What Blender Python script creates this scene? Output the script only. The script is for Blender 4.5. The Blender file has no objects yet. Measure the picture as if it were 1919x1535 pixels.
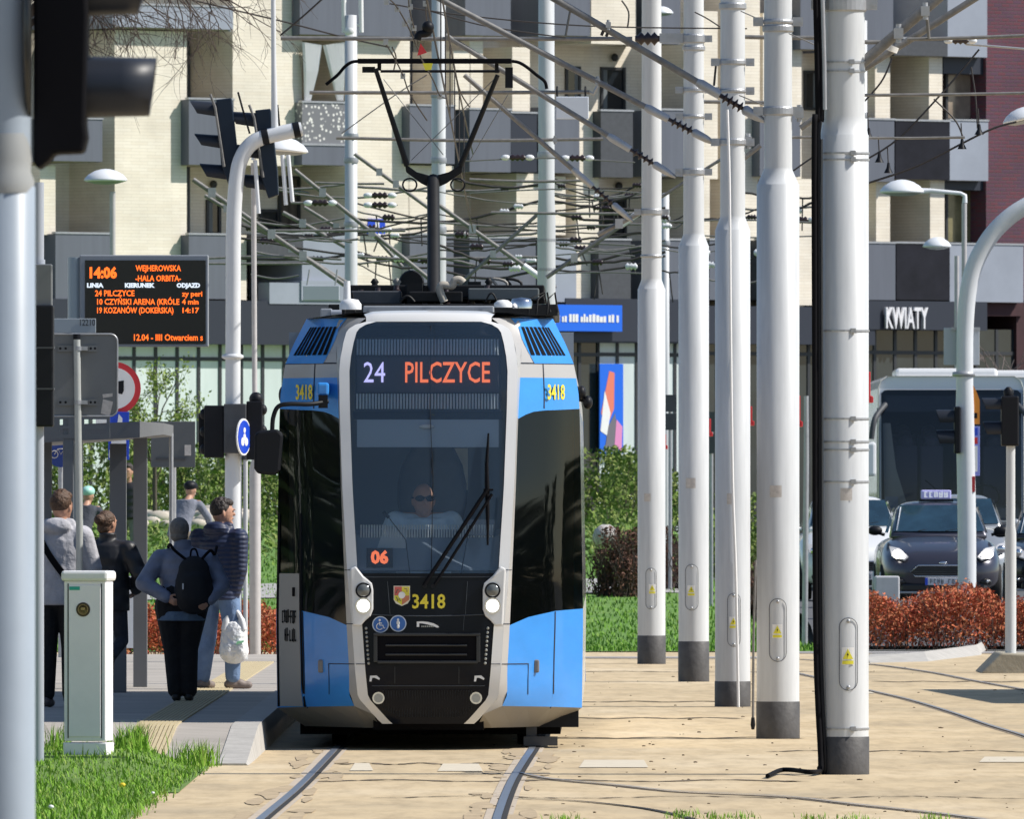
import bpy, bmesh, math, random
from mathutils import Vector, Matrix
R = math.radians
S = bpy.context.scene
COL = S.collection
# ---------------------------------------------------------------- camera
FPX = 29280.0            # focal length in photo pixels (1919 wide)
CAMH = 1.85
HOR = 950.0              # horizon row in the photo
cam = bpy.data.cameras.new('camera')
cam.sensor_width = 36.0
cam.lens = FPX/1919*36
cam.shift_y = (HOR-767.5)/1919
cam.clip_start = 5.0
cam.clip_end = 3000
camo = bpy.data.objects.new('camera', cam)
COL.objects.link(camo)
camo.location = (0, 0, CAMH)
camo.rotation_euler = (R(90), 0, 0)
cam.dof.use_dof = True
cam.dof.focus_distance = 122
cam.dof.aperture_fstop = 32
S.camera = camo
# ---------------------------------------------------------------- light
SUN_EL, SUN_AZ = 45.0, 3.0     # azimuth: degrees from +X towards the camera
w = bpy.data.worlds.new('World'); S.world = w
w.use_nodes = True
nt = w.node_tree
bg = nt.nodes['Background']
sky = nt.nodes.new('ShaderNodeTexSky')
sky.sky_type = 'NISHITA'
sky.sun_disc = False
sky.sun_elevation = R(SUN_EL)
sky.sun_rotation = R(90+SUN_AZ)
sky.air_density = 1.0; sky.dust_density = 0.4; sky.ozone_density = 2.0
nt.links.new(sky.outputs[0], bg.inputs[0])
bg.inputs[1].default_value = 0.1
sun = bpy.data.lights.new('sun', 'SUN')
sun.energy = 4.9; sun.angle = R(0.5); sun.color = (1.0, 0.95, 0.87)
suno = bpy.data.objects.new('sun', sun); COL.objects.link(suno)
sd = Vector((math.cos(R(SUN_EL))*math.cos(R(SUN_AZ)), -math.cos(R(SUN_EL))*math.sin(R(SUN_AZ)), math.sin(R(SUN_EL))))
suno.rotation_euler = sd.to_track_quat('Z', 'Y').to_euler()
suno.location = (30, 60, 60)
S.view_settings.view_transform = 'Standard'
S.view_settings.look = 'None'
S.view_settings.exposure = 0.2
S.view_settings.gamma = 1.0
try:
    S.cycles.max_bounces = 8; S.cycles.transparent_max_bounces = 16
except Exception: pass

# ---------------------------------------------------------------- pixel <-> place helpers
def P(px, py, Y):
    return Vector(((px-959.5)*Y/FPX, Y, CAMH-(py-HOR)*Y/FPX))
def GY(py, z=0.0):
    return (CAMH-z)*FPX/(py-HOR)
def G(px, py, z=0.0):
    Y = GY(py, z)
    return Vector(((px-959.5)*Y/FPX, Y, z))
def lerp(a, b, t): return a+(b-a)*t
def interp(tab, x):
    if x <= tab[0][0]: return tab[0][1]
    for (x0, y0), (x1, y1) in zip(tab, tab[1:]):
        if x <= x1: return y0+(y1-y0)*(x-x0)/(x1-x0)
    return tab[-1][1]

# ---------------------------------------------------------------- mesh builder
ORG = {}
class MB:
    def __init__(s): s.v = []; s.f = []; s.m = []; s.sm = []
    def add(s, vs, fs, mat=0, smooth=False):
        o = len(s.v); s.v += [Vector(v) for v in vs]
        for f in fs:
            s.f.append([i+o for i in f]); s.m.append(mat); s.sm.append(smooth)
        return s
    def box(s, a, b, mat=0):
        (x0, y0, z0), (x1, y1, z1) = a, b
        vs = [(x0,y0,z0),(x1,y0,z0),(x1,y1,z0),(x0,y1,z0),(x0,y0,z1),(x1,y0,z1),(x1,y1,z1),(x0,y1,z1)]
        return s.add(vs, [(0,3,2,1),(4,5,6,7),(0,1,5,4),(1,2,6,5),(2,3,7,6),(3,0,4,7)], mat)
    def obox(s, c, size, M=None, mat=0):
        hx, hy, hz = [k/2 for k in size]; c = Vector(c); M = M or Matrix.Identity(3)
        vs = [c+M@Vector(p) for p in [(-hx,-hy,-hz),(hx,-hy,-hz),(hx,hy,-hz),(-hx,hy,-hz),(-hx,-hy,hz),(hx,-hy,hz),(hx,hy,hz),(-hx,hy,hz)]]
        return s.add(vs, [(0,3,2,1),(4,5,6,7),(0,1,5,4),(1,2,6,5),(2,3,7,6),(3,0,4,7)], mat)
    def quad(s, *p, mat=0): return s.add(p, [tuple(range(len(p)))], mat)
    def prism(s, pts, vec, mat=0):
        n = len(pts); vec = Vector(vec)
        a = [Vector(p) for p in pts]; b = [p+vec for p in a]
        fs = [tuple(range(n)), tuple(reversed(range(n, 2*n)))]
        fs += [(i, i+n, (i+1) % n+n, (i+1) % n) for i in range(n)]
        return s.add(a+b, fs, mat)
    def tube(s, pts, r, n=8, mat=0, smooth=True, closed=False):
        pts = [Vector(p) for p in pts]; k = len(pts)
        rs = r if isinstance(r, (list, tuple)) else [r]*k
        vs = []; fs = []; up = None
        for i, p in enumerate(pts):
            if closed: d = pts[(i+1) % k]-pts[i-1]
            else: d = pts[min(i+1, k-1)]-pts[max(i-1, 0)]
            d.normalize()
            if up is None:
                up = Vector((0, 0, 1)) if abs(d.z) < .9 else Vector((1, 0, 0))
            a = d.cross(up)
            if a.length < 1e-6: a = d.cross(Vector((0, 1, 0)))
            a.normalize(); b = a.cross(d).normalized(); up = b
            for j in range(n):
                t = 2*math.pi*j/n
                vs.append(p+a*(rs[i]*math.cos(t))+b*(rs[i]*math.sin(t)))
        for i in range(k if closed else k-1):
            for j in range(n):
                a0 = i*n+j; a1 = i*n+(j+1) % n; b0 = ((i+1) % k)*n+j; b1 = ((i+1) % k)*n+(j+1) % n
                fs.append((a0, b0, b1, a1))
        s.add(vs, fs, mat, smooth)
        if not closed:
            s.add(vs[:n], [tuple(range(n))], mat); s.add(vs[-n:], [tuple(reversed(range(n)))], mat)
        return s
    def lathe(s, prof, c, n=20, M=None, mat=0, smooth=True):
        c = Vector(c); M = M or Matrix.Identity(3); vs = []; fs = []
        for (r, z) in prof:
            for j in range(n):
                t = 2*math.pi*j/n
                vs.append(c+M@Vector((r*math.cos(t), r*math.sin(t), z)))
        for i in range(len(prof)-1):
            for j in range(n):
                fs.append((i*n+j, i*n+(j+1) % n, (i+1)*n+(j+1) % n, (i+1)*n+j))
        s.add(vs, fs, mat, smooth)
        if prof[0][0] > 1e-5: s.add(vs[:n], [tuple(reversed(range(n)))], mat)
        if prof[-1][0] > 1e-5: s.add(vs[-n:], [tuple(range(n))], mat)
        return s
    def ell(s, c, r, nu=14, nv=9, mat=0, M=None):
        c = Vector(c); M = M or Matrix.Identity(3)
        vs = [c+M@Vector((0, 0, -r[2]))]
        for i in range(1, nv):
            a = -math.pi/2+math.pi*i/nv
            for j in range(nu):
                t = 2*math.pi*j/nu
                vs.append(c+M@Vector((r[0]*math.cos(a)*math.cos(t), r[1]*math.cos(a)*math.sin(t), r[2]*math.sin(a))))
        vs.append(c+M@Vector((0, 0, r[2])))
        fs = [(0, 1+(j+1) % nu, 1+j) for j in range(nu)]
        for i in range(nv-2):
            for j in range(nu):
                a = 1+i*nu+j; b = 1+i*nu+(j+1) % nu
                fs.append((a, b, b+nu, a+nu))
        l = len(vs)-1; o = 1+(nv-2)*nu
        fs += [(l, o+j, o+(j+1) % nu) for j in range(nu)]
        return s.add(vs, fs, mat, True)
    def cap(s, p0, p1, r0, r1=None, sx=1, sy=1, n=12):
        p0 = Vector(p0); p1 = Vector(p1); r1 = r0 if r1 is None else r1
        d = p1-p0; L = d.length
        if L < 1e-5: d = Vector((0, 0, 1)); L = 1e-5
        d = d/L
        q = d.to_track_quat('Z', 'Y').to_matrix()
        prof = [(r0*math.cos(a), -r0*math.sin(a)) for a in (1.4, 1.05, .7, .35)]+[(r0, 0), (lerp(r0, r1, .5), L/2), (r1, L)]
        prof += [(r1*math.cos(a), L+r1*math.sin(a)) for a in (.35, .7, 1.05, 1.4)]
        vs = []; fs = []
        for (r, z) in prof:
            ax = p0+d*z
            for j in range(n):
                t = 2*math.pi*j/n
                o = q@Vector((r*math.cos(t), r*math.sin(t), 0))
                vs.append(ax+Vector((o.x*sx, o.y*sy, o.z)))
        for i in range(len(prof)-1):
            for j in range(n):
                fs.append((i*n+j, i*n+(j+1) % n, (i+1)*n+(j+1) % n, (i+1)*n+j))
        fs.append(tuple(reversed(range(n)))); fs.append(tuple(range(len(vs)-n, len(vs))))
        return s.add(vs, fs, 0, True)
    def build(s, name, mats, parent=None, label=None, bevel=0, local=False):
        me = bpy.data.meshes.new(name)
        off = Vector((0, 0, 0))
        if parent is not None and not local: off = ORG.get(parent.name, Vector((0, 0, 0)))
        me.from_pydata([tuple(v-off) for v in s.v], [], s.f)
        for m in (mats if isinstance(mats, (list, tuple)) else [mats]): me.materials.append(m)
        me.polygons.foreach_set('material_index', s.m)
        me.polygons.foreach_set('use_smooth', s.sm)
        me.update()
        o = bpy.data.objects.new(name, me); COL.objects.link(o)
        if parent is not None:
            o.parent = parent
            ORG[o.name] = ORG.get(parent.name, Vector((0, 0, 0))) if not local else Vector((0, 0, 0))
        if label: o['label'] = label
        if bevel:
            b = o.modifiers.new('bevel', 'BEVEL'); b.width = bevel; b.segments = 2; b.limit_method = 'ANGLE'; b.angle_limit = R(40)
        return o

def thing(name, label, cat, loc=(0, 0, 0), rz=0, group=None, kind=None):
    o = bpy.data.objects.new(name, None); COL.objects.link(o)
    o.location = loc; o.rotation_euler = (0, 0, rz); o.empty_display_size = .2
    ORG[o.name] = Vector(loc) if not rz else Vector((0, 0, 0))
    o['label'] = label; o['category'] = cat
    if group: o['group'] = group
    if kind: o['kind'] = kind
    return o
def tag(o, label=None, cat=None, group=None, kind=None):
    if label: o['label'] = label
    if cat: o['category'] = cat
    if group: o['group'] = group
    if kind: o['kind'] = kind
    return o
def copy_tree(o, parent=None):
    c = o.copy(); COL.objects.link(c)
    if parent is not None: c.parent = parent
    for ch in [k for k in bpy.data.objects if k.parent == o]: copy_tree(ch, c)
    return c

# ---------------------------------------------------------------- materials
def sr(r, g, b):
    f = lambda c: (c/255/12.92) if c/255 <= .04045 else ((c/255+.055)/1.055)**2.4
    return (f(r), f(g), f(b))
def mat(name, col, rough=.5, metal=0, var=0, scale=8, bump=0, bscale=None, spec=.5, emis=None, es=0, stretch=None, coat=0, alpha=None, islands=None, dist=.02):
    m = bpy.data.materials.new(name); m.use_nodes = True
    n = m.node_tree.nodes; L = m.node_tree.links; b = n['Principled BSDF']
    b.inputs['Base Color'].default_value = (*col, 1); b.inputs['Roughness'].default_value = rough
    b.inputs['Metallic'].default_value = metal; b.inputs['Specular IOR Level'].default_value = spec
    if coat: b.inputs['Coat Weight'].default_value = coat; b.inputs['Coat Roughness'].default_value = .05
    if emis: b.inputs['Emission Color'].default_value = (*emis, 1); b.inputs['Emission Strength'].default_value = es
    if islands:
        g = n.new('ShaderNodeNewGeometry'); r = n.new('ShaderNodeValToRGB')
        els = r.color_ramp.elements
        for i, c in enumerate(islands):
            e = els[i] if i < 2 else els.new(i/(len(islands)-1))
            e.position = i/(len(islands)-1); e.color = (*c, 1)
        L.new(g.outputs['Random Per Island'], r.inputs[0]); L.new(r.outputs[0], b.inputs['Base Color'])
        return m
    if var or bump:
        tc = n.new('ShaderNodeTexCoord'); src = tc.outputs['Object']
        if stretch:
            mp = n.new('ShaderNodeMapping'); mp.inputs['Scale'].default_value = stretch
            L.new(src, mp.inputs[0]); src = mp.outputs[0]
    if var:
        t = n.new('ShaderNodeTexNoise'); t.inputs['Scale'].default_value = scale; t.inputs['Detail'].default_value = 6; t.inputs['Roughness'].default_value = .65
        L.new(src, t.inputs['Vector'])
        r = n.new('ShaderNodeMapRange'); r.inputs[1].default_value = .3; r.inputs[2].default_value = .7; r.inputs[3].default_value = 1-var; r.inputs[4].default_value = 1+var*.6
        L.new(t.outputs[0], r.inputs[0])
        h = n.new('ShaderNodeVectorMath'); h.operation = 'SCALE'; h.inputs[0].default_value = col
        L.new(r.outputs[0], h.inputs['Scale']); L.new(h.outputs[0], b.inputs['Base Color'])
    if bump:
        t2 = n.new('ShaderNodeTexNoise'); t2.inputs['Scale'].default_value = bscale or scale*4; t2.inputs['Detail'].default_value = 4
        L.new(src, t2.inputs['Vector'])
        bp = n.new('ShaderNodeBump'); bp.inputs['Strength'].default_value = bump; bp.inputs['Distance'].default_value = dist
        L.new(t2.outputs[0], bp.inputs['Height']); L.new(bp.outputs[0], b.inputs['Normal'])
    return m
def glassmat(name, tint, refl=.5, rough=.02, opac=0.0, base=(.02, .025, .03)):
    """window pane: clear tinted body + mirror layer by fresnel"""
    m = bpy.data.materials.new(name); m.use_nodes = True
    n = m.node_tree.nodes; L = m.node_tree.links; n.clear()
    out = n.new('ShaderNodeOutputMaterial'); tr = n.new('ShaderNodeBsdfTransparent'); tr.inputs[0].default_value = (*tint, 1)
    df = n.new('ShaderNodeBsdfDiffuse'); df.inputs[0].default_value = (*base, 1)
    gl = n.new('ShaderNodeBsdfGlossy'); gl.inputs['Roughness'].default_value = rough
    fr = n.new('ShaderNodeFresnel'); fr.inputs[0].default_value = 1.0+refl
    m1 = n.new('ShaderNodeMixShader'); m1.inputs[0].default_value = opac
    L.new(tr.outputs[0], m1.inputs[1]); L.new(df.outputs[0], m1.inputs[2])
    m2 = n.new('ShaderNodeMixShader'); L.new(fr.outputs[0], m2.inputs[0]); L.new(m1.outputs[0], m2.inputs[1]); L.new(gl.outputs[0], m2.inputs[2])
    L.new(m2.outputs[0], out.inputs[0])
    return m
def brickmat(name, c1, c2, mortar, bw, bh, msize=.015, bump=.3):
    m = bpy.data.materials.new(name); m.use_nodes = True
    n = m.node_tree.nodes; L = m.node_tree.links; b = n['Principled BSDF']; b.inputs['Roughness'].default_value = .85
    g = n.new('ShaderNodeTexCoord'); sx = n.new('ShaderNodeSeparateXYZ'); cx = n.new('ShaderNodeCombineXYZ'); ad = n.new('ShaderNodeMath'); ad.operation = 'ADD'
    L.new(g.outputs['Object'], sx.inputs[0]); L.new(sx.outputs[0], ad.inputs[0]); L.new(sx.outputs[1], ad.inputs[1])
    L.new(ad.outputs[0], cx.inputs[0]); L.new(sx.outputs[2], cx.inputs[1])
    t = n.new('ShaderNodeTexBrick'); L.new(cx.outputs[0], t.inputs['Vector'])
    t.inputs['Color1'].default_value = (*c1, 1); t.inputs['Color2'].default_value = (*c2, 1); t.inputs['Mortar'].default_value = (*mortar, 1)
    t.inputs['Scale'].default_value = 1; t.inputs['Brick Width'].default_value = bw; t.inputs['Row Height'].default_value = bh
    t.inputs['Mortar Size'].default_value = msize; t.inputs['Mortar Smooth'].default_value = .3
    ns = n.new('ShaderNodeTexNoise'); ns.inputs['Scale'].default_value = .9; ns.inputs['Detail'].default_value = 7
    L.new(g.outputs['Object'], ns.inputs['Vector'])
    mr = n.new('ShaderNodeMapRange'); mr.inputs[1].default_value = .3; mr.inputs[2].default_value = .7; mr.inputs[3].default_value = .85; mr.inputs[4].default_value = 1.08
    L.new(ns.outputs[0], mr.inputs[0])
    vm = n.new('ShaderNodeVectorMath'); vm.operation = 'SCALE'; L.new(t.outputs[0], vm.inputs[0]); L.new(mr.outputs[0], vm.inputs['Scale'])
    L.new(vm.outputs[0], b.inputs['Base Color'])
    bp = n.new('ShaderNodeBump'); bp.inputs['Strength'].default_value = bump; bp.inputs['Distance'].default_value = .02; bp.invert = True
    L.new(t.outputs['Fac'], bp.inputs['Height']); L.new(bp.outputs[0], b.inputs['Normal'])
    return m
M = {}
M['polewhite'] = mat('pole_paint', (.575, .59, .605), .4, var=.16, scale=2.2, stretch=(4, 4, .35))
M['poleband'] = mat('dark_band_paint', (.075, .072, .072), .6, var=.35, scale=6, bump=.2)
M['galv'] = mat('galvanised_steel', (.42, .43, .45), .45, .55, var=.15, scale=12)
M['tubegrey'] = mat('weathered_tube', (.2, .195, .19), .6, .15, var=.3, scale=14)
M['insul'] = mat('insulator_brown', (.03, .018, .02), .3)
M['black'] = mat('black_plastic', (.009, .010, .014), .5, spec=.2)
M['blackmatte'] = mat('black_matte', (.005, .005, .007), .8, spec=.12)
M['darkgrey'] = mat('dark_grey', (.06, .065, .075), .6, var=.2)
M['signback'] = mat('sign_back_grey', (.16, .17, .18), .55, .2, var=.08, scale=3)
M['white'] = mat('white_paint', (.8, .8, .8), .4, var=.04)
M['lampwhite'] = mat('lamp_white', (.75, .77, .8), .35)
M['red'] = mat('red_paint', (.6, .03, .04), .4)
M['blue'] = mat('sign_blue', (.01, .06, .55), .35)
M['yellow'] = mat('sticker_yellow', (.75, .68, .05), .5)
M['orange'] = mat('orange_paint', (.75, .26, .03), .5)
M['wire'] = mat('wire_dark', (.05, .045, .045), .6, .3)
M['rope'] = mat('span_wire', (.2, .2, .2), .5, .5)
M['glassdark'] = mat('dark_glass', (.012, .016, .022), .06, spec=.6)
M['chrome'] = mat('chrome', (.7, .7, .72), .15, 1)
M['tyre'] = mat('tyre_rubber', (.015, .015, .015), .85)
M['paper'] = mat('faded_sticker', (.55, .52, .5), .7, var=.2, scale=30)

def text(name, body, size, m, parent, M4, extrude=.002, bold=0.0, align='CENTER', label=None, xs=1.0):
    cu = bpy.data.curves.new(name, 'FONT'); cu.body = body; cu.size = size; cu.extrude = extrude; cu.offset = bold
    cu.align_x = align; cu.align_y = 'CENTER'; cu.resolution_u = 2
    t = bpy.data.objects.new('tmp', cu); COL.objects.link(t)
    dg = bpy.context.evaluated_depsgraph_get(); dg.update()
    me = bpy.data.meshes.new_from_object(t.evaluated_get(dg))
    bpy.data.objects.remove(t)
    me.transform(Matrix.Diagonal((xs, 1, 1, 1)))
    me.transform(M4); me.name = name
    me.materials.clear(); me.materials.append(m)
    o = bpy.data.objects.new(name, me); COL.objects.link(o)
    if parent is not None: o.parent = parent
    if label: o['label'] = label
    return o
def scrawl(name, m, parent, M4, w_, h, n, seed, t=.003, sw=.13):
    """blurred, unreadable lettering: n letter-like clusters of strokes in a w x h strip centred on M4's origin"""
    q = random.Random(seed); mb = MB(); cw = w_/n
    for i in range(n):
        x = -w_/2+cw*i; s_ = cw*sw*1.4
        if i == n//2 and n > 4 and q.random() < .4: continue
        for k in range(q.choice((1, 2, 2))): xx = x+cw*(.1+.45*k); mb.box((xx, -h/2*q.uniform(.8, 1.1), 0), (xx+s_, h/2*q.uniform(.7, 1.15), t))
        for y in q.sample((-.42, 0, .4), q.choice((1, 2))): mb.box((x+cw*.1, h*y-h*.07, 0), (x+cw*.72, h*y+h*.07, t*1.15))
    mb.v = [M4@v for v in mb.v]; return mb.build(name, m, parent, local=True)
def face_cam(loc, rz=0, tilt=0):
    """matrix that stands text upright facing -Y at loc"""
    return Matrix.Translation(loc) @ Matrix.Rotation(rz, 4, 'Z') @ Matrix.Rotation(R(90)+tilt, 4, 'X')
def disc(mb, c, r, thick=.02, n=28, mat=0, rz=0):
    M3 = (Matrix.Rotation(rz, 3, 'Z') @ Matrix.Rotation(R(90), 3, 'X'))
    return mb.lathe([(r, 0), (r, thick)], c, n, M3, mat, False)
def leafcloud(mb, fn, n, s0, s1, rnd, flat=0, mat=0):
    for _ in range(n):
        p = fn()
        if p is None: continue
        p = Vector(p); s = rnd.uniform(s0, s1)
        a = Vector((rnd.gauss(0, 1), rnd.gauss(0, 1), rnd.gauss(0, 1))); a.normalize()
        b = a.orthogonal().normalized(); b = Matrix.Rotation(rnd.uniform(0, 6.28), 3, a) @ b
        c = a.cross(b)
        mb.add([p-b*s, p+c*s*.5, p+b*s, p-c*s*.5], [(0, 1, 2, 3)], mat)
# ================================================================ ground
rnd = random.Random(5)
def groundmat():
    m = mat('sand_concrete', (.5, .375, .225), .9, bump=.35, bscale=9, var=.01, dist=.01)
    n = m.node_tree.nodes; L = m.node_tree.links; b = n['Principled BSDF']
    for l in list(b.inputs['Base Color'].links): L.remove(l)
    tc = n.new('ShaderNodeTexCoord')
    def noise(sc, det, stretch):
        mp = n.new('ShaderNodeMapping'); mp.inputs['Scale'].default_value = stretch; L.new(tc.outputs['Object'], mp.inputs[0])
        t = n.new('ShaderNodeTexNoise'); t.inputs['Scale'].default_value = sc; t.inputs['Detail'].default_value = det; t.inputs['Roughness'].default_value = .7
        L.new(mp.outputs[0], t.inputs['Vector']); return t.outputs[0]
    r1 = n.new('ShaderNodeValToRGB'); L.new(noise(.35, 5, (1, .35, 1)), r1.inputs[0])
    e = r1.color_ramp.elements; e[0].position = .3; e[0].color = (.40, .325, .215, 1); e[1].position = .68; e[1].color = (.62, .51, .345, 1)
    k = e.new(.5); k.color = (.54, .425, .262, 1)
    r2 = n.new('ShaderNodeValToRGB'); L.new(noise(5, 8, (1, .12, 1)), r2.inputs[0])
    e = r2.color_ramp.elements; e[0].position = .34; e[0].color = (.8, .78, .76, 1); e[1].position = .56; e[1].color = (1.04, 1.03, 1.02, 1)
    r3 = n.new('ShaderNodeValToRGB'); L.new(noise(14, 3, (1, .12, 1)), r3.inputs[0])
    e = r3.color_ramp.elements; e[0].position = .2; e[0].color = (.4, .36, .32, 1); e[1].position = .25; e[1].color = (1, 1, 1, 1)
    def mul(a, c):
        x = n.new('ShaderNodeVectorMath'); x.operation = 'MULTIPLY'; L.new(a, x.inputs[0]); L.new(c, x.inputs[1]); return x.outputs[0]
    L.new(mul(mul(r1.outputs[0], r2.outputs[0]), r3.outputs[0]), b.inputs['Base Color'])
    return m
M['ground'] = groundmat()
mb = MB(); nx, ny = 24, 60
mb.add([(-40, 40, 0), (60, 40, 0), (60, 198.5, 0), (-40, 198.5, 0)], [(0, 1, 2, 3)])
tag(mb.build('tram_track_paving', M['ground']), kind='structure')
M['earth'] = mat('earth', (.085, .083, .076), .95, var=.3, scale=2)
mb = MB(); mb.add([(-1500, -200, -.03), (1500, -200, -.03), (1500, 2500, -.03), (-1500, 2500, -.03)], [(0, 1, 2, 3)])
tag(mb.build('ground', M['earth']), kind='structure')

# lawn bank rising behind the tracks, level on the road side
def bank(x, y):
    k = 1/(1+math.exp((x-3.3-.004*(y-200))*5))
    t = max(0, min(1, (y-199)/130)); t = t*t*(3-2*t)
    return .012+1.5*t*k
def grassmat(name, a, b_, c):
    m = mat(name, a, .95, var=.01, bump=.5, bscale=14, dist=.05)
    n = m.node_tree.nodes; L = m.node_tree.links; b = n['Principled BSDF']
    for l in list(b.inputs['Base Color'].links): L.remove(l)
    tc = n.new('ShaderNodeTexCoord'); t = n.new('ShaderNodeTexNoise'); t.inputs['Scale'].default_value = 1.1; t.inputs['Detail'].default_value = 9; t.inputs['Roughness'].default_value = .75
    L.new(tc.outputs['Object'], t.inputs['Vector']); r = n.new('ShaderNodeValToRGB'); L.new(t.outputs[0], r.inputs[0])
    e = r.color_ramp.elements; e[0].position = .3; e[0].color = (*b_, 1); e[1].position = .72; e[1].color = (*c, 1); q = e.new(.5); q.color = (*a, 1)
    L.new(r.outputs[0], b.inputs['Base Color']); return m
M['lawn'] = grassmat('lawn_soil', (.11, .23, .035), (.08, .16, .03), (.19, .29, .07))
mb = MB(); vs = []; fs = []; nx, ny = 60, 60
for j in range(ny+1):
    for i in range(nx+1):
        x = -14+18*i/nx; y = 198.6+190*j/ny; vs.append((x, y, bank(x, y)))
for j in range(ny):
    for i in range(nx): a = j*(nx+1)+i; fs.append((a, a+1, a+nx+2, a+nx+1))
mb.add(vs, fs, 0, True); tag(mb.build('grass_bank', M['lawn']), kind='structure')
M['asphalt'] = mat('asphalt', (.1, .1, .105), .9, var=.2, scale=3, bump=.3)
ROADZ = .37
mb = MB(); mb.add([(4.0, 205.5, .018), (60, 205.5, .018), (60, 209, .25), (4.0, 209, .25), (60, 214, ROADZ), (4.0, 214, ROADZ), (60, 700, ROADZ+.1), (4.0, 700, ROADZ+.1)], [(0, 1, 2, 3), (3, 2, 4, 5), (5, 4, 6, 7)])
tag(mb.build('road', M['asphalt']), kind='structure')
# pale cycle path climbing the bank
M['path'] = mat('path_gravel', (.38, .37, .36), .9, var=.15, scale=2, bump=.2)
mb = MB(); vs = []; fs = []
for i in range(25):
    x = -14+17.0*i/24; y0 = 236+.5*i
    for d in (0, 2.2, 4.4): vs.append((x, y0+d*2.4, bank(x, y0+d*2.4)+.02))
for i in range(24):
    for k in (0, 1): a = i*3+k; fs.append((a, a+3, a+4, a+1))
mb.add(vs, fs); tag(mb.build('cycle_path', M['path']), kind='structure')
# strip of grey edging where the paving meets the lawn
M['kerb'] = mat('kerb_concrete', (.43, .41, .38), .85, var=.2, scale=5, bump=.25)
mb = MB(); mb.box((-9, 190.0, -.02), (3.5, 191.6, .012)); mb.box((3.5, 196.4, -.02), (9.5, 198.4, .012))
tag(mb.build('edging_strip', mat('grey_edging', (.36, .34, .33), .9, var=.25, scale=3)), kind='structure')

# ---------------------------------------------------------------- rails
M['railsteel'] = mat('rail_steel', (.32, .35, .4), .38, .75, var=.2, scale=20)
M['groove'] = mat('rail_groove', (.022, .02, .02), .9)
M['railbed'] = mat('rail_bed', (.5, .42, .33), .9, var=.25, scale=8)
def ribbon(mb, pts, w0, w1, z, mat=0):
    vs = []; fs = []
    for i, p in enumerate(pts):
        d = (pts[min(i+1, len(pts)-1)]-pts[max(i-1, 0)]); d.z = 0; d.normalize()
        s = Vector((d.y, -d.x, 0))
        for q in (w0, w1): vs.append(Vector((p.x, p.y, z))+s*q)
    for i in range(len(pts)-1): fs.append((2*i, 2*i+1, 2*i+3, 2*i+2))
    mb.add(vs, fs, mat)
def smooth(pts, n=10):
    out = []
    for i in range(len(pts)-1):
        p0 = pts[max(i-1, 0)]; p1 = pts[i]; p2 = pts[i+1]; p3 = pts[min(i+2, len(pts)-1)]
        for k in range(n):
            t = k/n
            out.append(.5*((2*p1)+(p2-p0)*t+(2*p0-5*p1+4*p2-p3)*t*t+(3*p1-p0-3*p2+p3)*t**3))
    out.append(pts[-1]); return out
RAILS = [
 [(455, 1580), (482, 1545), (560, 1478), (622, 1414), (672, 1360), (720, 1300)],
 [(924, 1580), (935, 1530), (958, 1470), (985, 1425), (999, 1403), (1018, 1360), (1040, 1300)],
 [(973, 1451), (1030, 1462), (1145, 1473), (1272, 1486), (1462, 1495), (1608, 1511), (1780, 1530), (1919, 1550)],
 [(967, 1498), (1080, 1503), (1180, 1513), (1246, 1524), (1330, 1545)],
 [(1494, 1263), (1560, 1278), (1627, 1295), (1700, 1312), (1780, 1336), (1850, 1360), (1919, 1381), (2000, 1410)],
 [(1500, 1237), (1560, 1241), (1640, 1247), (1742, 1261), (1830, 1278), (1919, 1294), (2000, 1310)],
]
for k, pl in enumerate(RAILS):
    q0 = [G(*p) for p in pl]
    if k < 2: q0 = [q0[0]+(q0[0]-q0[1])*9, q0[0]+(q0[0]-q0[1])*3]+q0
    pts = smooth(q0)
    mb = MB()
    wide = k < 2; f = 1 if wide else .55
    ribbon(mb, pts, -.085*f, .085*f, .004, 2)
    ribbon(mb, pts, -.03*f, .02*f, .012, 0)
    ribbon(mb, pts, .02*f, .055*f, .009, 1)
    if k == 3:
        mb = MB(); ribbon(mb, pts, -.02, .03, .006, 1)
    tag(mb.build('tram_rail', [M['railsteel'], M['groove'], M['railbed']]), kind='structure')
# thin dark lines running across the paving
mb = MB()
for y, px0, px1, wd in [(105.3, 590, 1500, .1), (112.2, 640, 960, .05), (124.8, 1010, 1500, .09), (136.5, 1010, 1380, .1), (148, 1100, 1480, .1), (99.3, 700, 1919, .05), (118, 1440, 1919, .06), (165, 1640, 1919, .09), (175, 1090, 1640, .1)]:
    k0 = P(px0, 950, y).x; k1 = P(px1, 950, y).x; pts = []; n = 60
    for i in range(n+1):
        pts.append(Vector((lerp(k0, k1, i/n), y+.35*math.sin(i*.31+y)+rnd.uniform(-.12, .12), 0)))
    ribbon(mb, pts, -wd*.7, wd*.7, .0042)
tag(mb.build('paving_line', mat('paving_line', (.2, .155, .105), .95, var=.5, scale=3)), kind='structure')
mb = MB()
for (x0, x1, y0, y1) in [(820, 905, 1433, 1447), (1085, 1215, 1426, 1440), (655, 700, 1432, 1446), (1835, 1990, 1420, 1430), (1600, 1640, 1298, 1301)]:
    a, b_, c, d = G(x0, y1), G(x1, y1), G(x1-8, y0), G(x0+10, y0)
    mb.quad(*[Vector((p.x, p.y, .0047)) for p in (a, b_, c, d)])
tag(mb.build('repair_patch', mat('repair_patch', (.62, .55, .43), .9, var=.12, scale=6)), kind='structure')

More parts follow.
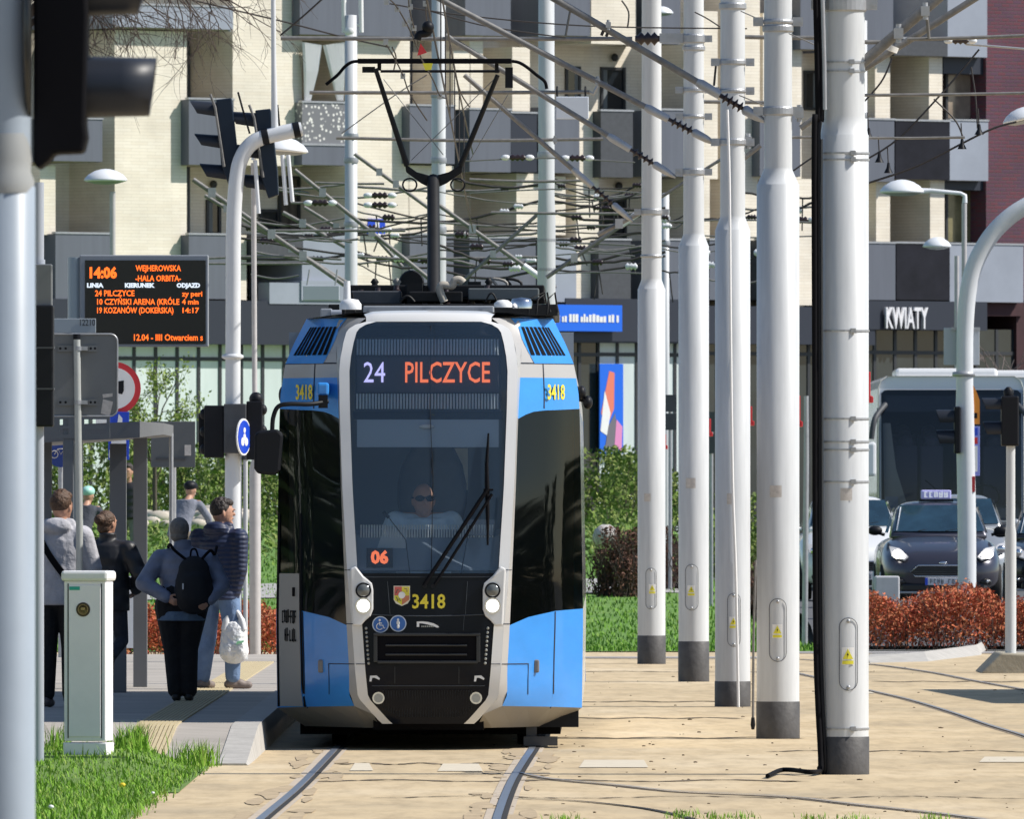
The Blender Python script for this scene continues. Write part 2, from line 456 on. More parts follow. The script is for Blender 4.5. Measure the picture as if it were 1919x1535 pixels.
# rust and oil stains along the running rails
mb = MB(); r9 = random.Random(19)
for pl in RAILS[:2]:
    pts = smooth([G(*p) for p in pl])
    for _ in range(40):
        p = r9.choice(pts[:40]); c = p+Vector((r9.choice((-1, 1))*r9.uniform(.07, .2), r9.uniform(-1, 1), .0046)); a, b_ = r9.uniform(.03, .10), r9.uniform(.4, 1.6); n = 9
        q = [Vector((c.x+a*math.cos(6.283*i/n)*r9.uniform(.6, 1.2), c.y+b_*math.sin(6.283*i/n)*r9.uniform(.6, 1.2), .0044+.00002*_)) for i in range(n)]
        mb.add(q, [tuple(range(n))])
tag(mb.build('rail_stains', mat('rail_stain', (.46, .355, .225), .95, var=.35, scale=5)), kind='stuff')
# dead leaves and pebbles lying on the paving: countless scraps
mb = MB(); r2 = random.Random(9)
for _ in range(170):
    py = r2.uniform(1245, 1530)
    g = G(r2.uniform(900, 1919), py); s = r2.uniform(.004, .014)
    mb.ell((g.x, g.y, s*.3), (s*r2.uniform(.7, 2), s*r2.uniform(.7, 2), s*.5), 5, 3)
tag(mb.build('litter_scraps', mat('dead_leaf', (.12, .085, .05), .9, var=.4, scale=3)), kind='stuff')

# ---------------------------------------------------------------- tram stop platform
PZ = .21
M['slabs'] = brickmat('platform_slabs', (.38, .345, .305), (.43, .39, .345), (.22, .2, .18), .4, .4, .006, .1)
M['tactile'] = mat('tactile_paving', (.52, .43, .26), .9, var=.12, scale=6, bump=.3)
def pz(y): return PZ*max(0.03, min(1, (y-111.6)/5.6))
ys = [111.6+.6*i for i in range(12)]+[119.5+3*i for i in range(19)]
XE = -1.9
mb = MB(); vs = []; fs = []
for y in ys:
    for x in (-14, -6, XE-.2): vs.append((x, y, pz(y)))
for i in range(len(ys)-1):
    for k in range(2): a = i*3+k; fs.append((a, a+1, a+4, a+3))
mb.add(vs, fs)
yl = ys[-1]; mb.quad((-14, yl, 0), (-14, yl, PZ), (XE-.2, yl, PZ), (XE-.2, yl, 0))
tag(mb.build('platform_paving', M['slabs']), kind='structure')
mb = MB()
for y0, y1 in zip(ys, ys[1:]):
    z0, z1 = pz(y0)+.008, pz(y1)+.008
    mb.quad((XE-.2, y0, z0), (XE, y0, z0), (XE, y1, z1), (XE-.2, y1, z1))
    mb.quad((XE, y0, z0), (XE+.03, y0, -.02), (XE+.03, y1, -.02), (XE, y1, z1))
    mb.quad((XE-.2, y0, z0-.02), (XE-.2, y0, z0), (XE-.2, y1, z1), (XE-.2, y1, z1-.02))
y0 = ys[0]; mb.quad((XE-.2, y0, -.02), (XE+.03, y0, -.02), (XE, y0, pz(y0)+.008), (XE-.2, y0, pz(y0)+.008))
y0 = ys[-1]; mb.quad((XE-.2, y0, -.02), (XE+.03, y0, -.02), (XE, y0, pz(y0)+.008), (XE-.2, y0, pz(y0)+.008))
tag(mb.build('platform_kerb', M['kerb']), kind='structure')
mb = MB()
def tact(xa, xb, n, yy):
    for i in range(n):
        x0, x1 = lerp(xa, xb, i/n), lerp(xa, xb, (i+.74)/n)
        for y0, y1 in zip(yy, yy[1:]):
            z0, z1 = pz(y0), pz(y1)
            mb.quad((x0, y0, z0+.012), (x1, y0, z0+.012), (x1, y1, z1+.012), (x0, y1, z1+.012))
            mb.quad((x0, y0, z0), (x0, y0, z0+.012), (x0, y1, z1+.012), (x0, y1, z1)); mb.quad((x1, y0, z0), (x1, y1, z1), (x1, y1, z1+.012), (x1, y0, z0+.012))
        y0 = yy[0]; mb.quad((x0, y0, pz(y0)), (x1, y0, pz(y0)), (x1, y0, pz(y0)+.012), (x0, y0, pz(y0)+.012))
tact(-2.82, -2.5, 10, [y for y in ys if y < 165])
tag(mb.build('tactile_strip', M['tactile']), kind='structure')

# ================================================================ apartment building
AYAW = R(41); BY = 380.0
BT = Vector((math.cos(AYAW), math.sin(AYAW), 0)); BN = Vector((math.sin(AYAW), -math.cos(AYAW), 0)); BO = Vector((0, BY, 0))
def FU(px, d):
    k = (px-959.5)/FPX; c, s = math.cos(AYAW), math.sin(AYAW)
    return (BY*k-d*k*c-d*s)/(c-k*s)
def FP(px, py, d):
    u = FU(px, d); p = BO+BT*u+BN*d
    return Vector((u, d, CAMH-(py-HOR)*p.y/FPX))
BASEZ = 1.2
RC = .75     # loggia back wall set back behind the slab line
bld = thing('apartment_building', 'cream brick apartment block with grey balconies and dark ground floor filling the background', 'building', BO, 0)
bld.rotation_euler = (0, 0, AYAW); ORG[bld.name] = Vector((0, 0, 0))
# local frame of the building: x along the facade, y = -outward, z up
def L3(u, d, z): return Vector((u, -d, z))
class FB(MB):
    def r(s, x0, x1, y0, y1, d0, d1, mat=0):
        a = FP(x0, y1, d1); b_ = FP(x1, y0, d1)
        zb = FP((x0+x1)/2, y1, d1).z; zt = FP((x0+x1)/2, y0, d1).z
        return s.box((a.x, -d1, zb), (b_.x, -d0, zt), mat)
M['cream'] = brickmat('cream_brick', (.78, .705, .585), (.82, .755, .645), (.66, .595, .49), .5, .078, .006, .15)
M['grey'] = mat('grey_panel', (.115, .128, .16), .6, var=.12, scale=.8, stretch=(6, 6, .4))
M['greyl'] = mat('light_grey_panel', (.29, .32, .38), .6, var=.1, scale=1)
M['darkp'] = mat('dark_balcony_glass', (.018, .018, .026), .3, var=.3, scale=2, spec=.2)
M['navy'] = mat('navy_panel', (.02, .025, .04), .5)
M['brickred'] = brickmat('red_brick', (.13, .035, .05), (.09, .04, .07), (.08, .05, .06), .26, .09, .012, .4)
M['soffit'] = mat('soffit', (.42, .37, .27), .8)
M['frame'] = mat('window_frame', (.03, .032, .036), .5)
M['shopglass'] = mat('pale_shop_glass', (.62, .70, .70), .12, var=.14, scale=.5, stretch=(3, 1, .5))  # pale blue-grey pane colour with streaky variation
M['shopdark'] = mat('shop_glass_dark', (.03, .04, .045), .08, var=.3, scale=.7)
M['glassbrown'] = mat('painted_reflection', (.3, .24, .19), .15, var=.5, scale=1.3)  # mottled brown paints a reflection into the pane colour
M['olive'] = mat('painted_reflection_olive', (.22, .2, .11), .15, var=.45, scale=1.1)  # olive mottling painted in as the pane's reflection
f = FB()
u0, u1 = FU(-260, 0), FU(1852, 0)
f.box((u0, RC, BASEZ), (u1, 12, 19))
f.build('back_wall', M['cream'], bld, local=True)
f = FB()
ua, ub = FU(1848, 1.0), FU(2300, 1.0)
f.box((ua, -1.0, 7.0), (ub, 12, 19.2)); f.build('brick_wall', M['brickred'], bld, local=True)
f = FB()
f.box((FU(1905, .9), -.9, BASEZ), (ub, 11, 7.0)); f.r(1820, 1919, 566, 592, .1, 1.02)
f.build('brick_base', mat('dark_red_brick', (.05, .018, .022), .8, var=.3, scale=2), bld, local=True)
# pilasters standing 1 m proud
f = FB()
for (x0, x1, y0, y1) in [(215, 350, 57, 562), (436, 566, -160, 310), (648, 768, 66, 562), (960, 993, 88, 208), (968, 1012, 325, 445), (1082, 1126, 208, 332), (1080, 1122, 332, 572), (1108, 1192, -160, 82), (440, 462, 440, 562), (850, 882, 95, 205),
                         (1306, 1345, 20, 335), (1392, 1424, -160, 335), (1430, 1502, 25, 335), (1300, 1330, 335, 562), (1395, 1420, 335, 562), (1486, 1535, 335, 572), (1741, 1766, 103, 226), (1743, 1770, 338, 456), (1640, 1668, 105, 225), (1642, 1668, 335, 455), (75, 104, 310, 440), (765, 850, 310, 440), (1010, 1060, 330, 440), (880, 905, 66, 205)]:
    f.r(x0, x1, y0, y1, -RC-.05, .95)
f.build('pilaster', M['cream'], bld, local=True)
# balconies: (x0,x1,y0,y1,material)
def balcony(x0, x1, y0, y1, m, d=1.25, rail=True, lip=True):
    g = FB(); g.r(x0, x1, y0, y1, d-.09, d)
    a = FP(x0, y1, d); b_ = FP(x1, y1, d)
    g.box((a.x, -d+.09, a.z), (a.x+.07, .8, FP(x0, y0, d).z)); g.box((b_.x-.07, -d+.09, a.z), (b_.x, .8, FP(x0, y0, d).z))
    o = g.build('balcony', M[m] if isinstance(m, str) else m, bld, local=True)
    h = FB(); z1 = a.z
    h.box((a.x+.075, -d+.095, z1+.004), (b_.x-.075, .8, z1+.24)); h.build('balcony_slab', M['soffit'] if m != 'navy' else M['navy'], o, local=True)
    if rail:
        t = FP(x0, y0, d).z; h = FB(); h.box((a.x-.02, -d-.02, t+.004), (b_.x+.02, -d+.12, t+.05)); h.build('handrail', M['galv'], o, local=True)
BAL = [(211, 437, 8, 52, 'greyl'), (354, 438, 186, 309, 'grey'), (354, 440, 440, 560, 'grey'), (100, 192, 222, 302, 'grey'), (104, 214, 438, 562, 'grey'), (60, 158, 20, 56, 'grey'),
       (562, 768, -60, 66, 'grey'), (566, 648, 272, 309, 'grey'), (768, 852, 198, 306, 'grey'), (480, 568, 438, 492, 'darkgrey'), (566, 646, 438, 566, 'greyl'), (872, 957, -60, 66, 'grey'), (880, 958, 205, 322, 'grey'), (957, 1006, 212, 322, 'navy'), (1033, 1086, 200, 324, 'grey'),
       (1126, 1186, 208, 332, 'darkgrey'), (1030, 1106, -60, 66, 'grey'), (1224, 1275, -60, 82, 'grey'), (880, 1004, 446, 566, 'grey'), (1036, 1080, 450, 566, 'greyl'), (1122, 1182, 450, 566, 'darkgrey'), (768, 850, 440, 562, 'grey'),
       (1500, 1560, -60, 92, 'grey'), (1606, 1674, -60, 96, 'grey'), (1676, 1776, 72, 104, 'darkgrey'), (1776, 1850, -60, 106, 'greyl'), (1625, 1676, 224, 340, 'grey'), (1678, 1780, 226, 336, 'darkp'), (1780, 1852, 226, 338, 'greyl'), (1622, 1678, 456, 562, 'grey'), (1680, 1780, 456, 562, 'darkp'), (1780, 1918, 458, 566, 'greyl'), (1228, 1300, 206, 330, 'grey'), (1424, 1500, 206, 330, 'grey'), (1224, 1300, 450, 562, 'grey'), (1330, 1395, 450, 562, 'grey'), (1420, 1490, 450, 562, 'darkgrey')]
for b_ in BAL: balcony(*b_)
# patterned privacy screen on one balcony
def lacemat():
    m = mat('lace_screen', (.2, .2, .215), .6); n = m.node_tree.nodes; L = m.node_tree.links
    tc = n.new('ShaderNodeTexCoord'); v = n.new('ShaderNodeTexVoronoi'); v.inputs['Scale'].default_value = 9; L.new(tc.outputs['Object'], v.inputs['Vector'])
    r = n.new('ShaderNodeValToRGB'); e = r.color_ramp.elements; e[0].position = .22; e[0].color = (.75, .74, .7, 1); e[1].position = .36; e[1].color = (.17, .175, .19, 1)
    L.new(v.outputs[0], r.inputs[0]); L.new(r.outputs[0], n['Principled BSDF'].inputs['Base Color']); return m
balcony(566, 648, 192, 272, lacemat(), 1.22)
# downpipes and small round wall lamps on the brick
for px, y0, y1 in ((352, 60, 560), (770, 66, 560), (1014, 325, 560), (1428, 25, 560), (1768, 105, 450)):
    a = FP(px, y1, -RC+.12); b_ = FP(px, y0, -RC+.12); g = MB(); g.tube([(a.x, RC-.12, a.z), (a.x, RC-.12, b_.z)], .055, 8); g.build('downpipe', M['darkgrey'], bld, local=True)
for px, py in ((885, 98), (1082, 50), (1152, 107), (1692, 124), (1160, 348), (930, 346), (600, 345), (400, 345)):
    a = FP(px, py, -RC+.1); g = MB(); g.ell((a.x, RC-.1, a.z), (.1, .08, .1), 10, 7); g.build('wall_lamp', M['frame'], bld, local=True)
# windows
def window(x0, x1, y0, y1, m='glassdark', d=.0, mull=0):
    if d == 0: d = -RC
    a = FP(x0, y1, d); b_ = FP(x1, y0, d)
    g = FB(); w_ = .07
    for (p, q) in [((a.x, a.z), (a.x+w_, b_.z)), ((b_.x-w_, a.z), (b_.x, b_.z)), ((a.x+w_, a.z), (b_.x-w_, a.z+w_)), ((a.x+w_, b_.z-w_), (b_.x-w_, b_.z))]:
        g.box((p[0], -d-.06, p[1]), (q[0], -d+.02, q[1]))
    for i in range(mull):
        x = lerp(a.x, b_.x, (i+1)/(mull+1)); g.box((x-.03, -d-.05, a.z+w_), (x+.03, -d, b_.z-w_))
    o = g.build('window', M['frame'], bld, local=True)
    h = FB(); h.box((a.x+w_, -d-.022, a.z+w_), (b_.x-w_, -d-.012, b_.z-w_)); h.build('pane', M[m] if isinstance(m, str) else m, o, local=True)
    if m == 'glassdark' and WR.random() < .7:
        h = FB(); t = WR.uniform(.2, .45); xa = a.x+w_ if WR.random() < .6 else lerp(a.x+w_, b_.x-w_, 1-t); h.box((xa, -d-.026, a.z+w_), (xa+t*(b_.x-a.x-2*w_), -d-.0235, b_.z-w_)); h.build('curtain', M['curtpale'], o, local=True)
WR = random.Random(8); M['curtpale'] = mat('pale_curtain', (.16, .18, .19), .6, var=.5, scale=3, stretch=(8, 1, .2))
M['curt'] = mat('curtained_window', (.12, .1, .085), .15, var=.7, scale=2, stretch=(4, 1, .2))
for a in [(385, 412, 374, 440), (484, 522, 392, 440), (600, 634, 100, 190), (772, 802, 128, 200), (806, 816, 128, 200), (855, 877, -20, 64), (910, 962, 362, 446), (957, 998, -20, 46, 'curt'), (1058, 1086, 124, 210), (1124, 1170, 126, 208), (1120, 1172, 372, 450), (1250, 1300, 372, 450), (1505, 1532, 132, 206), (1683, 1722, 142, 226), (1684, 1724, 374, 456), (1684, 1730, -20, 72), (1632, 1654, 140, 225), (1624, 1640, 374, 455),
          (520, 560, 330, 438, 'curt'), (72, 100, 440, 480, 'curt'), (1440, 1480, 372, 450), (1345, 1392, 130, 206), (905, 945, 130, 205), (440, 470, 450, 562), (380, 430, 100, 184, 'curt'), (160, 188, 215, 224)]: window(*a)
for a in [(1770, 1850, 112, 226, 'glassbrown', .4), (1770, 1850, 340, 458, 'olive', .4)]:
    window(*a)
for q in ((106, 138), (336, 356)):
    g = FB(); g.r(1768, 1850, q[0], q[1], -RC, .9); g.build('dark_top_band', M['navy'], bld, local=True)  # dark band across the top of each tinted pane
# dark fascia and shop fronts
f = FB()
f.box((u0, -1.3, FP(400, 645, 1.3).z), (FU(646, 1.3), .8, FP(400, 563, 1.3).z))
f.box((FU(650, 1.25), -1.25, FP(900, 640, 1.25).z), (FU(1640, 1.25), .8, FP(900, 568, 1.25).z))
f.box((FU(1610, 1.28), -1.28, FP(1700, 618, 1.28).z), (FU(1850, 1.28), .8, FP(1700, 564, 1.28).z))
f.build('fascia', M['navy'], bld, local=True)
f = FB()
f.r(505, 646, 530, 570, .9, 1.32); f.r(565, 642, 526, 563, .9, 1.36)
f.build('light_panel', M['greyl'], bld, local=True)
def shopfront(x0, x1, y0, y1, nm, m, d=.9, transom=None, off=0):
    a = FP(x0, y1, d); b_ = FP(x1, y0, d)
    g = FB(); g.box((a.x, -d, BASEZ-.5), (b_.x, .8, b_.z)); o = g.build('shop_window', M[m], bld, local=True)
    h = FB()
    for i in range(nm+1):
        x = lerp(a.x, b_.x, i/nm); h.box((x-.045, -d-.025, BASEZ-.5), (x+.045, -d-.002, b_.z))
    if transom:
        zt = FP(x0, transom, d).z; h.box((a.x, -d-.028, zt-.045), (b_.x, -d-.003, zt+.045))
    h.build('mullions', M['frame'], o, local=True)
shopfront(-200, 690, 645, 900, 22, 'shopglass', transom=668)
shopfront(690, 1050, 640, 900, 9, 'shopdark', transom=662)
shopfront(1050, 1120, 640, 900, 2, 'shopdark', transom=664)
shopfront(1120, 1300, 640, 900, 5, 'shopglass', transom=664)
shopfront(1300, 1600, 640, 900, 7, 'shopdark', transom=662)
shopfront(1600, 1905, 618, 900, 8, 'shopdark', d=.8, transom=660)
f = FB(); f.r(1060, 1300, 560, 640, .5, 1.27); f.build('fascia_panel', M['navy'], bld, local=True)
# white curtains drawn back like a tent on one balcony
cur = FB(); z = None
for (xa, xb, xc) in [(566, 603, 570), (646, 605, 643)]:
    a, b_, c = FP(xa, 78, 1.1), FP(xb, 84, 1.1), FP(xc, 188, 1.1)
    n = 14; top = [L3(lerp(a.x, b_.x, i/n), 1.1+.06*(i % 2), lerp(a.z, b_.z, i/n)) for i in range(n+1)]
    wb = FP(xc+(12 if xb < 604 else -12), 188, 1.1).x
    bot = [L3(lerp(c.x, wb, i/n), 1.1+.03*(i % 2), c.z) for i in range(n+1)]
    mid = [L3(lerp(lerp(a.x, c.x, .5), lerp(b_.x, wb, .42), i/n), 1.12+.06*(i % 2), lerp(a.z, c.z, .5)) for i in range(n+1)]
    for A, B_ in ((top, mid), (mid, bot)):
        for i in range(n): cur.add([A[i], A[i+1], B_[i+1], B_[i]], [(0, 1, 2, 3)], 0, True)
cur.build('curtain', mat('white_curtain', (.8, .8, .8), .8), bld, local=True)
# blue shop sign, advert poster, flower shop letters (all fixed flat to the shop fronts)
def bsign(name, label, x0, x1, y0, y1, d, m):
    a = FP(x0, y1, d); b_ = FP(x1, y0, d); o = thing(name, label, 'sign', (0, 0, 0)); ORG[o.name] = Vector((0, 0, 0))
    c = BO+BT*((a.x+b_.x)/2)+BN*d; o.location = (c.x, c.y, (a.z+b_.z)/2); o.rotation_euler = (0, 0, AYAW)
    W, H = (b_.x-a.x), (b_.z-a.z)
    mb = MB(); mb.box((-W/2, -.04, -H/2), (W/2, .0, H/2)); mb.build('panel', m, o, local=True)
    return o, W, H
M['signblue'] = mat('bright_blue_sign', (.01, .14, .75), .4)
o, W, H = bsign('shop_sign', 'bright blue shop sign board with a blurred white line of lettering', 1030, 1164, 572, 620, 1.42, M['signblue'])
mb = MB(); r3 = random.Random(3); x = -W/2+.08
while x < W/2-.15:
    q = r3.uniform(.05, .11); h = r3.uniform(.13, .2)
    mb.box((x, -.052, -.1), (x+q, -.041, -.1+h)); x += q+r3.choice((.02, .03, .08))
mb.build('lettering', M['white'], o, local=True)
o, W, H = bsign('advert_poster', 'tall advert poster with coral and white shapes on blue in shop window', 1122, 1166, 682, 850, 1.05, M['signblue'])
mb = MB()
mb.prism([(-W*.45, -.042, -H*.05), (-W*.1, -.042, H*.42), (W*.12, -.042, H*.4), (W*.1, -.042, -.0*H), (-W*.2, -.042, -H*.2)], (0, -.004, 0))
mb.build('coral_shape', mat('poster_coral', (.75, .2, .13), .5), o, local=True)
mb = MB(); mb.prism([(-W*.48, -.043, -H*.25), (-W*.3, -.043, H*.2), (-W*.05, -.043, -H*.05), (-W*.2, -.043, -H*.3)], (0, -.006, 0)); mb.build('white_shape', M['white'], o, local=True)
mb = MB(); mb.prism([(-W*.3, -.042, -H*.48), (-W*.15, -.042, -H*.2), (W*.15, -.042, -H*.05), (W*.3, -.042, -H*.48)], (0, -.007, 0)); mb.build('grey_shape', mat('poster_grey', (.16, .15, .18), .5), o, local=True)
mb = MB(); mb.prism([(W*.12, -.042, -H*.4), (W*.2, -.042, -H*.12), (W*.45, -.042, -H*.2), (W*.42, -.042, -H*.48)], (0, -.009, 0)); mb.build('pink_shape', mat('poster_pink', (.7, .25, .5), .5), o, local=True)
a = FP(1700, 598, 1.4); o = thing('flower_shop_sign', 'row of white capital letters reading KWIATY on the dark fascia', 'sign'); c = BO+BT*a.x+BN*1.3
o.location = (c.x, c.y, a.z); o.rotation_euler = (0, 0, AYAW); ORG[o.name] = Vector((0, 0, 0))
text('letters', 'KWIATY', .74, mat('white_letters', (.75, .75, .78), .4), o, face_cam((0, -.06, 0)), .03, .012, xs=.5)
o, W, H = bsign('street_number_sign', 'small square blue sign with white mark on cream pilaster', 688, 720, 410, 438, 1.05, M['blue'])
mb = MB(); mb.box((-W*.08, -.046, -H*.35), (W*.14, -.041, H*.3)); mb.build('mark', M['white'], o, local=True)
# ================================================================ tram
TY = 118.5; TX = (802-959.5)*TY/FPX
tram = thing('tram', 'blue and grey tram with a black front mask, number 24, raised pantograph', 'tram', (TX, TY, 0), -.006)
ORG[tram.name] = Vector((0, 0, 0))
tz = lambda py: CAMH-(py-HOR)*TY/FPX
tx = lambda px: (px-802)*TY/FPX
M['tblue'] = mat('tram_blue', (.045, .28, .76), .22, coat=.25, var=.09, scale=2.2, stretch=(1, 1, 2))
M['tgrey'] = mat('tram_grey', (.42, .41, .4), .3, coat=.3)
M['twhite'] = mat('tram_white', (.72, .72, .72), .25, coat=.4)
M['tblack'] = mat('tram_black_gloss', (.006, .008, .014), .2, spec=.16)
M['tglass'] = mat('tram_side_glass', (.008, .009, .007), .05, spec=.13)
M['tskirt'] = mat('tram_skirt', (.3, .28, .25), .5)
Ct = [(.20, .27), (.21, .285), (.40, .455), (.6, .475), (.95, .50), (1.2, .525), (1.35, .535), (2.0, .575), (2.6, .597), (2.9, .602), (3.05, .585), (3.2, .545), (3.24, .48), (3.262, .40)]
Et = [(.2, .2), (.27, .5), (.33, .56), (.42, .60), (.6, .60), (.95, .62), (1.3, .635), (2.0, .665), (2.5, .68), (2.9, .70), (3.05, .705), (3.2, .70), (3.3, .68)]
Wt = [(.2, 1.165), (1.0, 1.175), (2.55, 1.15), (2.72, 1.14), (2.94, 1.105), (3.1, 1.04), (3.3, .94)]
Nt = [(.2, .12), (.35, .05), (.6, .0), (1.35, .02), (2.0, .12), (2.6, .25), (3.0, .38), (3.3, .55)]
def TS(z, s):
    """tram skin: z height, s 0 centre, 1 mask edge, 2 white edge, 3 grey edge, 4 door seam, 5 corner, 6 rear end"""
    N = interp(Nt, z); C = interp(Ct, z); D = C+.078; E = max(interp(Et, z), D+.01); W_ = interp(Wt, z)
    xs = [0, C, D, E, lerp(E, W_, .62), W_, W_]
    yw = max(1.1, N+.72)
    ys_ = [N, N+.035, N+.05, N+.14, lerp(N+.14, yw, .55), yw, 20.0]
    i = min(int(abs(s)), 5); t = abs(s)-i
    x = lerp(xs[i], xs[i+1], t); y = lerp(ys_[i], ys_[i+1], t)
    if i == 0: y = N+.035*t*t
    return Vector((x if s >= 0 else -x, y, z))
def skin(name, zs, ss, m, parent=tram, off=0.0, both=True, smooth=True, label=None):
    mb = MB()
    for sg in ((1, -1) if both else (1,)):
        vs = [TS(z, s*sg)+Vector((0, -off, 0)) for z in zs for s in ss]; n = len(ss); fs = []
        for i in range(len(zs)-1):
            for j in range(n-1):
                q = (i*n+j, i*n+j+1, (i+1)*n+j+1, (i+1)*n+j); fs.append(q if sg > 0 else q[::-1])
        mb.add(vs, fs, 0, smooth)
    return mb.build(name, m, parent, label, local=True)
def zr(a, b, n): return [lerp(a, b, i/n) for i in range(n+1)]
def skinf(name, zf, ss, m, n=8, off=0.0, sides=(1, -1), label=None):
    """cells between height curves zf(s)->(lo,hi)"""
    if len(sides) == 2:
        return [skinf(name, zf, ss, m, n, off, (g,), label) for g in sides]
    mb = MB()
    for sg in sides:
        k = len(ss); vs = []; fs = []
        for i in range(n+1):
            for s in ss: lo, hi = zf(s); vs.append(TS(lerp(lo, hi, i/n), s*sg)+Vector((0, -off, 0)))
        for i in range(n):
            for j in range(k-1):
                q = (i*k+j, i*k+j+1, (i+1)*k+j+1, (i+1)*k+j); fs.append(q if sg > 0 else q[::-1])
        mb.add(vs, fs, 0, True)
    return mb.build(name, m, tram, label, local=True)
WB, WT = 1.345, 3.262          # windscreen bottom and top
sfine = [-1, -.8, -.6, -.4, -.2, 0, .2, .4, .6, .8, 1]
M['wscreen'] = glassmat('windscreen_glass', (.9, .95, .98), .62, .02, .065, (.2, .36, .6))  # blue diffuse film painted in as haze over the glass
skin('windscreen', zr(WB, 3.1, 16)+[3.14, 3.18, 3.21, 3.24, WT], sfine, M['wscreen'], both=False)
skin('front_mask', [.2, .23, .27, .3, .34, .38, .42]+zr(.5, WB, 8), sfine, M['tblack'], both=False)
fz = [.2, .23, .27, .3, .34, .38, .42]+zr(.5, 3.1, 24)+[3.14, 3.18, 3.21, 3.24, 3.262]
skin('front_frame', fz, [1, 1.5, 2], M['twhite'], off=.004)
# crown of the frame above the windscreen
mb = MB(); k = 15; vs = []; fs = []
for i in range(k):
    s = -2+4*i/(k-1); p = TS(3.262, s); q = Vector((p.x*1.03, p.y+.12, 3.315+.025*(1-(s/2)**2))); q2 = Vector((p.x*1.05, p.y+.5, 3.33+.025*(1-(s/2)**2)))
    vs += [p+Vector((0, -.004, 0)), Vector((p.x, p.y+.02, 3.295+.02*(1-(s/2)**2))), q, q2]
for i in range(k-1):
    for j in range(3): a = i*4+j; fs.append((a, a+4, a+5, a+1))
mb.add(vs, fs, 0, True); mb.build('front_crown', M['twhite'], tram, local=True)
lower = lambda s: interp([(3, .95), (3.4, 1.01), (4, 1.055), (5, 1.07)], s)
upper = lambda s: interp([(3, 2.52), (3.3, 2.57), (3.6, 2.585), (5, 2.6)], s)
zb = lambda s: interp([(3, .335), (5, .31)], s)
sf = [3, 3.2, 3.4, 3.7, 4, 4.35, 4.7, 5]
skinf('front_pillar', lambda s: (interp([(2, .27), (3, .335)], s), 3.29), [2, 2.5, 3], M['tgrey'], 26)
skinf('lower_panel', lambda s: (zb(s), lower(s)), [s for s in sf], M['tblue'], 8)
M['cornerglass'] = glassmat('corner_glass_tinted', (.5, .52, .48), .38, .03, .14, (.008, .009, .006))
skinf('corner_glass', lambda s: (lower(s), upper(s)), sf, M['cornerglass'], 14)
skinf('number_panel', lambda s: (upper(s), 2.835), sf, M['tblue'], 4)
skinf('grey_band', lambda s: (2.835, 2.945), sf, M['tgrey'], 2)
skinf('vent_surround', lambda s: (2.945, 3.29), [3, 3.3, 3.6, 4, 4.5, 5], M['tgrey'], 6)
for sg in (1, -1):
    mb = MB(); vs = []; fs = []; nr, nc = 8, 8
    for i in range(nr+1):
        z = lerp(2.945, 3.29, i/nr); s0 = lerp(3.42, 2.72, i/nr)
        for j in range(nc+1): vs.append(TS(z, sg*lerp(s0, 5, j/nc))+Vector((0, -.006, 0)))
    for i in range(nr):
        for j in range(nc): q = (i*(nc+1)+j, i*(nc+1)+j+1, (i+1)*(nc+1)+j+1, (i+1)*(nc+1)+j); fs.append(q if sg > 0 else q[::-1])
    mb.add(vs, fs, 0, True); mb.build('vent_panel', M['tblue'], tram, local=True)
# slatted vents set on the blue panels
for sg in (1, -1):
    mb = MB()
    for i in range(8):
        st_, sb_ = 3.06+i*.175, 3.34+i*.185; o_ = Vector((0, -.016, 0))
        vs = [TS(3.01, sg*sb_)+o_, TS(3.01, sg*(sb_+.12))+o_, TS(3.225, sg*(st_+.115))+o_, TS(3.225, sg*st_)+o_]
        b_ = [v+Vector((0, .03, 0)) for v in vs]
        mb.add(vs+b_, [(0, 1, 2, 3), (0, 4, 5, 1), (1, 5, 6, 2), (2, 6, 7, 3), (3, 7, 4, 0)])
    mb.build('vent_grille', M['blackmatte'], tram, local=True)
# sides and roof of the long body
mb = MB()
def side(z0, z1, n, name, m):
    for sg in (1, -1):
        mb = MB()
        vs = []; fs = []; ys_ = [None]+[2+3*i for i in range(7)]
        for i in range(n+1):
            z = lerp(z0, z1, i/n); p = TS(z, 5)
            for y in ys_: vs.append(Vector((sg*p.x, p.y if y is None else y, z)))
        k = len(ys_)
        for i in range(n):
            for j in range(k-1): q = (i*k+j, i*k+j+1, (i+1)*k+j+1, (i+1)*k+j); fs.append(q if sg > 0 else q[::-1])
        mb.add(vs, fs, 0, True)
        mb.build(name, m, tram, local=True)
side(.31, 1.07, 4, 'side_panel', M['twhite']); side(1.07, 2.6, 6, 'side_glass', M['tglass']); side(2.6, 3.29, 6, 'upper_side', M['tgrey'])
mb = MB(); prof = [(-.94, 3.29), (-.6, 3.335), (0, 3.35), (.6, 3.335), (.94, 3.29)]
vs = [(x, y, z) for y in (.95, 20) for x, z in prof]; mb.add(vs, [(i, i+1, i+6, i+5) for i in range(4)], 0, True)
mb.add([(-.72, .62, 3.3), (.72, .62, 3.3), (.94, 1.27, 3.289), (-.94, 1.27, 3.289)], [(0, 1, 2, 3)])
mb.build('roof', M['tgrey'], tram, local=True)
mb = MB(); mb.add([(-1.17, 20, .3), (1.17, 20, .3), (1.15, 20, 2.6), (.94, 20, 3.3), (-.94, 20, 3.3), (-1.15, 20, 2.6)], [(0, 5, 4, 3, 2, 1)]); mb.build('rear_panel', M['tblue'], tram, local=True)
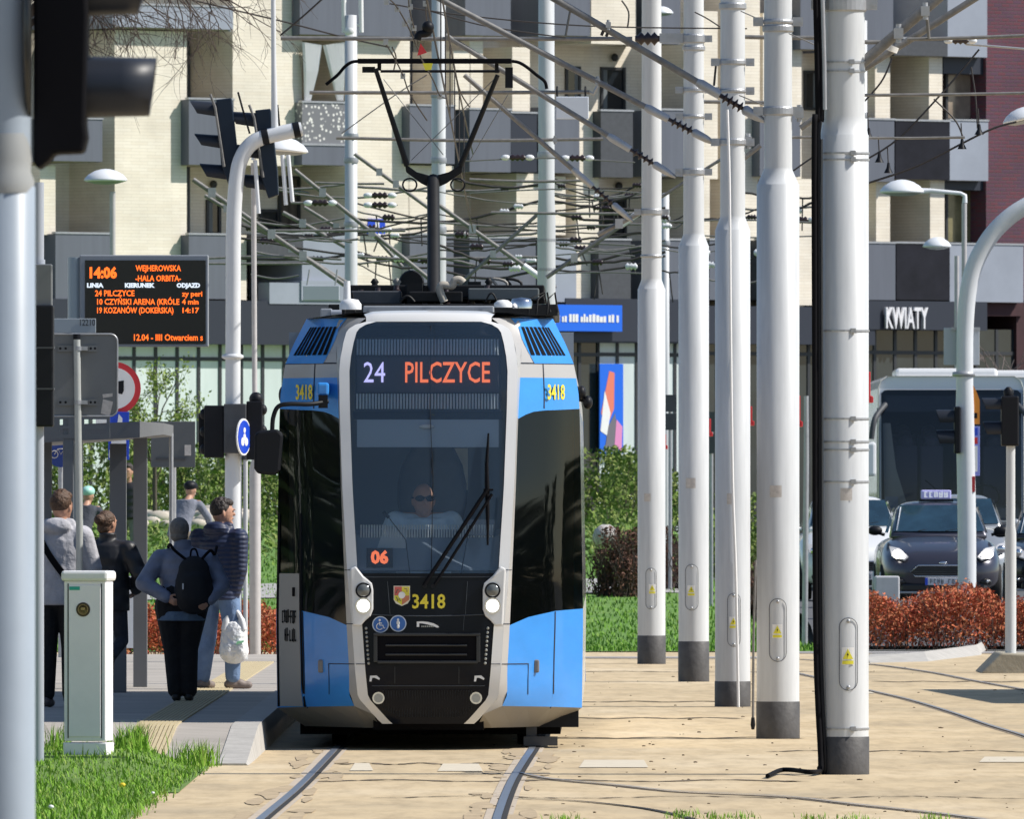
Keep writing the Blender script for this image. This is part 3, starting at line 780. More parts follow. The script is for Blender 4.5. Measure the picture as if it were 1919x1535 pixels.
# sloping skirt under the nose and dark underframe
mb = MB(); ss = [2, 3, 3.5, 4, 4.5, 5]
for sg in (1, -1):
    a = [TS(interp([(2, .272), (3, .335), (5, .31)], s), s*sg) for s in ss]; b_ = [Vector((p.x*.8+sg*.03, p.y+.32, .165)) for p in a]; c = [Vector((p.x*.8, p.y+1.2, .17)) for p in a]
    vs = a+b_+c; n = len(ss); fs = []
    for r_ in (0, 1):
        for j in range(n-1): q = (r_*n+j, (r_+1)*n+j, (r_+1)*n+j+1, r_*n+j+1); fs.append(q if sg > 0 else q[::-1])
    mb.add(vs, fs, 0, False)
mb.build('nose_skirt', M['tskirt'], tram, local=True)
mb = MB(); mb.box((-1.0, 1.6, .1), (1.0, 19.8, .33)); mb.box((-.42, .32, .15), (.42, 1.6, .24)); mb.build('underframe', M['blackmatte'], tram, local=True)
for sx in (-1, 1):
    mb = MB(); Mx = Matrix.Rotation(R(90), 3, 'Y')
    mb.lathe([(.29, -.06), (.31, -.05), (.31, .05), (.29, .06)], (sx*.72, 3.2, .3), 24, Mx); mb.build('wheel', M['blackmatte'], tram, local=True)
mb = MB(); mb.box((.74, 1.1, .04), (.82, 1.16, .3)); mb.box((.72, 1.05, .02), (.98, 1.12, .09)); mb.build('sand_pipe', M['darkgrey'], tram, local=True)
mb = MB()
mb.box((.8, 1.15, .16), (1.14, 1.9, .31)); mb.build('step_guard', M['black'], tram, local=True)
# seams
M['seam'] = mat('seam', (.01, .015, .03), .7)
def seam(vs, fs): q = MB(); q.add(vs, fs); q.build('panel_seam', M['seam'], tram, local=True)
for sg in (1, -1):
    for (z0, z1, sc_) in ((.31, 1.05, 4.0), (2.6, 2.945, 3.68)):
        n = 6; vs = [TS(lerp(z0, z1, i/n), sg*s)+Vector((0, -.004, 0)) for i in range(n+1) for s in (sc_-.015, sc_+.015)]
        seam(vs, [(2*i, 2*i+1, 2*i+3, 2*i+2) for i in range(n)])
    for z in (2.945,):
        vs = [TS(z+d, sg*s)+Vector((0, -.003, 0)) for s in sf for d in (-.005, .005)]; seam(vs, [(2*i, 2*i+2, 2*i+3, 2*i+1) for i in range(len(sf)-1)])
    for (za, sa, sb) in ((.655, 1, 3.45), (.96, 1, 3), (1.37, 1, 2.9)):
        k = 6; vs = [TS(za+d, sg*lerp(sa, sb, i/k))+Vector((0, -.008, 0)) for i in range(k+1) for d in (-.003, .003)]; seam(vs, [(2*i, 2*i+2, 2*i+3, 2*i+1) for i in range(k)])
    vs = [TS(z, sg*s)+Vector((0, -.005, 0)) for z in (.42, .53, .655) for s in (3.44, 3.455)]; seam(vs, [(0, 1, 3, 2), (2, 3, 5, 4)])
# door leaf on the platform side: pale lower panel, black rim, handwriting scrawl
mb = MB(); k = 8
vs = [TS(lerp(.325, 1.34, i/k), -s)+Vector((0, -.014, 0)) for i in range(k+1) for s in (4.12, 4.5, 4.9)]
fs = []
for i in range(k):
    for j in (0, 1): a = i*3+j; fs.append((a, a+3, a+4, a+1))
mb.add(vs, fs, 0, True); dr = mb.build('door', mat('door_grey', (.3, .29, .28), .4), tram, local=True)
mb = MB()
for (sa, sb) in ((4.03, 4.1), (4.91, 4.99)):
    vs = [TS(lerp(.32, 1.8, i/k), -s)+Vector((0, -.016, 0)) for i in range(k+1) for s in (sa, sb)]
    mb.add(vs, [(2*i, 2*i+2, 2*i+3, 2*i+1) for i in range(k)])
mb.build('door_seal', M['blackmatte'], dr, local=True)
p = TS(.95, -4.5); ang = math.atan2(TS(.95, -4.2).y-p.y, TS(.95, -4.2).x-p.x)
for z_, w_, n_, sd_, x_ in ((1.01, .26, 7, 3, -4.5), (.87, .22, 5, 5, -4.46)):
    scrawl('door_lettering', M['blackmatte'], dr, Matrix.Translation(TS(z_, x_)+Vector((0, -.02, 0))) @ Matrix.Rotation(ang, 4, 'Z') @ Matrix.Rotation(R(90), 4, 'X'), w_, .10, n_, sd_)
mb = MB(); mb.obox(TS(1.2, -4.32)+Vector((0, -.02, 0)), (.03, .02, .07)); mb.build('door_button', M['blackmatte'], dr, local=True, bevel=.005)
# fleet numbers on the corner panels
M['numyel'] = mat('number_yellow', (.8, .66, .05), .5)
for sg, s in ((1, 4.0), (-1, 3.95)):
    p = TS(2.72, sg*s); q = TS(2.72, sg*(s+.1)); ang = math.atan2((q.y-p.y)*sg, (q.x-p.x)*sg)
    text('fleet_number', '3418', .16, M['numyel'], tram, Matrix.Translation(p+Vector((0, -.012, 0))) @ Matrix.Rotation(ang, 4, 'Z') @ Matrix.Rotation(R(90), 4, 'X'), .001, .003, xs=.85 if sg > 0 else .75)
def FZ(px, py, o=.0):
    z = tz(py); x = tx(px); C = interp(Ct, z); t = min(1, abs(x)/max(C, .01))
    return Vector((x, interp(Nt, z)+.035*t*t-o, z))
text('fleet_number', '3418', .15, M['numyel'], tram, face_cam(FZ(803, 1129, .006)), .001, .003, xs=.86)
# headlight clusters: white pods with a dark upper lamp and a lit lower lamp
M['lit'] = mat('lit_lamp', (.9, .9, .9), .3, emis=(1, 1, 1), es=2.2)
M['lensdark'] = mat('lamp_lens', (.12, .13, .13), .1, spec=.8)
M['fog'] = mat('fog_lens', (.35, .36, .34), .15, spec=.8)
for sg in (1, -1):
    pl = [(.548, 1.40), (.49, 1.325), (.46, 1.30), (.425, 1.27), (.415, 1.22), (.415, 1.07), (.435, 1.02), (.475, .985), (.51, .945), (.57, .95), (.59, 1.38)]
    mb = MB(); mb.prism([(sg*x, interp(Nt, z)+.012, z) for x, z in (pl if sg < 0 else pl[::-1])], (0, -.05, 0))
    pod = mb.build('headlight_pod', M['twhite'], tram, local=True, bevel=.012)
    for (z, m, rr, nm) in ((1.215, 'lensdark', .048, 'headlight'), (1.098, 'lit', .05, 'headlight')):
        y = interp(Nt, z)-.04
        mb = MB(); disc(mb, (sg*.49, y, z), rr+.012, .006); ring = mb.build('lamp_bezel', M['black'] if nm and m == 'lensdark' else M['chrome'], pod, local=True)
        mb = MB(); Mx = Matrix.Rotation(R(90), 3, 'X'); mb.lathe([(rr, .005), (rr*.8, .016), (rr*.4, .024), (0, .026)], (sg*.49, y, z), 24, Mx); mb.build(nm, M[m], pod, local=True)
    p = FZ(709 if sg < 0 else 892, 1309, .004)
    mb = MB(); disc(mb, p, .046, .012); fg = mb.build('fog_lamp', M['chrome'], tram, local=True)
    mb = MB(); disc(mb, p+Vector((0, -.012, 0)), .034, .006); mb.build('lens', M['fog'], fg, local=True)
    mb = MB()                                       # column of marker lights
    for i in range(9):
        q = FZ((686 if sg < 0 else 914)+i*.6*(1 if sg < 0 else -1), 1178+i*8.2, .004); mb.ell(q, (.011, .006, .011), 8, 6)
    mb.build('marker_light', M['fog'], tram, local=True)
    q = TS(.62, sg*3.62); mb = MB(); mb.obox(q+Vector((0, -.012, .015)), (.045, .03, .1)); mb.build('side_marker', mat('marker_grey', (.2, .19, .19), .3), tram, local=True, bevel=.012)
    mb = MB(); c = FZ(702 if sg < 0 else 898, 1272, .005)
    mb.prism([c+Vector(v) for v in ((-.035, 0, .02), (.015, 0, .022), (.04, 0, .0), (.035, 0, -.012), (.0, 0, .004), (-.018, 0, .004), (-.024, 0, -.024), (-.04, 0, -.024))], (0, -.003, 0)); mb.build('tow_eye_mark', M['white'], tram, local=True)
# mask details: grille recess, slats, lower ribbed vent, badge, stickers
mb = MB()
a, b_ = FZ(700, 1244), FZ(900, 1187)
yq = interp(Nt, b_.z)-.02; x0, x1, z0, z1 = a.x, b_.x, a.z, b_.z
for (u0_, v0, u1_, v1) in [(x0, z1-.022, x1, z1), (x0+.03, z0, x1-.02, z0+.022), (x0, z0+.01, x0+.03, z1-.022), (x1-.03, z0+.01, x1, z1-.022), (x0+.09, z0+.06, x1-.1, z0+.075), (x0+.09, z0+.13, x1-.1, z0+.145)]:
    mb.box((u0_, yq-.02, v0), (u1_, yq+.03, v1))
mb.build('radiator_grille', mat('grille_plastic', (.02, .022, .026), .3), tram, local=True, bevel=.005)
mb = MB(); mb.box((x0+.03, yq-.004, z0+.022), (x1-.03, yq+.02, z1-.022)); mb.build('grille_backing', M['blackmatte'], tram, local=True)
mb = MB()
for i in range(34):
    px = 718+i*5.0; e = max(0, (abs(px-802)-55)/32); lo = 1345-e*18
    if lo < 1298: continue
    a = FZ(px, lo, .004); b_ = FZ(px, 1294, .004)
    mb.add([a+Vector((-.006, 0, 0)), a+Vector((.004, -.008, 0)), a+Vector((.006, 0, 0)), b_+Vector((-.006, 0, 0)), b_+Vector((.004, -.008, 0)), b_+Vector((.006, 0, 0))], [(0, 1, 4, 3), (1, 2, 5, 4), (0, 2, 1), (3, 4, 5)])
mb.build('lower_vent', mat('vent_ribs', (.018, .021, .027), .45, spec=.2), tram, local=True)
mb = MB()
for (xa, ya, xb, yb, wd) in [(697, 1286, 908, 1286, .006), (688, 1152, 912, 1152, .008), (726, 1090, 731, 1152, .004), (876, 1090, 872, 1152, .004), (870, 1155, 868, 1182, .004), (740, 1250, 740, 1282, .003), (860, 1250, 860, 1282, .003), (673, 1082, 930, 1082, .004)]:
    pts = [FZ(lerp(xa, xb, i/8), lerp(ya, yb, i/8)+(3*math.sin(math.pi*i/8) if ya == yb == 1152 else 0), .002) for i in range(9)]
    mb.tube(pts, wd*.6, 6)
mb.build('mask_crease', mat('mask_crease', (.05, .06, .075), .25), tram, local=True)
# city arms: quartered shield
def shield(s=1.0): return [(-.062, .075), (.062, .075), (.062, -.03), (.045, -.058), (0, -.078), (-.045, -.058), (-.062, -.03)]
c = FZ(753, 1117, .004)
mb = MB(); mb.prism([c+Vector((x, 0, z)) for x, z in shield()[::-1]], (0, -.003, 0)); arms = mb.build('coat_of_arms', mat('arms_rim', (.75, .72, .6), .4), tram, local=True)
quads = [((-.056, .002), (0, .069), 'red', (.6, .12, .1)), ((.0, .002), (.056, .069), 'yel', (.72, .62, .06)), ((-.056, -.045), (0, .002), 'yel', (.7, .66, .05)), ((0, -.045), (.056, .002), 'red', (.55, .2, .1))]
for i, ((xa, za), (xb, zb_), _, cc) in enumerate(quads):
    mb = MB(); yy = c.y-.0045
    if za < 0: pts = [(xa, zb_), (xb, zb_), (xb, za if i == 2 else za), (xa, za)]; pts = [(xa, zb_), (xb, zb_), (xb, -.07 if xb == 0 else -.03), (xa, -.03 if xa < 0 else -.07)]
    else: pts = [(xa, zb_), (xb, zb_), (xb, za), (xa, za)]
    mb.prism([Vector((c.x+x, yy, c.z+z)) for x, z in pts[::-1]], (0, -.002, 0)); mb.build('quarter', mat('arms_field', cc, .4), arms, local=True)
mb = MB(); disc(mb, (c.x, c.y-.0065, c.z+.005), .026, .003); mb.build('roundel', M['white'], arms, local=True)
mb = MB(); mb.tube([(c.x-.045, c.y-.007, c.z+.02), (c.x-.03, c.y-.007, c.z+.05), (c.x-.012, c.y-.007, c.z+.03)], .004, 5); mb.tube([(c.x+.02, c.y-.007, c.z+.055), (c.x+.04, c.y-.007, c.z+.055), (c.x+.04, c.y-.007, c.z+.03)], .004, 5); mb.tube([(c.x-.04, c.y-.007, c.z-.01), (c.x-.03, c.y-.007, c.z-.04), (c.x-.02, c.y-.007, c.z-.02), (c.x-.01, c.y-.007, c.z-.04)], .004, 5)
mb.build('charge', mat('arms_charge', (.12, .08, .06), .5), arms, local=True)
# round blue stickers
M['stblue'] = mat('sticker_blue', (.03, .13, .42), .35)
for px, kind in ((713, 'wheelchair'), (746, 'guide')):
    c = FZ(px, 1171 if kind == 'wheelchair' else 1169, .004)
    mb = MB(); disc(mb, c, .063, .003); st = mb.build('round_sticker', mat('sticker_rim', (.6, .66, .75), .4), tram, local=True)
    mb = MB(); disc(mb, c+Vector((0, -.003, 0)), .055, .003); mb.build('sticker_field', M['stblue'], st, local=True)
    mb = MB(); o = c+Vector((0, -.007, 0)); V = lambda x, z: o+Vector((x, 0, z))
    if kind == 'wheelchair':
        mb.ell(V(-.006, .034), (.009, .002, .009), 8, 6); mb.tube([V(-.008, .02), V(-.006, -.004), V(.018, -.006), V(.026, -.028), V(.035, -.026)], .0045, 6); mb.tube([V(-.007, .012), V(.012, .01)], .004, 6)
        mb.tube([V(-.006+.024*math.cos(t), -.014+.024*math.sin(t)) for t in [R(110+i*22) for i in range(11)]], .004, 6)
    else:
        mb.ell(V(0, .03), (.009, .002, .009), 8, 6); mb.ell(V(0, .006), (.013, .002, .018), 8, 6); mb.ell(V(0, -.022), (.01, .002, .018), 8, 6)
    mb.build('pictogram', M['white'], st, local=True)
c = FZ(802, 1171, .005)
mb = MB(); up = [(-.085, .022), (-.045, .024), (.0, .02), (.045, .008), (.075, -.008), (.085, -.02)]; dn = [(.07, -.024), (.035, -.01), (.0, -.0), (-.04, .008), (-.066, .01), (-.066, -.018), (-.085, -.018)]
mb.prism([c+Vector((x, 0, z)) for x, z in (up+dn)[::-1]], (0, -.004, 0)); bd = mb.build('maker_badge', M['white'], tram, local=True)
mb = MB()
for i in range(7): mb.box((c.x-.05+i*.014, c.y-.004, c.z-.02), (c.x-.041+i*.014, c.y, c.z-.008))
mb.build('badge_lettering', M['fog'], bd, local=True)
# ---------------------------------------------------------------- behind the windscreen
M['blind'] = mat('ribbed_blind', (.8, .88, .9), .5)
M['display'] = mat('led_panel', (.03, .03, .036), .5)
def inner(px0, px1, py0, py1, back, m, name, ribs=0, parent=tram):
    mb = MB(); zA, zB = tz(py1), tz(py0); n = 2
    def pt(px, z): return Vector((tx(px), interp(Nt, z)+back, z))
    a, b_, c, d = pt(px0, zA), pt(px1, zA), pt(px1, zB), pt(px0, zB); th = Vector((0, .03, 0))
    if not ribs: mb.add([a, b_, c, d, a+th, b_+th, c+th, d+th], [(0, 1, 2, 3), (5, 4, 7, 6), (4, 0, 3, 7), (1, 5, 6, 2), (3, 2, 6, 7), (4, 5, 1, 0)])
    else:
        for i in range(ribs):
            p, q = lerp(a, b_, i/ribs), lerp(a, b_, (i+.62)/ribs); r_, s_ = lerp(d, c, (i+.62)/ribs), lerp(d, c, i/ribs); o = Vector((0, -.012, 0))
            m1, m2 = (p+q)/2+o, (r_+s_)/2+o
            mb.add([p, m1, q, r_, m2, s_], [(0, 1, 4, 5), (1, 2, 3, 4)])
    return mb.build(name, m, parent, local=True)
inner(664, 938, 624, 770, .14, M['display'], 'destination_box')
inner(666, 936, 634, 664, .125, M['blind'], 'blind', 46)
inner(666, 936, 737, 766, .125, M['blind'], 'blind', 46)
inner(660, 942, 607, 628, .10, M['black'], 'top_cover')
inner(660, 942, 770, 786, .08, M['black'], 'header_bar')
dsp = inner(668, 934, 668, 734, .10, mat('led_matrix', (.045, .04, .045), .5), 'led_display')
M['ledo'] = mat('led_orange', (.9, .2, .08), .5, emis=(1, .19, .06), es=.85)
M['ledw'] = mat('led_lilac', (.7, .65, .95), .5, emis=(.62, .57, 1), es=.85)
zc = tz(699); yy = interp(Nt, zc)+.085; til = math.atan2(interp(Nt, tz(668))-interp(Nt, tz(734)), tz(668)-tz(734))
text('route_number', '24', .235, M['ledw'], dsp, face_cam((tx(700), yy, zc), 0, -til), .002, .0, xs=.74)
text('destination', 'PILCZYCE', .235, M['ledo'], dsp, face_cam((tx(837), yy, zc), 0, -til), .002, .0015, xs=.635)
M['cabin'] = mat('cabin_dark', (.20, .25, .32), .7)
M['cabinl'] = mat('cabin_blue_grey', (.42, .48, .56), .7)
mb = MB(); mb.box((-1.05, 1.1, .32), (1.05, 19.9, .36)); mb.box((-.62, .35, .75), (.62, 1.3, .8)); mb.build('cab_floor', M['cabin'], tram, local=True)
mb = MB(); mb.box((-1.1, 2.3, .36), (1.1, 2.36, 3.2)); mb.build('cab_partition', M['cabin'], tram, local=True)
mb = MB(); mb.box((tx(822), 2.27, tz(918)), (tx(872), 2.295, tz(838))); mb.build('partition_daylight', mat('partition_daylight', (.85, .88, .8), .5), tram, local=True)  # pale panel painted as daylight seen through the tram's rear
mb = MB(); mb.box((tx(762), 2.27, tz(1000)), (tx(780), 2.295, tz(838))); mb.box((tx(803), 2.27, tz(900)), (tx(812), 2.295, tz(838))); mb.build('partition_rail', M['cabinl'], tram, local=True)
inner(668, 934, 786, 838, .06, M['cabinl'], 'sun_blind')
mb = MB()
mb.prism([(-.57, .12, 1.36), (-.57, .3, 1.64), (-.57, .62, 1.68), (-.57, .75, 1.36)], (1.14, 0, 0)); dash = mb.build('dashboard', M['cabin'], tram, local=True, bevel=.03)
inner(674, 926, 984, 1008, .21, mat('dash_vent', (.8, .84, .86), .5), 'dash_vent', 50, dash)
mb = MB(); mb.prism([(tx(700), .2, tz(1046)), (tx(758), .2, tz(1046)), (tx(762), .3, tz(990)), (tx(720), .3, tz(985))], (0, .03, 0)); mb.build('control_panel', mat('panel_grey', (.5, .54, .58), .6), dash, local=True)
mb = MB(); mb.prism([(tx(770), .16, tz(1078)), (tx(845), .16, tz(1078)), (tx(835), .22, tz(1042)), (tx(772), .22, tz(1036))], (0, .03, 0)); mb.build('paper_sheet', mat('paper', (.6, .72, .85), .8), dash, local=True)
mb = MB(); mb.prism([(tx(880), .26, tz(1004)), (tx(925), .26, tz(1004)), (tx(928), .3, tz(974)), (tx(872), .3, tz(974))], (0, .03, 0)); mb.build('ticket_box', M['greyl'], dash, local=True)
c = FZ(711, 1046, -.07); mb = MB(); mb.box((c.x-.1, c.y, c.z-.075), (c.x+.1, c.y+.03, c.z+.075)); nb = mb.build('block_number_box', M['black'], tram, local=True)
text('block_number', '06', .13, M['ledo'], nb, face_cam(c+Vector((0, -.008, 0))), .002, .006)
mb = MB(); c = FZ(799, 799, -.03); mb.ell(c, (.06, .02, .018), 12, 6); mb.build('roof_lamp', M['white'], tram, local=True)
# driver's seat
mb = MB(); mb.ell((tx(805), 1.75, 1.95), (.27, .09, .45)); mb.box((tx(805)-.25, 1.2, 1.1), (tx(805)+.25, 1.7, 1.25)); mb.build('driver_seat', M['darkgrey'], tram, local=True)
# wipers
mb = MB(); y = lambda p: p
a, b_ = FZ(794, 1098, .03), FZ(914, 916, .06); mb.tube([a, b_], .016, 6); a, b_ = FZ(812, 1100, .03), FZ(922, 926, .06); mb.tube([a, b_], .012, 6)
wp = mb.build('wiper_arm', M['blackmatte'], tram, local=True)
mb = MB(); mb.tube([FZ(915, 812, .025), FZ(912, 870, .03), FZ(913, 916, .035), FZ(914, 970, .03), FZ(914, 1022, .025)], [.008, .015, .02, .015, .008], 6); mb.tube([FZ(906, 918, .05), FZ(924, 918, .05)], .009, 6); mb.build('wiper_blade', M['blackmatte'], wp, local=True)
for px in (796, 811):
    mb = MB(); disc(mb, FZ(px, 1099, .0), .016, .04); mb.build('wiper_pivot', M['black'], wp, local=True)
mb = MB(); mb.tube([FZ(806, 608, .004), FZ(805, 760, .004), FZ(811, 900, .004), FZ(808, 1075, .004)], .003, 5); mb.build('aerial_wire', M['black'], tram, local=True)
mb = MB(); mb.tube([FZ(718, 960, -.04), FZ(728, 970, -.03)], .014, 8); mb.tube([FZ(728, 970, -.03), FZ(760, 1012, -.03), FZ(768, 1076, -.03)], .004, 5); mb.tube([FZ(880, 985, -.04), FZ(870, 1040, -.04), FZ(864, 1076, -.04)], .005, 5); mb.build('microphone', M['black'], tram, local=True)
# mirror on its bracket, cameras on the other side
V = lambda px, py, y: Vector((tx(px), y, tz(py)))
mb = MB(); mb.box((tx(592), .35, tz(742)), (tx(615), .75, tz(716))); mir = mb.build('mirror_bracket', M['tblue'], tram, local=True, bevel=.02)
mb = MB(); mb.tube(smooth([V(612, 752, .35), V(580, 757, .25), V(540, 757, .2), V(520, 762, .2), V(511, 782, .2), V(509, 806, .2)], 6), .018, 10); mb.obox(V(604, 752, .35), (.07, .1, .1)); mb.build('mirror_arm', M['black'], mir, local=True)
mb = MB(); mb.prism([V(482, 808, .16), V(520, 804, .16), V(530, 815, .16), V(524, 882, .16), V(515, 891, .16), V(482, 888, .16), V(475, 878, .16), V(476, 815, .16)][::-1], (0, .09, 0)); mb.build('mirror_housing', M['black'], mir, local=True, bevel=.02)
for px, py in ((1089, 733), (1101, 752)):
    mb = MB(); mb.ell(V(px, py, 1.3), (.038, .06, .052)); mb.tube([V(px-6, py-4, 1.35), V(1080, py-8, 1.4)], .02, 6); mb.build('side_camera', M['black'], tram, local=True)
mb = MB(); mb.ell(V(524, 738, 1.5), (.04, .08, .075)); mb.build('side_camera', M['black'], tram, local=True)
# ---------------------------------------------------------------- roof gear
M['rfgrey'] = mat('roof_box_grey', (.3, .32, .35), .5, var=.1)
M['rfdark'] = mat('roof_gear_dark', (.014, .014, .015), .55, var=.3, scale=5, spec=.25)
V = lambda px, py, y: Vector(((px-802)*(TY+y)/FPX, y, CAMH-(py-HOR)*(TY+y)/FPX))
def rbox(name, px0, px1, py0, py1, y0, y1, m, bev=.01):
    a, b_ = V(px0, py1, y0), V(px1, py0, y0); mb = MB(); mb.box((a.x, y0, a.z), (b_.x, y1, b_.z)); return mb.build(name, m, tram, local=True, bevel=bev)
cw = rbox('roof_coaming', 677, 922, 573, 596, 1.25, 1.6, M['rfgrey'])
mb = MB()
for px in (693, 799, 905): a = V(px, 592, 1.24); mb.box((a.x-.02, a.y-.02, a.z), (a.x+.02, a.y, a.z+.06))
mb.build('coaming_rib', M['rfgrey'], cw, local=True)
rbox('roof_tray', 642, 1012, 534, 562, 3.0, 5.5, M['rfdark']); rbox('resistor_box', 870, 1003, 540, 562, 2.6, 2.95, mat('resistor_box', (.12, .135, .14), .5)); rbox('resistor_box', 650, 745, 545, 570, 2.6, 2.95, M['darkgrey'])
rbox('roof_platform', 610, 1040, 570, 592, 2.0, 6.5, M['rfdark']); rbox('cable_duct', 760, 860, 546, 566, 2.4, 2.6, M['rfdark'])
rbox('horn_box', 596, 618, 578, 597, 1.5, 1.7, M['rfgrey']); mb = MB(); mb.tube([V(616, 586, 1.5), V(636, 586, 1.5)], .022, 8); mb.build('horn', M['greyl'], tram, local=True)
mb = MB(); mb.lathe([(.085, 0), (.085, .04), (.06, .075), (0, .085)], V(652, 580, 1.7), 18); mb.lathe([(.03, 0), (.025, .2)], V(645, 575, 1.9), 10); mb.build('antenna_dome', M['white'], tram, local=True)
mb = MB(); mb.lathe([(.07, 0), (.07, .03), (.04, .055), (0, .06)], V(938, 576, 1.7), 18); mb.build('antenna_dome', M['white'], tram, local=True)
mb = MB(); mb.lathe([(.085, 0), (.085, .05), (.07, .075), (0, .085)], V(972, 578, 1.8), 20); mb.build('antenna_dome', M['chrome'], tram, local=True)
rr_ = random.Random(4)
for px, py, hh in ((700, 560, 22), (735, 556, 30), (828, 560, 24), (905, 556, 26), (875, 562, 20), (668, 564, 18)):
    a = V(px, py, 2.9); mb = MB(); mb.lathe([(.03, 0)]+[(.034 if i % 2 else .022, .015+i*.018) for i in range(7)]+[(.02, .15)], a-Vector((0, 0, .06)), 10); mb.build('roof_insulator', M['insul'] if rr_.random() < .6 else M['tskirt'], tram, local=True)
for k in range(9):
    px = rr_.uniform(660, 960); w_ = rr_.uniform(20, 60); y = rr_.uniform(2.2, 3.6); h = rr_.uniform(8, 22)
    mb = MB(); mb.tube([V(px+w_*t, 566-h*math.sin(math.pi*t), y) for t in [i/10 for i in range(11)]], rr_.uniform(.006, .014), 6); mb.build('roof_cable', M['rfdark'] if k % 3 else M['tskirt'], tram, local=True)
for px, pw in ((640, 14), (985, 30), (1000, 20), (1020, 14)):
    mb = MB(); mb.tube([V(px, 590, 2.0), V(px+2, 560, 2.0), V(px+pw, 548, 2.05), V(px+pw+6, 585, 2.0)], .008, 6); mb.build('roof_cable', M['rfdark'], tram, local=True)
# pantograph
PY = 4.0
pan = MB(); pan.tube([V(806, 566, 2.6), V(801, 335, PY)], [.052, .048], 12); pan.obox(V(770, 555, 2.7), (.12, .3, .2)); pan = pan.build('pantograph', M['rfdark'], tram, local=True)
mb = MB(); mb.tube([V(808, 566, 2.54), V(803, 345, PY-.06)], .012, 6); mb.build('control_rod', M['tskirt'], pan, local=True)
mb = MB(); mb.prism([V(748, 306, PY), V(770, 322, PY), V(800, 330, PY), V(830, 322, PY), V(856, 306, PY), V(856, 322, PY), V(826, 343, PY), V(806, 352, PY), V(796, 352, PY), V(778, 343, PY), V(750, 322, PY)][::-1], (0, .07, 0)); mb.build('knuckle', M['rfdark'], pan, local=True, bevel=.008)
for a, b_ in (((752, 310), (693, 128)), ((852, 310), (922, 140))):
    mb = MB(); mb.tube([V(*a, PY), V(*b_, PY-.1)], [.024, .018], 10); mb.build('upper_arm', M['rfdark'], pan, local=True)
for px in (757, 847):
    mb = MB(); c = V(px, 346, PY-.02); mb.tube([c+Vector((.055*math.cos(t), 0, .05*math.sin(t))) for t in [2*math.pi*i/16 for i in range(16)]], .008, 6, closed=True); mb.build('spring_ring', M['black'], pan, local=True)
mb = MB(); mb.box((V(660, 0, PY).x, PY-.14, V(0, 119, PY).z), (V(948, 0, PY).x, PY-.02, V(0, 110, PY).z))
for pts in ([(664, 114), (648, 116), (634, 126), (622, 140), (600, 158)], [(944, 114), (960, 116), (975, 124), (995, 140), (1010, 152), (1014, 166)]): mb.tube(smooth([V(*p, PY-.08) for p in pts], 5), .014, 8)
mb.build('collector_head', M['blackmatte'], pan, local=True, bevel=.006)
mb = MB(); mb.tube([V(702, 133, PY+.1), V(925, 133, PY+.1)], .011, 8); mb.obox(V(680, 130, PY), (.1, .1, .045)); mb.obox(V(943, 145, PY), (.06, .08, .16)); mb.obox(V(700, 122, PY), (.03, .06, .08)); mb.obox(V(920, 124, PY), (.03, .06, .1)); mb.build('head_crossbar', M['black'], pan, local=True)
mb = MB()
for a, b_ in (((708, 148), (820, 290)), ((915, 148), (760, 300)), ((945, 170), (870, 300))): mb.tube([V(*a, PY), V(*b_, PY)], .0035, 5)
mb.build('stay_wire', M['rope'], pan, local=True)

# more roof clutter around the pantograph foot
rq = random.Random(12)
for i in range(12):
    px = rq.choice((668, 690, 712, 735, 760, 775, 835, 850, 880, 905, 930, 960, 985)); y = rq.uniform(3.0, 5.2); h = rq.uniform(8, 34); a = V(px, 560, y); b_ = V(px+rq.uniform(-6, 6), 556-h, y); mb = MB()
    if i % 3 == 0: mb.obox(a+Vector((0, 0, h*.002)), (rq.uniform(.06, .16), .1, h*.0052))
    elif i % 3 == 1: mb.lathe([(.02, 0)]+[(.035 if j % 2 else .022, .02+j*.016) for j in range(8)]+[(.015, .16)], a, 9)
    else: mb.tube(smooth([a, lerp(a, b_, .6)+Vector((.05, 0, 0)), b_, b_+Vector((.12, 0, -.03)), V(px+30, 562, y)], 4), .013, 6)
    mb.build('roof_fitting', M['rfdark'] if i % 4 else M['tskirt'], tram, local=True)
mb = MB(); c = V(762, 530, 3.4); mb.lathe([(.09, -.1), (.1, -.08), (.1, .08), (.09, .1)], c, 18, Matrix.Rotation(R(90), 3, 'X')); mb.obox(c-Vector((0, 0, .1)), (.1, .12, .18)); mb.build('drive_motor', M['rfdark'], tram, local=True)
mb = MB(); mb.tube(smooth([V(826, 566, 2.35), V(818, 545, 2.35), V(822, 534, 2.35), V(840, 536, 2.35), V(845, 526, 2.35), V(855, 524, 2.35), V(862, 530, 2.35)], 5), .03, 8); mb.build('pale_hose', mat('hose_beige', (.42, .38, .32), .7), tram, local=True)
# ================================================================ catenary poles
def ring(mb, c, z, r, h, mat_=0): mb.lathe([(r, z-h/2), (r, z+h/2)], c, 24, None, mat_, False)
def stadium(cx, z0, z1, hw, R0, ang0, n=8):
    pts = []
    for i in range(n+1): t = math.pi*i/n; pts.append((hw*math.cos(t), z1-hw+hw*math.sin(t)))
    for i in range(n+1): t = math.pi+math.pi*i/n; pts.append((hw*math.cos(t), z0+hw+hw*math.sin(t)))
    return pts
def on_cyl(c, r, x, z):      # point on the camera side of a cylinder
    x = max(-r*.98, min(r*.98, x)); return Vector((c.x+x, c.y-math.sqrt(r*r-x*x), z))
def patch(mb, g, r, xa, xb, z0, z1, n=6, mat_=0):
    vs = [on_cyl(g, r, lerp(xa, xb, i/n), z) for i in range(n+1) for z in (z0, z1)]
    mb.add(vs, [(2*i, 2*i+2, 2*i+3, 2*i+1) for i in range(n)], mat_)
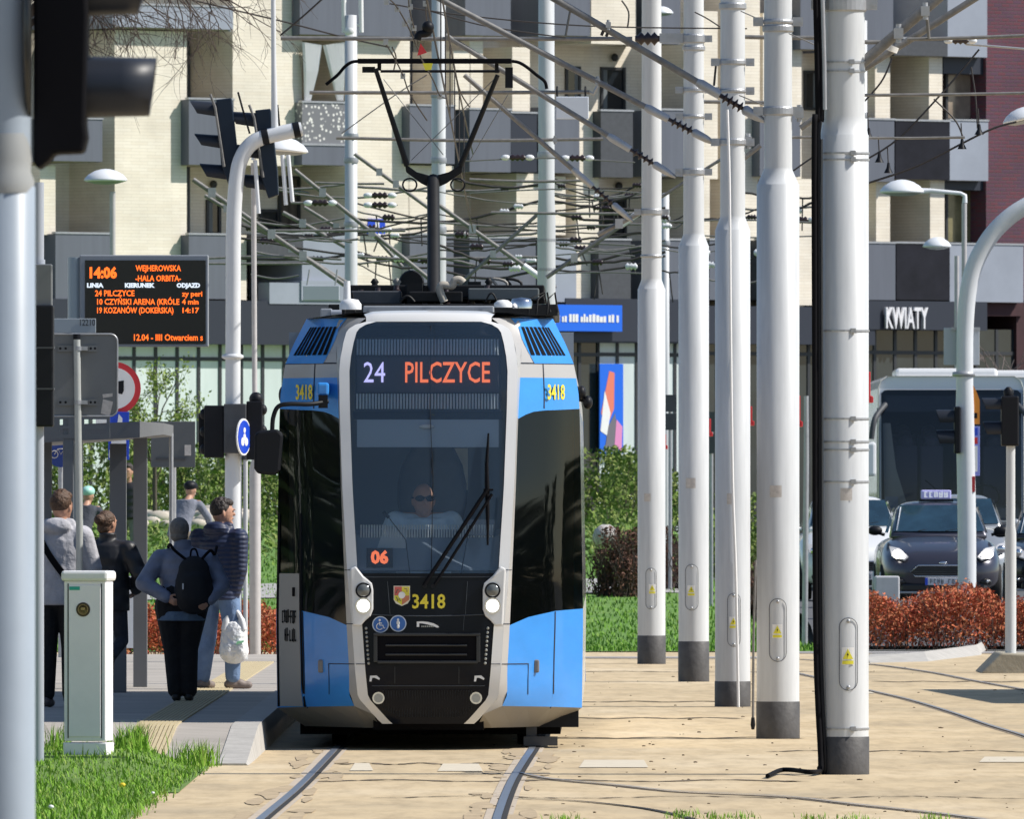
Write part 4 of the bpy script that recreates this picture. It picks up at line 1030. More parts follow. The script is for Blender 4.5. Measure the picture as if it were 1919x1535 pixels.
def catpole(label, px, py, wpx, ycol, ytop_w, band_y, hatch, sticker, extra=(), zt=10.5, plate=None):
    g = G(px, py); k = g.y/FPX; r = wpx/2*k; r2 = ytop_w/2*k
    Z = lambda y: CAMH-(y-HOR)*k
    o = thing('catenary_pole', label, 'pole', g, group='row of white catenary poles between the tracks')
    zc0 = Z(ycol[1]); zc1 = Z(ycol[0])
    mb = MB(); mb.lathe([(r, 0), (r, zc0-.004), (r*.97, zc0), (r2*1.02, zc1), (r2, zc1+.02), (r2*.93, zt)], g, 40); mb.build('shaft', M['polewhite'], o)
    mb = MB(); mb.lathe([(r+.004, 0), (r+.004, Z(band_y)), (r, Z(band_y)+.004)], g, 40); mb.build('base_band', M['poleband'], o)
    if hatch:
        x, y0, y1, hw = hatch; hx = (x-px)*k; hw = hw*k; z0, z1 = Z(y1), Z(y0)
        pts = [on_cyl(g, r+.006, hx+a, b) for a, b in stadium(0, z0, z1, hw, r, 0)]
        mb = MB(); mb.tube(pts, .0024, 5, closed=True)
        h = mb.build('access_hatch', M['darkgrey'], o)
        mb = MB()
        for zz in (z0+hw*.35, z1-hw*.35): mb.ell(on_cyl(g, r+.008, hx, zz), (.014, .012, .014), 8, 6)
        mb.build('bolt', M['galv'], h)
    if sticker:
        x, y0, y1 = sticker; xs = (x-px)*k; z0, z1 = Z(y1), Z(y0); sw = (z1-z0)*.36
        mb = MB(); patch(mb, g, r+.004, xs-sw, xs+sw, z0, z1); st = mb.build('warning_sticker', M['white'], o)
        mb = MB(); zm = lerp(z0, z1, .32); a, b_, c, d = [on_cyl(g, r+.0075, xs+sx*sw*.85, z) for sx, z in ((-1, zm), (0, zm), (1, zm), (0, z1-.01))]
        mb.quad(a, b_, d); mb.quad(b_, c, d); patch(mb, g, r+.007, xs-sw*.9, xs+sw*.9, z0+.004, zm-.01); mb.build('warning_triangle', M['yellow'], st)
        mb = MB(); zz = lerp(zm, z1, .15); q = lambda dx, t: on_cyl(g, r+.011, xs+dx*sw, lerp(zm, z1, t))
        mb.quad(q(.06, .62), q(-.16, .32), q(-.02, .32), q(-.08, .12), q(.16, .42), q(.02, .42)); mb.build('lightning_mark', M['black'], st)
    if plate:
        x, y0, y1, w_ = plate; xs = (x-px)*k
        mb = MB(); patch(mb, g, r+.004, xs-w_*k, xs+w_*k, Z(y1), Z(y0)); mb.build('worn_notice', M['paper'], o)
    return o, g, k, r, r2, Z
def collar(o, g, k, r, Z, y, h, ears=True):
    z = Z(y); mb = MB(); mb.lathe([(r+.006, z-h*k/2), (r+.012, z-h*k/2+.01), (r+.012, z+h*k/2-.01), (r+.006, z+h*k/2)], g, 30, None, 0, False)
    if ears:
        for sg in (1, -1): mb.box((g.x+sg*(r+.045)-.04, g.y-.035, z-.035), (g.x+sg*(r+.045)+.04, g.y-.02, z+.035)); mb.box((g.x+sg*(r+.045)-.04, g.y+.02, z-.035), (g.x+sg*(r+.045)+.04, g.y+.035, z+.035)); mb.tube([(g.x+sg*(r+.06), g.y-.05, z), (g.x+sg*(r+.06), g.y+.05, z)], .014, 6)
    return mb.build('collar', M['galv'], o)
def bands(o, g, k, r, Z, ys, cable=True):
    for y in ys:
        mb = MB(); z = Z(y); ring(mb, g, z, r+.006, .013); mb.obox((g.x+r*.35, g.y-r*.94-.008, z), (.035, .02, .032)); mb.build('steel_band', M['galv'], o)
def arm(o, k, y, a, b_, w_, insul=True, m='tubegrey', yo=0):
    """inclined cantilever tube from pixel a (far end) to pixel b (at the pole)"""
    A = P(a[0], a[1], y+yo); B = P(b_[0], b_[1], y); r = w_*k/2
    d = (A-B).normalized(); mb = MB(); L = 50*k if insul else 0
    mb.tube([A, B+d*(L*1.0)], r, 12); t = mb.build('cantilever_tube', M[m], o)
    if insul:
        mb = MB(); Mx = d.to_track_quat('Z', 'Y').to_matrix(); s = r*1.0
        prof = [(s*.6, 0)]
        for i in range(4): prof += [(s*.6, L*(.05+i*.22)), (s*1.75, L*(.10+i*.22)), (s*1.6, L*(.13+i*.22)), (s*.65, L*(.17+i*.22))]
        prof += [(s*.7, L)]
        mb.lathe(prof, B, 14, Mx); mb.build('insulator', M['insul'], t)
        mb = MB(); mb.lathe([(r*1.3, L), (r*1.35, L*1.2), (r*1.5, L*1.8), (r*1.05, L*2.0)], B, 14, Mx); mb.build('tube_socket', M['galv'], t)
        mb = MB(); mb.lathe([(r*.9, 0), (r*1.5, -L*.1), (r*1.3, -L*.6), (r*.5, -L*1.0)], B, 12, Mx); mb.build('insulator_foot', M['galv'], t)
    return t
def hbar(o, k, y, x0, x1, py, w_, y1=None):
    mb = MB(); py1 = py if y1 is None else y1; mb.tube([P(x0, py, y), P((x0+x1)/2, (py+py1)/2+1, y), P(x1, py1, y)], w_*k/2, 8); return mb.build('steady_tube', M['tubegrey'], o)
def clamp(o, k, p, s=12):
    mb = MB(); mb.obox(p, (s*k*.8, s*k*.8, s*k*.9)); mb.lathe([(s*k*.25, -s*k*.8), (s*k*.25, s*k*.8)], p, 8); return mb.build('clamp', M['galv'], o)
def dropper(o, k, a, b_, w_=3):
    mb = MB(); mb.tube([a, b_], w_*k/2, 6); return mb.build('dropper', M['tubegrey'], o)

# 1 nearest pole, with black feeder cables
o, g, k, r, r2, Z = catpole('nearest and thickest white pole, with black feeder cables running down its left side', 1582, 1452, 92, (222, 252), 78, 1382, (1589, 1158, 1294, 17), (1588, 1213, 1246), plate=(1585, 915, 938, 11))
collar(o, g, k, r2, Z, 8, 26)
bands(o, g, k, r2, Z, (116, 133)); bands(o, g, k, r, Z, (287, 299, 620, 785, 828, 843, 903, 1366))
arm(o, k, g.y, (1790, -32), (1604, 128), 20, False); arm(o, k, g.y+.3, (1850, -18), (1600, 140), 13, False)
for p, w_ in (((1684, 62), 22), ((1734, 20), 20)): clamp(o, k, P(*p, g.y-.08), w_)
mb = MB(); mb.tube([P(1668, 95, g.y+.2), P(1672, 85, g.y+.2)], .05, 8); mb.build('tube_socket', M['white'], o)
for x0, x1, py, w_, y1 in [(1605, 1650, 77, 8, 78), (1700, 1925, 73, 7, 66), (1605, 1925, 178, 6, 174), (1615, 1808, 258, 5, 257)]: hbar(o, k, g.y, x0, x1, py, w_, y1)
dropper(o, k, P(1737, 30, g.y-.05), P(1741, 72, g.y-.02), 7)
c = thing('feeder_cable', 'bundle of black cables strapped to nearest white pole, curling over the ground', 'cable', (g.x-r, g.y, 0))
pts = [P(1528, -30, g.y-.12), P(1533, 205, g.y-.12), P(1530, 222, g.y-.12), P(1526, 260, g.y-.15), P(1527, 700, g.y-.15), P(1529, 1200, g.y-.15), P(1538, 1420, g.y-.16), P(1536, 1440, g.y-.2)]
mb = MB(); mb.tube(smooth(pts, 5), .02, 10)
mb.build('cable', M['blackmatte'], c)
mb = MB(); mb.tube(smooth([p+Vector((.029, .03, 0)) for p in pts[:-1]]+[P(1543, 1452, g.y-.1)], 5), .016, 10); mb.build('cable', M['black'], c)
mb = MB(); mb.tube(smooth([p+Vector((.052, .045, 0)) for p in pts[3:-1]], 5), .009, 6); mb.build('cable', M['signback'], c)
mb = MB(); mb.tube(smooth([P(1540, 1425, g.y-.15), G(1545, 1450)+Vector((0, -.1, .03)), G(1520, 1455)+Vector((0, -.15, .03)), G(1480, 1452)+Vector((0, -.2, .035)), G(1460, 1452)+Vector((0, -.2, .03)), G(1437, 1459)+Vector((0, -.3, .02))], 6), .016, 8); mb.build('cable', M['blackmatte'], c)
mb = MB(); mb.tube([P(1541, -30, g.y-.2), P(1545, 120, g.y-.2), P(1546, 205, g.y-.2)], .014, 8); mb.build('conduit', M['galv'], c)
# 2
o, g, k, r, r2, Z = catpole('second white pole from the right, clean, with an upper collar at the long grey tube', 1458, 1385, 80, (318, 345), 53, 1316, (1457, 1122, 1240, 16), (1456, 1170, 1196), plate=(1453, 910, 932, 11))
collar(o, g, k, r2, Z, 208, 16); collar(o, g, k, r2, Z, 53, 13, False); collar(o, g, k, r2, Z, 40, 8)
arm(o, k, g.y, (1020, -14), (1392, 203), 13)
clamp(o, k, P(1140, 46, g.y-.05), 12); mb = MB(); mb.tube([P(1131, 56, g.y), P(1127, 66, g.y)], .014, 6); mb.tube([P(1140, 58, g.y), P(1136, 68, g.y)], .014, 6); mb.build('dropper', M['wire'], o)
dropper(o, k, P(1070, 10, g.y), P(1060, 66, g.y), 5)
arm(o, k, g.y, (1560, 198), (1500, 240), 11, False)
clamp(o, k, P(1498, 212, g.y), 20)
# 3
o, g, k, r, r2, Z = catpole('third white pole from the right, with a thin white tube running down its front', 1373, 1325, 66, (408, 430), 47, 1278, (1375, 1112, 1212, 12), (1374, 1156, 1178), plate=(1369, 925, 945, 7))
collar(o, g, k, r2, Z, 266, 12); collar(o, g, k, r2, Z, 116, 10); collar(o, g, k, r2, Z, 11, 12, False); collar(o, g, k, r2, Z, 170, 7)
arm(o, k, g.y, (795, -18), (1297, 246), 11)
clamp(o, k, P(1120, 152, g.y), 12)
for pts in ([P(1342, 118, g.y), P(1338, 160, g.y)], [P(1392, 120, g.y), P(1383, 165, g.y)]): mb = MB(); mb.tube(pts, .012, 6); mb.build('stay', M['wire'], o)
arm(o, k, g.y, (1425, 272), (1384, 305), 9, False); clamp(o, k, P(1402, 264, g.y), 18)
mb = MB(); pts = [P(1363, 205, g.y-.3), P(1367, 350, g.y-.3), P(1369, 600, g.y-.34), P(1373, 900, g.y-.34), P(1379, 1075, g.y-.34), P(1384, 1330, g.y-.34)]
mb.tube(smooth(pts, 4), .013, 8); mb.build('drain_tube', M['white'], o)
# 4
o, g, k, r, r2, Z = catpole('fourth white pole from the right, with several grey collars near its top', 1300, 1278, 57, (440, 460), 39, 1203, (1296, 1058, 1144, 12), (1295, 1097, 1117), plate=(1294, 896, 915, 9))
collar(o, g, k, r2, Z, 322, 12); collar(o, g, k, r2, Z, 72, 16); collar(o, g, k, r2, Z, 90, 9, False); collar(o, g, k, r2, Z, 168, 8); collar(o, g, k, r2, Z, 218, 6)
arm(o, k, g.y, (835, 66), (1224, 306), 10)
hbar(o, k, g.y, 526, 1185, 71, 8, 72)
mb = MB(); mb.lathe([(.03, 0)]+[(.075 if i % 2 else .035, .03+.035*i) for i in range(7)]+[(.03, .27)], P(1190, 72, g.y), 14, Matrix.Rotation(R(90), 3, 'Y')); mb.build('insulator', M['insul'], o)
mb = MB(); mb.box((P(1236, 0, g.y).x, g.y-.04, Z(80)), (P(1280, 0, g.y).x, g.y+.04, Z(62))); mb.build('tube_bracket', M['galv'], o)
# 5
o, g, k, r, r2, Z = catpole('fifth and farthest white pole of the row, closest to the tram', 1221, 1245, 52, (525, 541), 38, 1192, (1220, 1065, 1142, 10), (1222, 1095, 1113), plate=(1213, 925, 940, 6))
collar(o, g, k, r2, Z, 397, 11); collar(o, g, k, r2, Z, 480, 5, False)
arm(o, k, g.y, (870, 140), (1148, 382), 9)
hbar(o, k, g.y, 580, 1105, 173, 7, 172); clamp(o, k, P(1040, 262, g.y), 10)
mb = MB(); mb.tube([P(1105, 172, g.y), P(1112, 176, g.y), P(1116, 168, g.y), P(1120, 160, g.y)], .02, 6); mb.build('hook', M['galv'], o)
# far poles behind
def farpole(label, px, py, wpx, Y, top=None, collars=(), taper=1.0, parts=True):
    k = Y/FPX; x = (px-959.5)*k; z0 = CAMH-(py-HOR)*k if py else 0; r = wpx/2*k; zt = CAMH-(top-HOR)*k if top is not None else 13
    o = thing('catenary_pole', label, 'pole', (x, Y, z0), group='thinner white catenary poles farther back')
    mb = MB(); mb.lathe([(r, z0), (r, lerp(z0, zt, .45)), (r*taper, lerp(z0, zt, .47)), (r*taper*.95, zt), (0, zt+.01)], (x, Y, 0), 26); mb.build('shaft', M['polewhite'], o)
    for y in collars:
        z = CAMH-(y-HOR)*k; mb = MB(); mb.lathe([(r*taper+.01, z-.04), (r*taper+.016, z), (r*taper+.01, z+.04)], (x, Y, 0), 20); mb.build('collar', M['galv'], o)
    return o, (x, Y), k
fp = [farpole('tall white pole behind the pantograph on its left, topped by a small ball', 658, None, 30, 225, 28, (255, 300, 420), .8),
      farpole('tall white pole straight behind the pantograph post', 822, None, 28, 232, None, (178, 300, 430), .95),
      farpole('tall white pole behind the tram roof on the right', 1024, None, 34, 215, None, (290, 450, 505), .9),
      farpole('thin short white pole with a rough top between two thick poles', 1247, 1120, 15, 260, 362, (410, 455), 1.0),
      farpole('white pole mostly hidden behind nearest thick pole', 1616, None, 20, 240, 38, (215, 300), .95)]
o, (x, y), k = fp[0]
mb = MB(); mb.ell(P(656, 58, y-.02), (.085, .085, .09), 14, 9)
for px in (644, 676): mb.tube([P(px, -20, y), P(px+1, 60, y)], .035, 8)
mb.tube([P(644, 46, y), P(676, 46, y)], .02, 6); mb.build('twin_insulator', M['white'], o)
# plain grey box signs fixed behind the poles
for x0, x1, y0, y1, Y, lab in [(1244, 1268, 740, 806, 250, 'dark grey double sign panel on the thin short white pole'), (1322, 1344, 772, 850, 240, 'dark grey panel sign between third and fourth white poles')]:
    o = thing('road_sign', lab, 'sign', P((x0+x1)/2, y1, Y)); a, b_ = P(x0, y1, Y), P(x1, y0, Y); mb = MB(); mb.box((a.x, Y-.03, a.z), (b_.x, Y, lerp(a.z, b_.z, .47))); mb.box((a.x, Y-.03, lerp(a.z, b_.z, .52)), (b_.x, Y, b_.z)); mb.build('panel', M['darkgrey'], o)
    mb = MB(); xm = (a.x+b_.x)/2; mb.tube([(xm, Y+.04, bank(xm, Y)-.1), (xm, Y+.04, b_.z)], .03, 8); mb.build('post', M['galv'], o)
for px, y0, y1, Y, lab in [(1493, 742, 800, 126.5, 'second'), (1403, 762, 798, 146, 'third'), (1326, 785, 818, 167, 'fourth'), (1242, 814, 842, 186, 'fifth'), (1624, 697, 755, 108.6, 'nearest')]:
    a, b_ = P(px-6, y1, Y), P(px+6, y0, Y); mb = MB(); mb.box((a.x, Y-.2, a.z), (b_.x, Y+.2, b_.z)); mb.prism([(b_.x, Y-.2, a.z), (b_.x, Y-.2, a.z+.05), (b_.x+.02, Y-.2, a.z+.04), (b_.x+.02, Y-.2, a.z)], (0, .4, 0))
    tag(mb.build('red_marker', M['red'], None, bevel=.004), 'narrow red marker plate fixed to the right side of %s white pole from the right' % lab if lab != 'nearest' else 'narrow red marker plate fixed to the right side of nearest white pole', 'marker', 'red marker plates on the poles')
# thin leaning stake and thin white rod by the second pole
o = thing('marker_stake', 'thin rusty grey stake standing beside the second white pole', 'stake', G(1411, 1368)); mb = MB(); g2 = G(1411, 1368); mb.tube([g2, P(1412, 1200, g2.y), P(1416, 1050, g2.y)], [.012, .012, .01], 6); mb.build('rod', M['tubegrey'], o); mb = MB(); mb.lathe([(.012, 0), (.02, .04), (.014, .1)], g2, 8); mb.build('foot', M['black'], o)
o = thing('marker_post', 'thin grey post between second and nearest white poles', 'post', G(1508, 1160)); g2 = P(1508, 1160, 205); mb = MB(); mb.tube([(g2.x, 205, 0), P(1511, 860, 205), P(1511, 742, 205)], [.04, .035, .03], 8); mb.build('post', M['galv'], o)

# white plate hanging from the steady tube
o = thing('hanging_plate', 'blank white plate hanging from a horizontal tube above the tram', 'sign', P(1072, 225, 183)); a, b_ = P(1042, 223, 183.2), P(1103, 181, 183.2)
mb = MB(); mb.box((a.x, 183.1, a.z), (b_.x, 183.14, b_.z)); mb.build('plate', mat('plate_pale_blue', (.62, .68, .78), .5), o, bevel=.008)
mb = MB()
for px in (1044, 1097): c = P(px, 173, 183.2); mb.tube([c+Vector((0, .05*math.cos(t), .07*math.sin(t))) for t in [2*math.pi*i/10 for i in range(10)]], .012, 5, closed=True)
mb.build('hanger_ring', M['black'], o)
o = thing('hanging_plate', 'blank pale grey plate hanging low behind the left of the tram roof', 'sign', P(600, 562, 215)); a, b_ = P(568, 563, 215), P(636, 535, 215)
mb = MB(); mb.box((a.x, 214.98, a.z), (b_.x, 215.02, b_.z)); mb.build('plate', mat('plate_grey', (.5, .53, .6), .5), o, bevel=.008); mb = MB(); mb.tube([P(575, 536, 215), P(580, 505, 215)], .012, 5); mb.tube([P(628, 536, 215), P(632, 505, 215)], .012, 5); mb.build('hanger', M['galv'], o)
# ---------------------------------------------------------------- overhead line: spans, contact wires
def wire(label, pts, w_, Ys, m='rope', ins=(), cat='wire', grp='span wires over the tracks'):
    if not isinstance(Ys, (list, tuple)): Ys = [Ys]*len(pts)
    q = [P(p[0], p[1], y) for p, y in zip(pts, Ys)]; k = Ys[0]/FPX
    o = thing('overhead_wire', label, cat, q[0], group=grp)
    mb = MB(); mb.tube(smooth(q, 6) if len(q) > 2 else q, w_*k/2, 6); mb.build('wire', M[m], o)
    for (px, py) in ins:
        c = P(px, py, Ys[0]-.03); rr = 7*k; Mx = Matrix.Rotation(R(90), 3, 'Y'); mb = MB()
        prof = [(rr*.4, -rr*2.2)]+[((rr if i % 2 else rr*.5), -rr*2+i*rr*.66) for i in range(7)]+[(rr*.4, rr*2.2)]
        mb.lathe(prof, c, 10, Mx); mb.build('insulator', M['insul'], o)
        for s in (-1, 1): mb = MB(); mb.ell(c+Vector((s*rr*3.2, 0, 0)), (rr*1.3, rr*.8, rr*.8), 10, 6); mb.build('end_fitting', M['lampwhite'], o)
    return o
def tubearm(label, a, b_, w_, Y, fit=(), ins=None):
    k = Y/FPX; A, B = P(*a, Y), P(*b_, Y); o = thing('cantilever_arm', label, 'arm', A, group='cantilever tubes of the far poles')
    mb = MB(); mb.tube([A, B], w_*k/2, 8); mb.build('tube', M['tubegrey'], o)
    for t in fit: mb = MB(); mb.obox(lerp(A, B, t)+Vector((0, -.03, 0)), (w_*k*1.6, w_*k*1.5, w_*k*2)); mb.build('clamp', M['galv'], o)
    if ins:
        d = (A-B).normalized(); Mx = d.to_track_quat('Z', 'Y').to_matrix(); s = w_*k*.55; L = 34*k; prof = [(s*.6, 0)]
        for i in range(4): prof += [(s*1.5, L*(.1+i*.22)), (s*.6, L*(.17+i*.22))]
        mb = MB(); mb.lathe(prof+[(s*.6, L)], B-d*L, 10, Mx); mb.build('insulator', M['insul'], o)
        mb = MB(); mb.tube([B, B+d*L*1.2], w_*k*.75, 8); mb.build('socket', M['lampwhite'], o)
    return o
for lab, a, b_, w_, Y, fit in [
    ('sloping tube passing from traffic light towards the tram roof, upper of a close pair', (362, 336), (656, 541), 9, 216, (.12, .5, .7)),
    ('sloping tube passing from traffic light towards the tram roof, lower of a close pair', (384, 366), (654, 532), 7, 217, (.15, .6)),
    ('sloping tube from the lamp dish down to the tall white pole left of pantograph', (552, 318), (815, 531), 8, 222, (.2, .55)),
    ('short sloping tube with pale end left of the tall ball topped pole, lower one', (530, 398), (654, 466), 8, 230, (.3,)),
    ('short sloping tube with pale end left of the tall ball topped pole, upper one', (570, 388), (656, 441), 7, 235, (.7,)),
    ('sloping tube behind the left upper pantograph arm', (664, 288), (820, 402), 7, 220, (.3, .5)),
    ('sloping tube falling to the right behind the pantograph post', (800, 368), (1014, 521), 8, 226, (.4,)),
    ('sloping tube crossing from left pantograph arm to behind tram roof', (700, 440), (818, 571), 7, 236, (.5,))]:
    tubearm(lab, a, b_, w_, Y, fit, lab.startswith('sloping tube falling'))
tubearm('upper right rising tube behind the third pole', (1222, 380), (1372, 285), 6, 205, (.5,)); tubearm('rising tube between the fifth pole and the tall pole behind the roof', (1024, 520), (1198, 398), 8, 210, (.3,), True)
tubearm('rising tube left of the tall pole behind the roof', (830, 560), (1018, 392), 7, 224, (.5,)); tubearm('rising tube beside the fifth white pole', (1120, 440), (1200, 398), 9, 188, (.5,))
for lab, y, x0, x1, w_, Y, ins, dy in [
    ('horizontal tube behind the pantograph arms at the level of hanging plate hooks', 258, 630, 1130, 7, 200, (), 5), ('wire with insulator behind the pantograph knuckle', 302, 860, 1190, 3, 205, ((970, 295), (1082, 296)), -6),
    ('pale rippling span just above the knuckle level on the right', 336, 880, 1100, 6, 208, (), 4), ('thin span below the pantograph knuckle', 362, 880, 1240, 3, 212, (), -8), ('span through the blue street sign height', 432, 470, 760, 6, 218, (), 0),
    ('long low span left of the mast, upper one', 484, 388, 640, 5, 220, (), -4), ('long low span left of the mast, lower one', 494, 388, 600, 5, 221, (), 0), ('lowest left span with a slight sag', 514, 470, 560, 4, 224, (), 8),
    ('span through the upper shadows with an end insulator', 342, 590, 720, 5, 226, (), 2), ('span with pale insulator right of traffic lights', 380, 545, 610, 5, 220, ((600, 380),), 0), ('thin span level with the tent balcony lattice', 360, 548, 580, 4, 222, (), -1),
    ('pair of short insulator spans, upper', 366, 690, 740, 3, 228, ((712, 366),), 0), ('pair of short insulator spans, lower', 384, 690, 745, 3, 229, ((712, 384),), 0), ('span wire rising behind the ball topped pole', 452, 540, 660, 4, 223, (), -6), ('pale double span beside the ball topped pole', 446, 560, 672, 5, 224, (), 6),
    ('span across the right hand far pole, upper', 398, 920, 1190, 6, 214, (), 2), ('span across the right hand far pole, middle', 458, 1010, 1190, 4, 216, (), -2), ('span across the right hand far pole, lower', 478, 1040, 1190, 3, 219, (), -4), ('lowest right span in front of dark balconies', 512, 1040, 1240, 3, 222, (), -2),
    ('span behind first three poles low down', 415, 1250, 1530, 4, 208, (), -3), ('second span behind first three poles', 440, 1290, 1530, 3, 211, (), 5), ('span with an insulator by the nearest pole', 415, 1490, 1560, 5, 214, ((1500, 412),), 2), ('horizontal tube behind the second pole', 257, 1470, 1560, 6, 190, (), 0), ('stub tube between second and third poles', 190, 1304, 1450, 8, 196, (), 1), ('tube stub at the top of second and nearest pole', 68, 1384, 1540, 9, 190, (), 2)]:
    wire(lab, [(x0, y), ((x0+x1)/2, y+dy), (x1, y+(2 if dy else 0))], w_, Y, 'tubegrey' if w_ > 4 else 'rope', ins)
for lab, pts, w_, Y in [('long sagging wire from upper left tree to steady tube', [(330, -8), (430, 16), (540, 42), (640, 68), (730, 88)], 3.5, 190), ('slanting black stay at the left end of the top tube', [(525, 66), (570, 28), (625, -22)], 4, 168), ('wire from the top centre to the second pole, upper', [(730, 6), (860, 27), (1100, 48), (1400, 53)], 3, 150), ('wire curving under the top tube', [(800, 18), (900, 46), (1000, 62), (1060, 70)], 3, 160),
                      ('thin stay across the left upper arm', [(640, 250), (740, 178), (800, 140)], 2.5, 175), ('thin curving loop at the right edge of upper left', [(1165, 0), (1178, 22), (1176, 52)], 3.5, 165), ('stay from the fourth pole to second pole', [(1302, 22), (1325, 34), (1350, 50)], 3, 150), ('stay from third pole to second pole', [(1388, 20), (1420, 34), (1450, 45)], 2.5, 130), ('stay from second to nearest pole', [(1478, 62), (1520, 80), (1560, 100)], 2.5, 120), ('lilac stay under the third collar', [(1385, 178), (1410, 188), (1440, 200)], 2.5, 140)]:
    wire(lab, pts, w_, Y, 'wire' if w_ >= 3 else 'rope')
for lab, pts, w_ in [('slack wire on the right rising from the dark balcony to top tube', [(1560, 330), (1670, 270), (1760, 180), (1835, 92)], 4), ('slack wire on the right sloping up to the edge lamp', [(1620, 345), (1720, 310), (1850, 245), (1905, 228)], 4.5), ('dark guy wire behind nearest pole', [(1600, 210), (1650, 155), (1672, 108)], 4), ('thin drop wire beside the reflecting window', [(1820, 125), (1828, 180), (1832, 240)], 3.5), ('thin drop wire beside the pale pilaster', [(1750, 185), (1790, 225), (1805, 258)], 3.5), ('thin curved wire from lower left to nearest pole', [(1486, 320), (1530, 290), (1570, 270)], 3.5)]:
    wire(lab, pts, w_, 150, 'wire')
o = wire('tube end with two dark insulators at the right edge of the view', [(1810, 82), (1860, 86), (1930, 92)], 5, 108.5, 'galv', ((1800, 76),))
for px, py in ((1628, 255), (1648, 300), (1665, 320), (1803, 275), (1835, 248)):
    k = 150/FPX; o = thing('wire_clamp', 'small black dropper clamp hanging from slack wire at %s' % {1628: 'the nearest pole', 1648: 'the grey balcony, upper', 1665: 'the grey balcony, lower', 1803: 'the long right tube end', 1835: 'the reflecting window'}[px], 'clamp', P(px, py, 150), group='dropper clamps'); mb = MB(); mb.tube([P(px-2, py-45, 150), P(px, py-8, 150)], .006, 5); mb.build('rod', M['wire'], o); mb = MB(); mb.lathe([(.045, 0), (.02, .05), (.012, .1)], P(px, py+4, 150), 8); mb.build('weight', M['black'], o)
# contact wire and messenger along the track, with droppers and hangers
def along(label, x0, x1, z, y0, y1, r, sag=0):
    n = 24; pts = [(lerp(x0, x1, i/n), lerp(y0, y1, i/n), z-sag*math.sin(math.pi*i/n)) for i in range(n+1)]
    o = thing('contact_wire', label, 'wire', pts[0], group='wires running along the track'); mb = MB(); mb.tube(pts, r, 6); mb.build('wire', M['wire'], o); return o
cz = CAMH-(109-HOR)*(TY+PY)/FPX+.004
along('contact wire running over the pantograph bar along the track', -.64, -.5, cz, 60, 200, .008)
o = along('sagging messenger wire above the contact wire', -.64, -.5, cz+1.0, 60, 200, .009, .35)
for i, yy in enumerate((126, 133, 141, 150, 160, 172)):
    mb = MB(); t = (yy-60)/140; x = lerp(-.64, -.5, t); mb.tube([(x, yy, cz), (x, yy, cz+1.0-.35*math.sin(math.pi*t))], .006, 5); mb.build('dropper', M['wire'], o)
# tangle of droppers and the section insulator with red and yellow flags over the tram
o = thing('section_insulator', 'black section insulator with red and yellow flags hanging over the pantograph', 'insulator', P(795, 60, 112))
mb = MB(); mb.tube(smooth([P(782, 74, 112), P(786, 64, 112), P(800, 62, 112), P(806, 54, 112)], 5), [.028]*16, 10); mb.ell(P(802, 50, 112), (.045, .05, .045), 12, 8); mb.build('body', M['black'], o)
mb = MB(); mb.prism([P(788, 80, 112), P(800, 98, 112), P(782, 104, 112)][::-1], (0, .02, 0)); mb.build('flag', M['red'], o)
mb = MB(); mb.prism([P(792, 118, 114), P(811, 118, 114), P(808, 130, 114), P(797, 131, 114)][::-1], (0, .02, 0)); mb.build('flag', M['yellow'], o)
mb = MB()
for pts in ([(728, -4), (745, 14), (770, 60), (790, 110)], [(765, -8), (768, 20), (778, 60), (784, 80)], [(800, -6), (798, 18), (800, 40)], [(722, 80), (738, 106), (755, 140), (768, 175), (800, 225)], [(790, 110), (812, 150), (824, 178), (836, 184)], [(735, 88), (742, 106), (738, 130)], [(850, 120), (862, 170), (880, 200)]):
    mb.tube(smooth([P(x, y, 112+.02*y) for x, y in pts], 5), .0055, 5)
mb.build('hanger_wire', M['wire'], o)
for px, py in ((744, 16), (769, 12), (797, 6), (724, 3), (768, 38), (758, 44), (755, 142), (776, 52), (824, 180), (723, 78)):
    mb = MB(); mb.obox(P(px, py, 112+.02*py), (.035, .03, .04)); mb.build('clip', M['galv'], o)

# dense tangle of thin far spans between the masts
rt = random.Random(66)
def tangle(label, x0, x1, y0, y1, n, grp):
    for i in range(n):
        xa, xb = x0[i % len(x0)]; ya = rt.uniform(y0, y1); yb = ya+rt.uniform(-45, 45) if i % 3 else ya+rt.uniform(-4, 4); Y = rt.uniform(226, 238); k = Y/FPX; w_ = rt.choice((2.6, 3.4, 4.2, 5.2)); sg_ = rt.uniform(4, 26)
        q = [P(lerp(xa, xb, t/14), lerp(ya, yb, t/14)+sg_*math.sin(math.pi*t/14)+rt.uniform(-1.5, 1.5), Y) for t in range(15)]
        o = thing('overhead_wire', label, 'wire', q[0], group=grp); mb = MB(); mb.tube(q, w_*k/2, 5); mb.build('wire', M['tubegrey'] if i % 3 == 0 else M['wire'], o)
        for j in range(rt.choice((0, 1, 2))):
            c = q[rt.randrange(2, 13)]; s_ = rt.uniform(4, 8)*k; mb = MB(); mb.lathe([(s_*.4, -s_*1.6), (s_, -s_), (s_*.5, -s_*.4), (s_, 0), (s_*.5, s_*.5), (s_, s_), (s_*.4, s_*1.6)], c, 8, Matrix.Rotation(R(90), 3, 'Y')); mb.build('insulator', M['insul'] if rt.random() < .6 else M['lampwhite'], o)
        if i % 2:
            c = q[rt.randrange(2, 13)]; mb = MB(); mb.tube([c, c+Vector((rt.uniform(-.1, .1), 0, -rt.uniform(.2, .5)))], 1.3*k, 4); mb.build('dropper', M['wire'], o)
tangle('thin wavy span wire in the tangle left of the pantograph post', ((437, 658), (658, 822), (478, 822), (658, 1024)), None, 330, 515, 24, 'tangled span wires left of the pantograph')
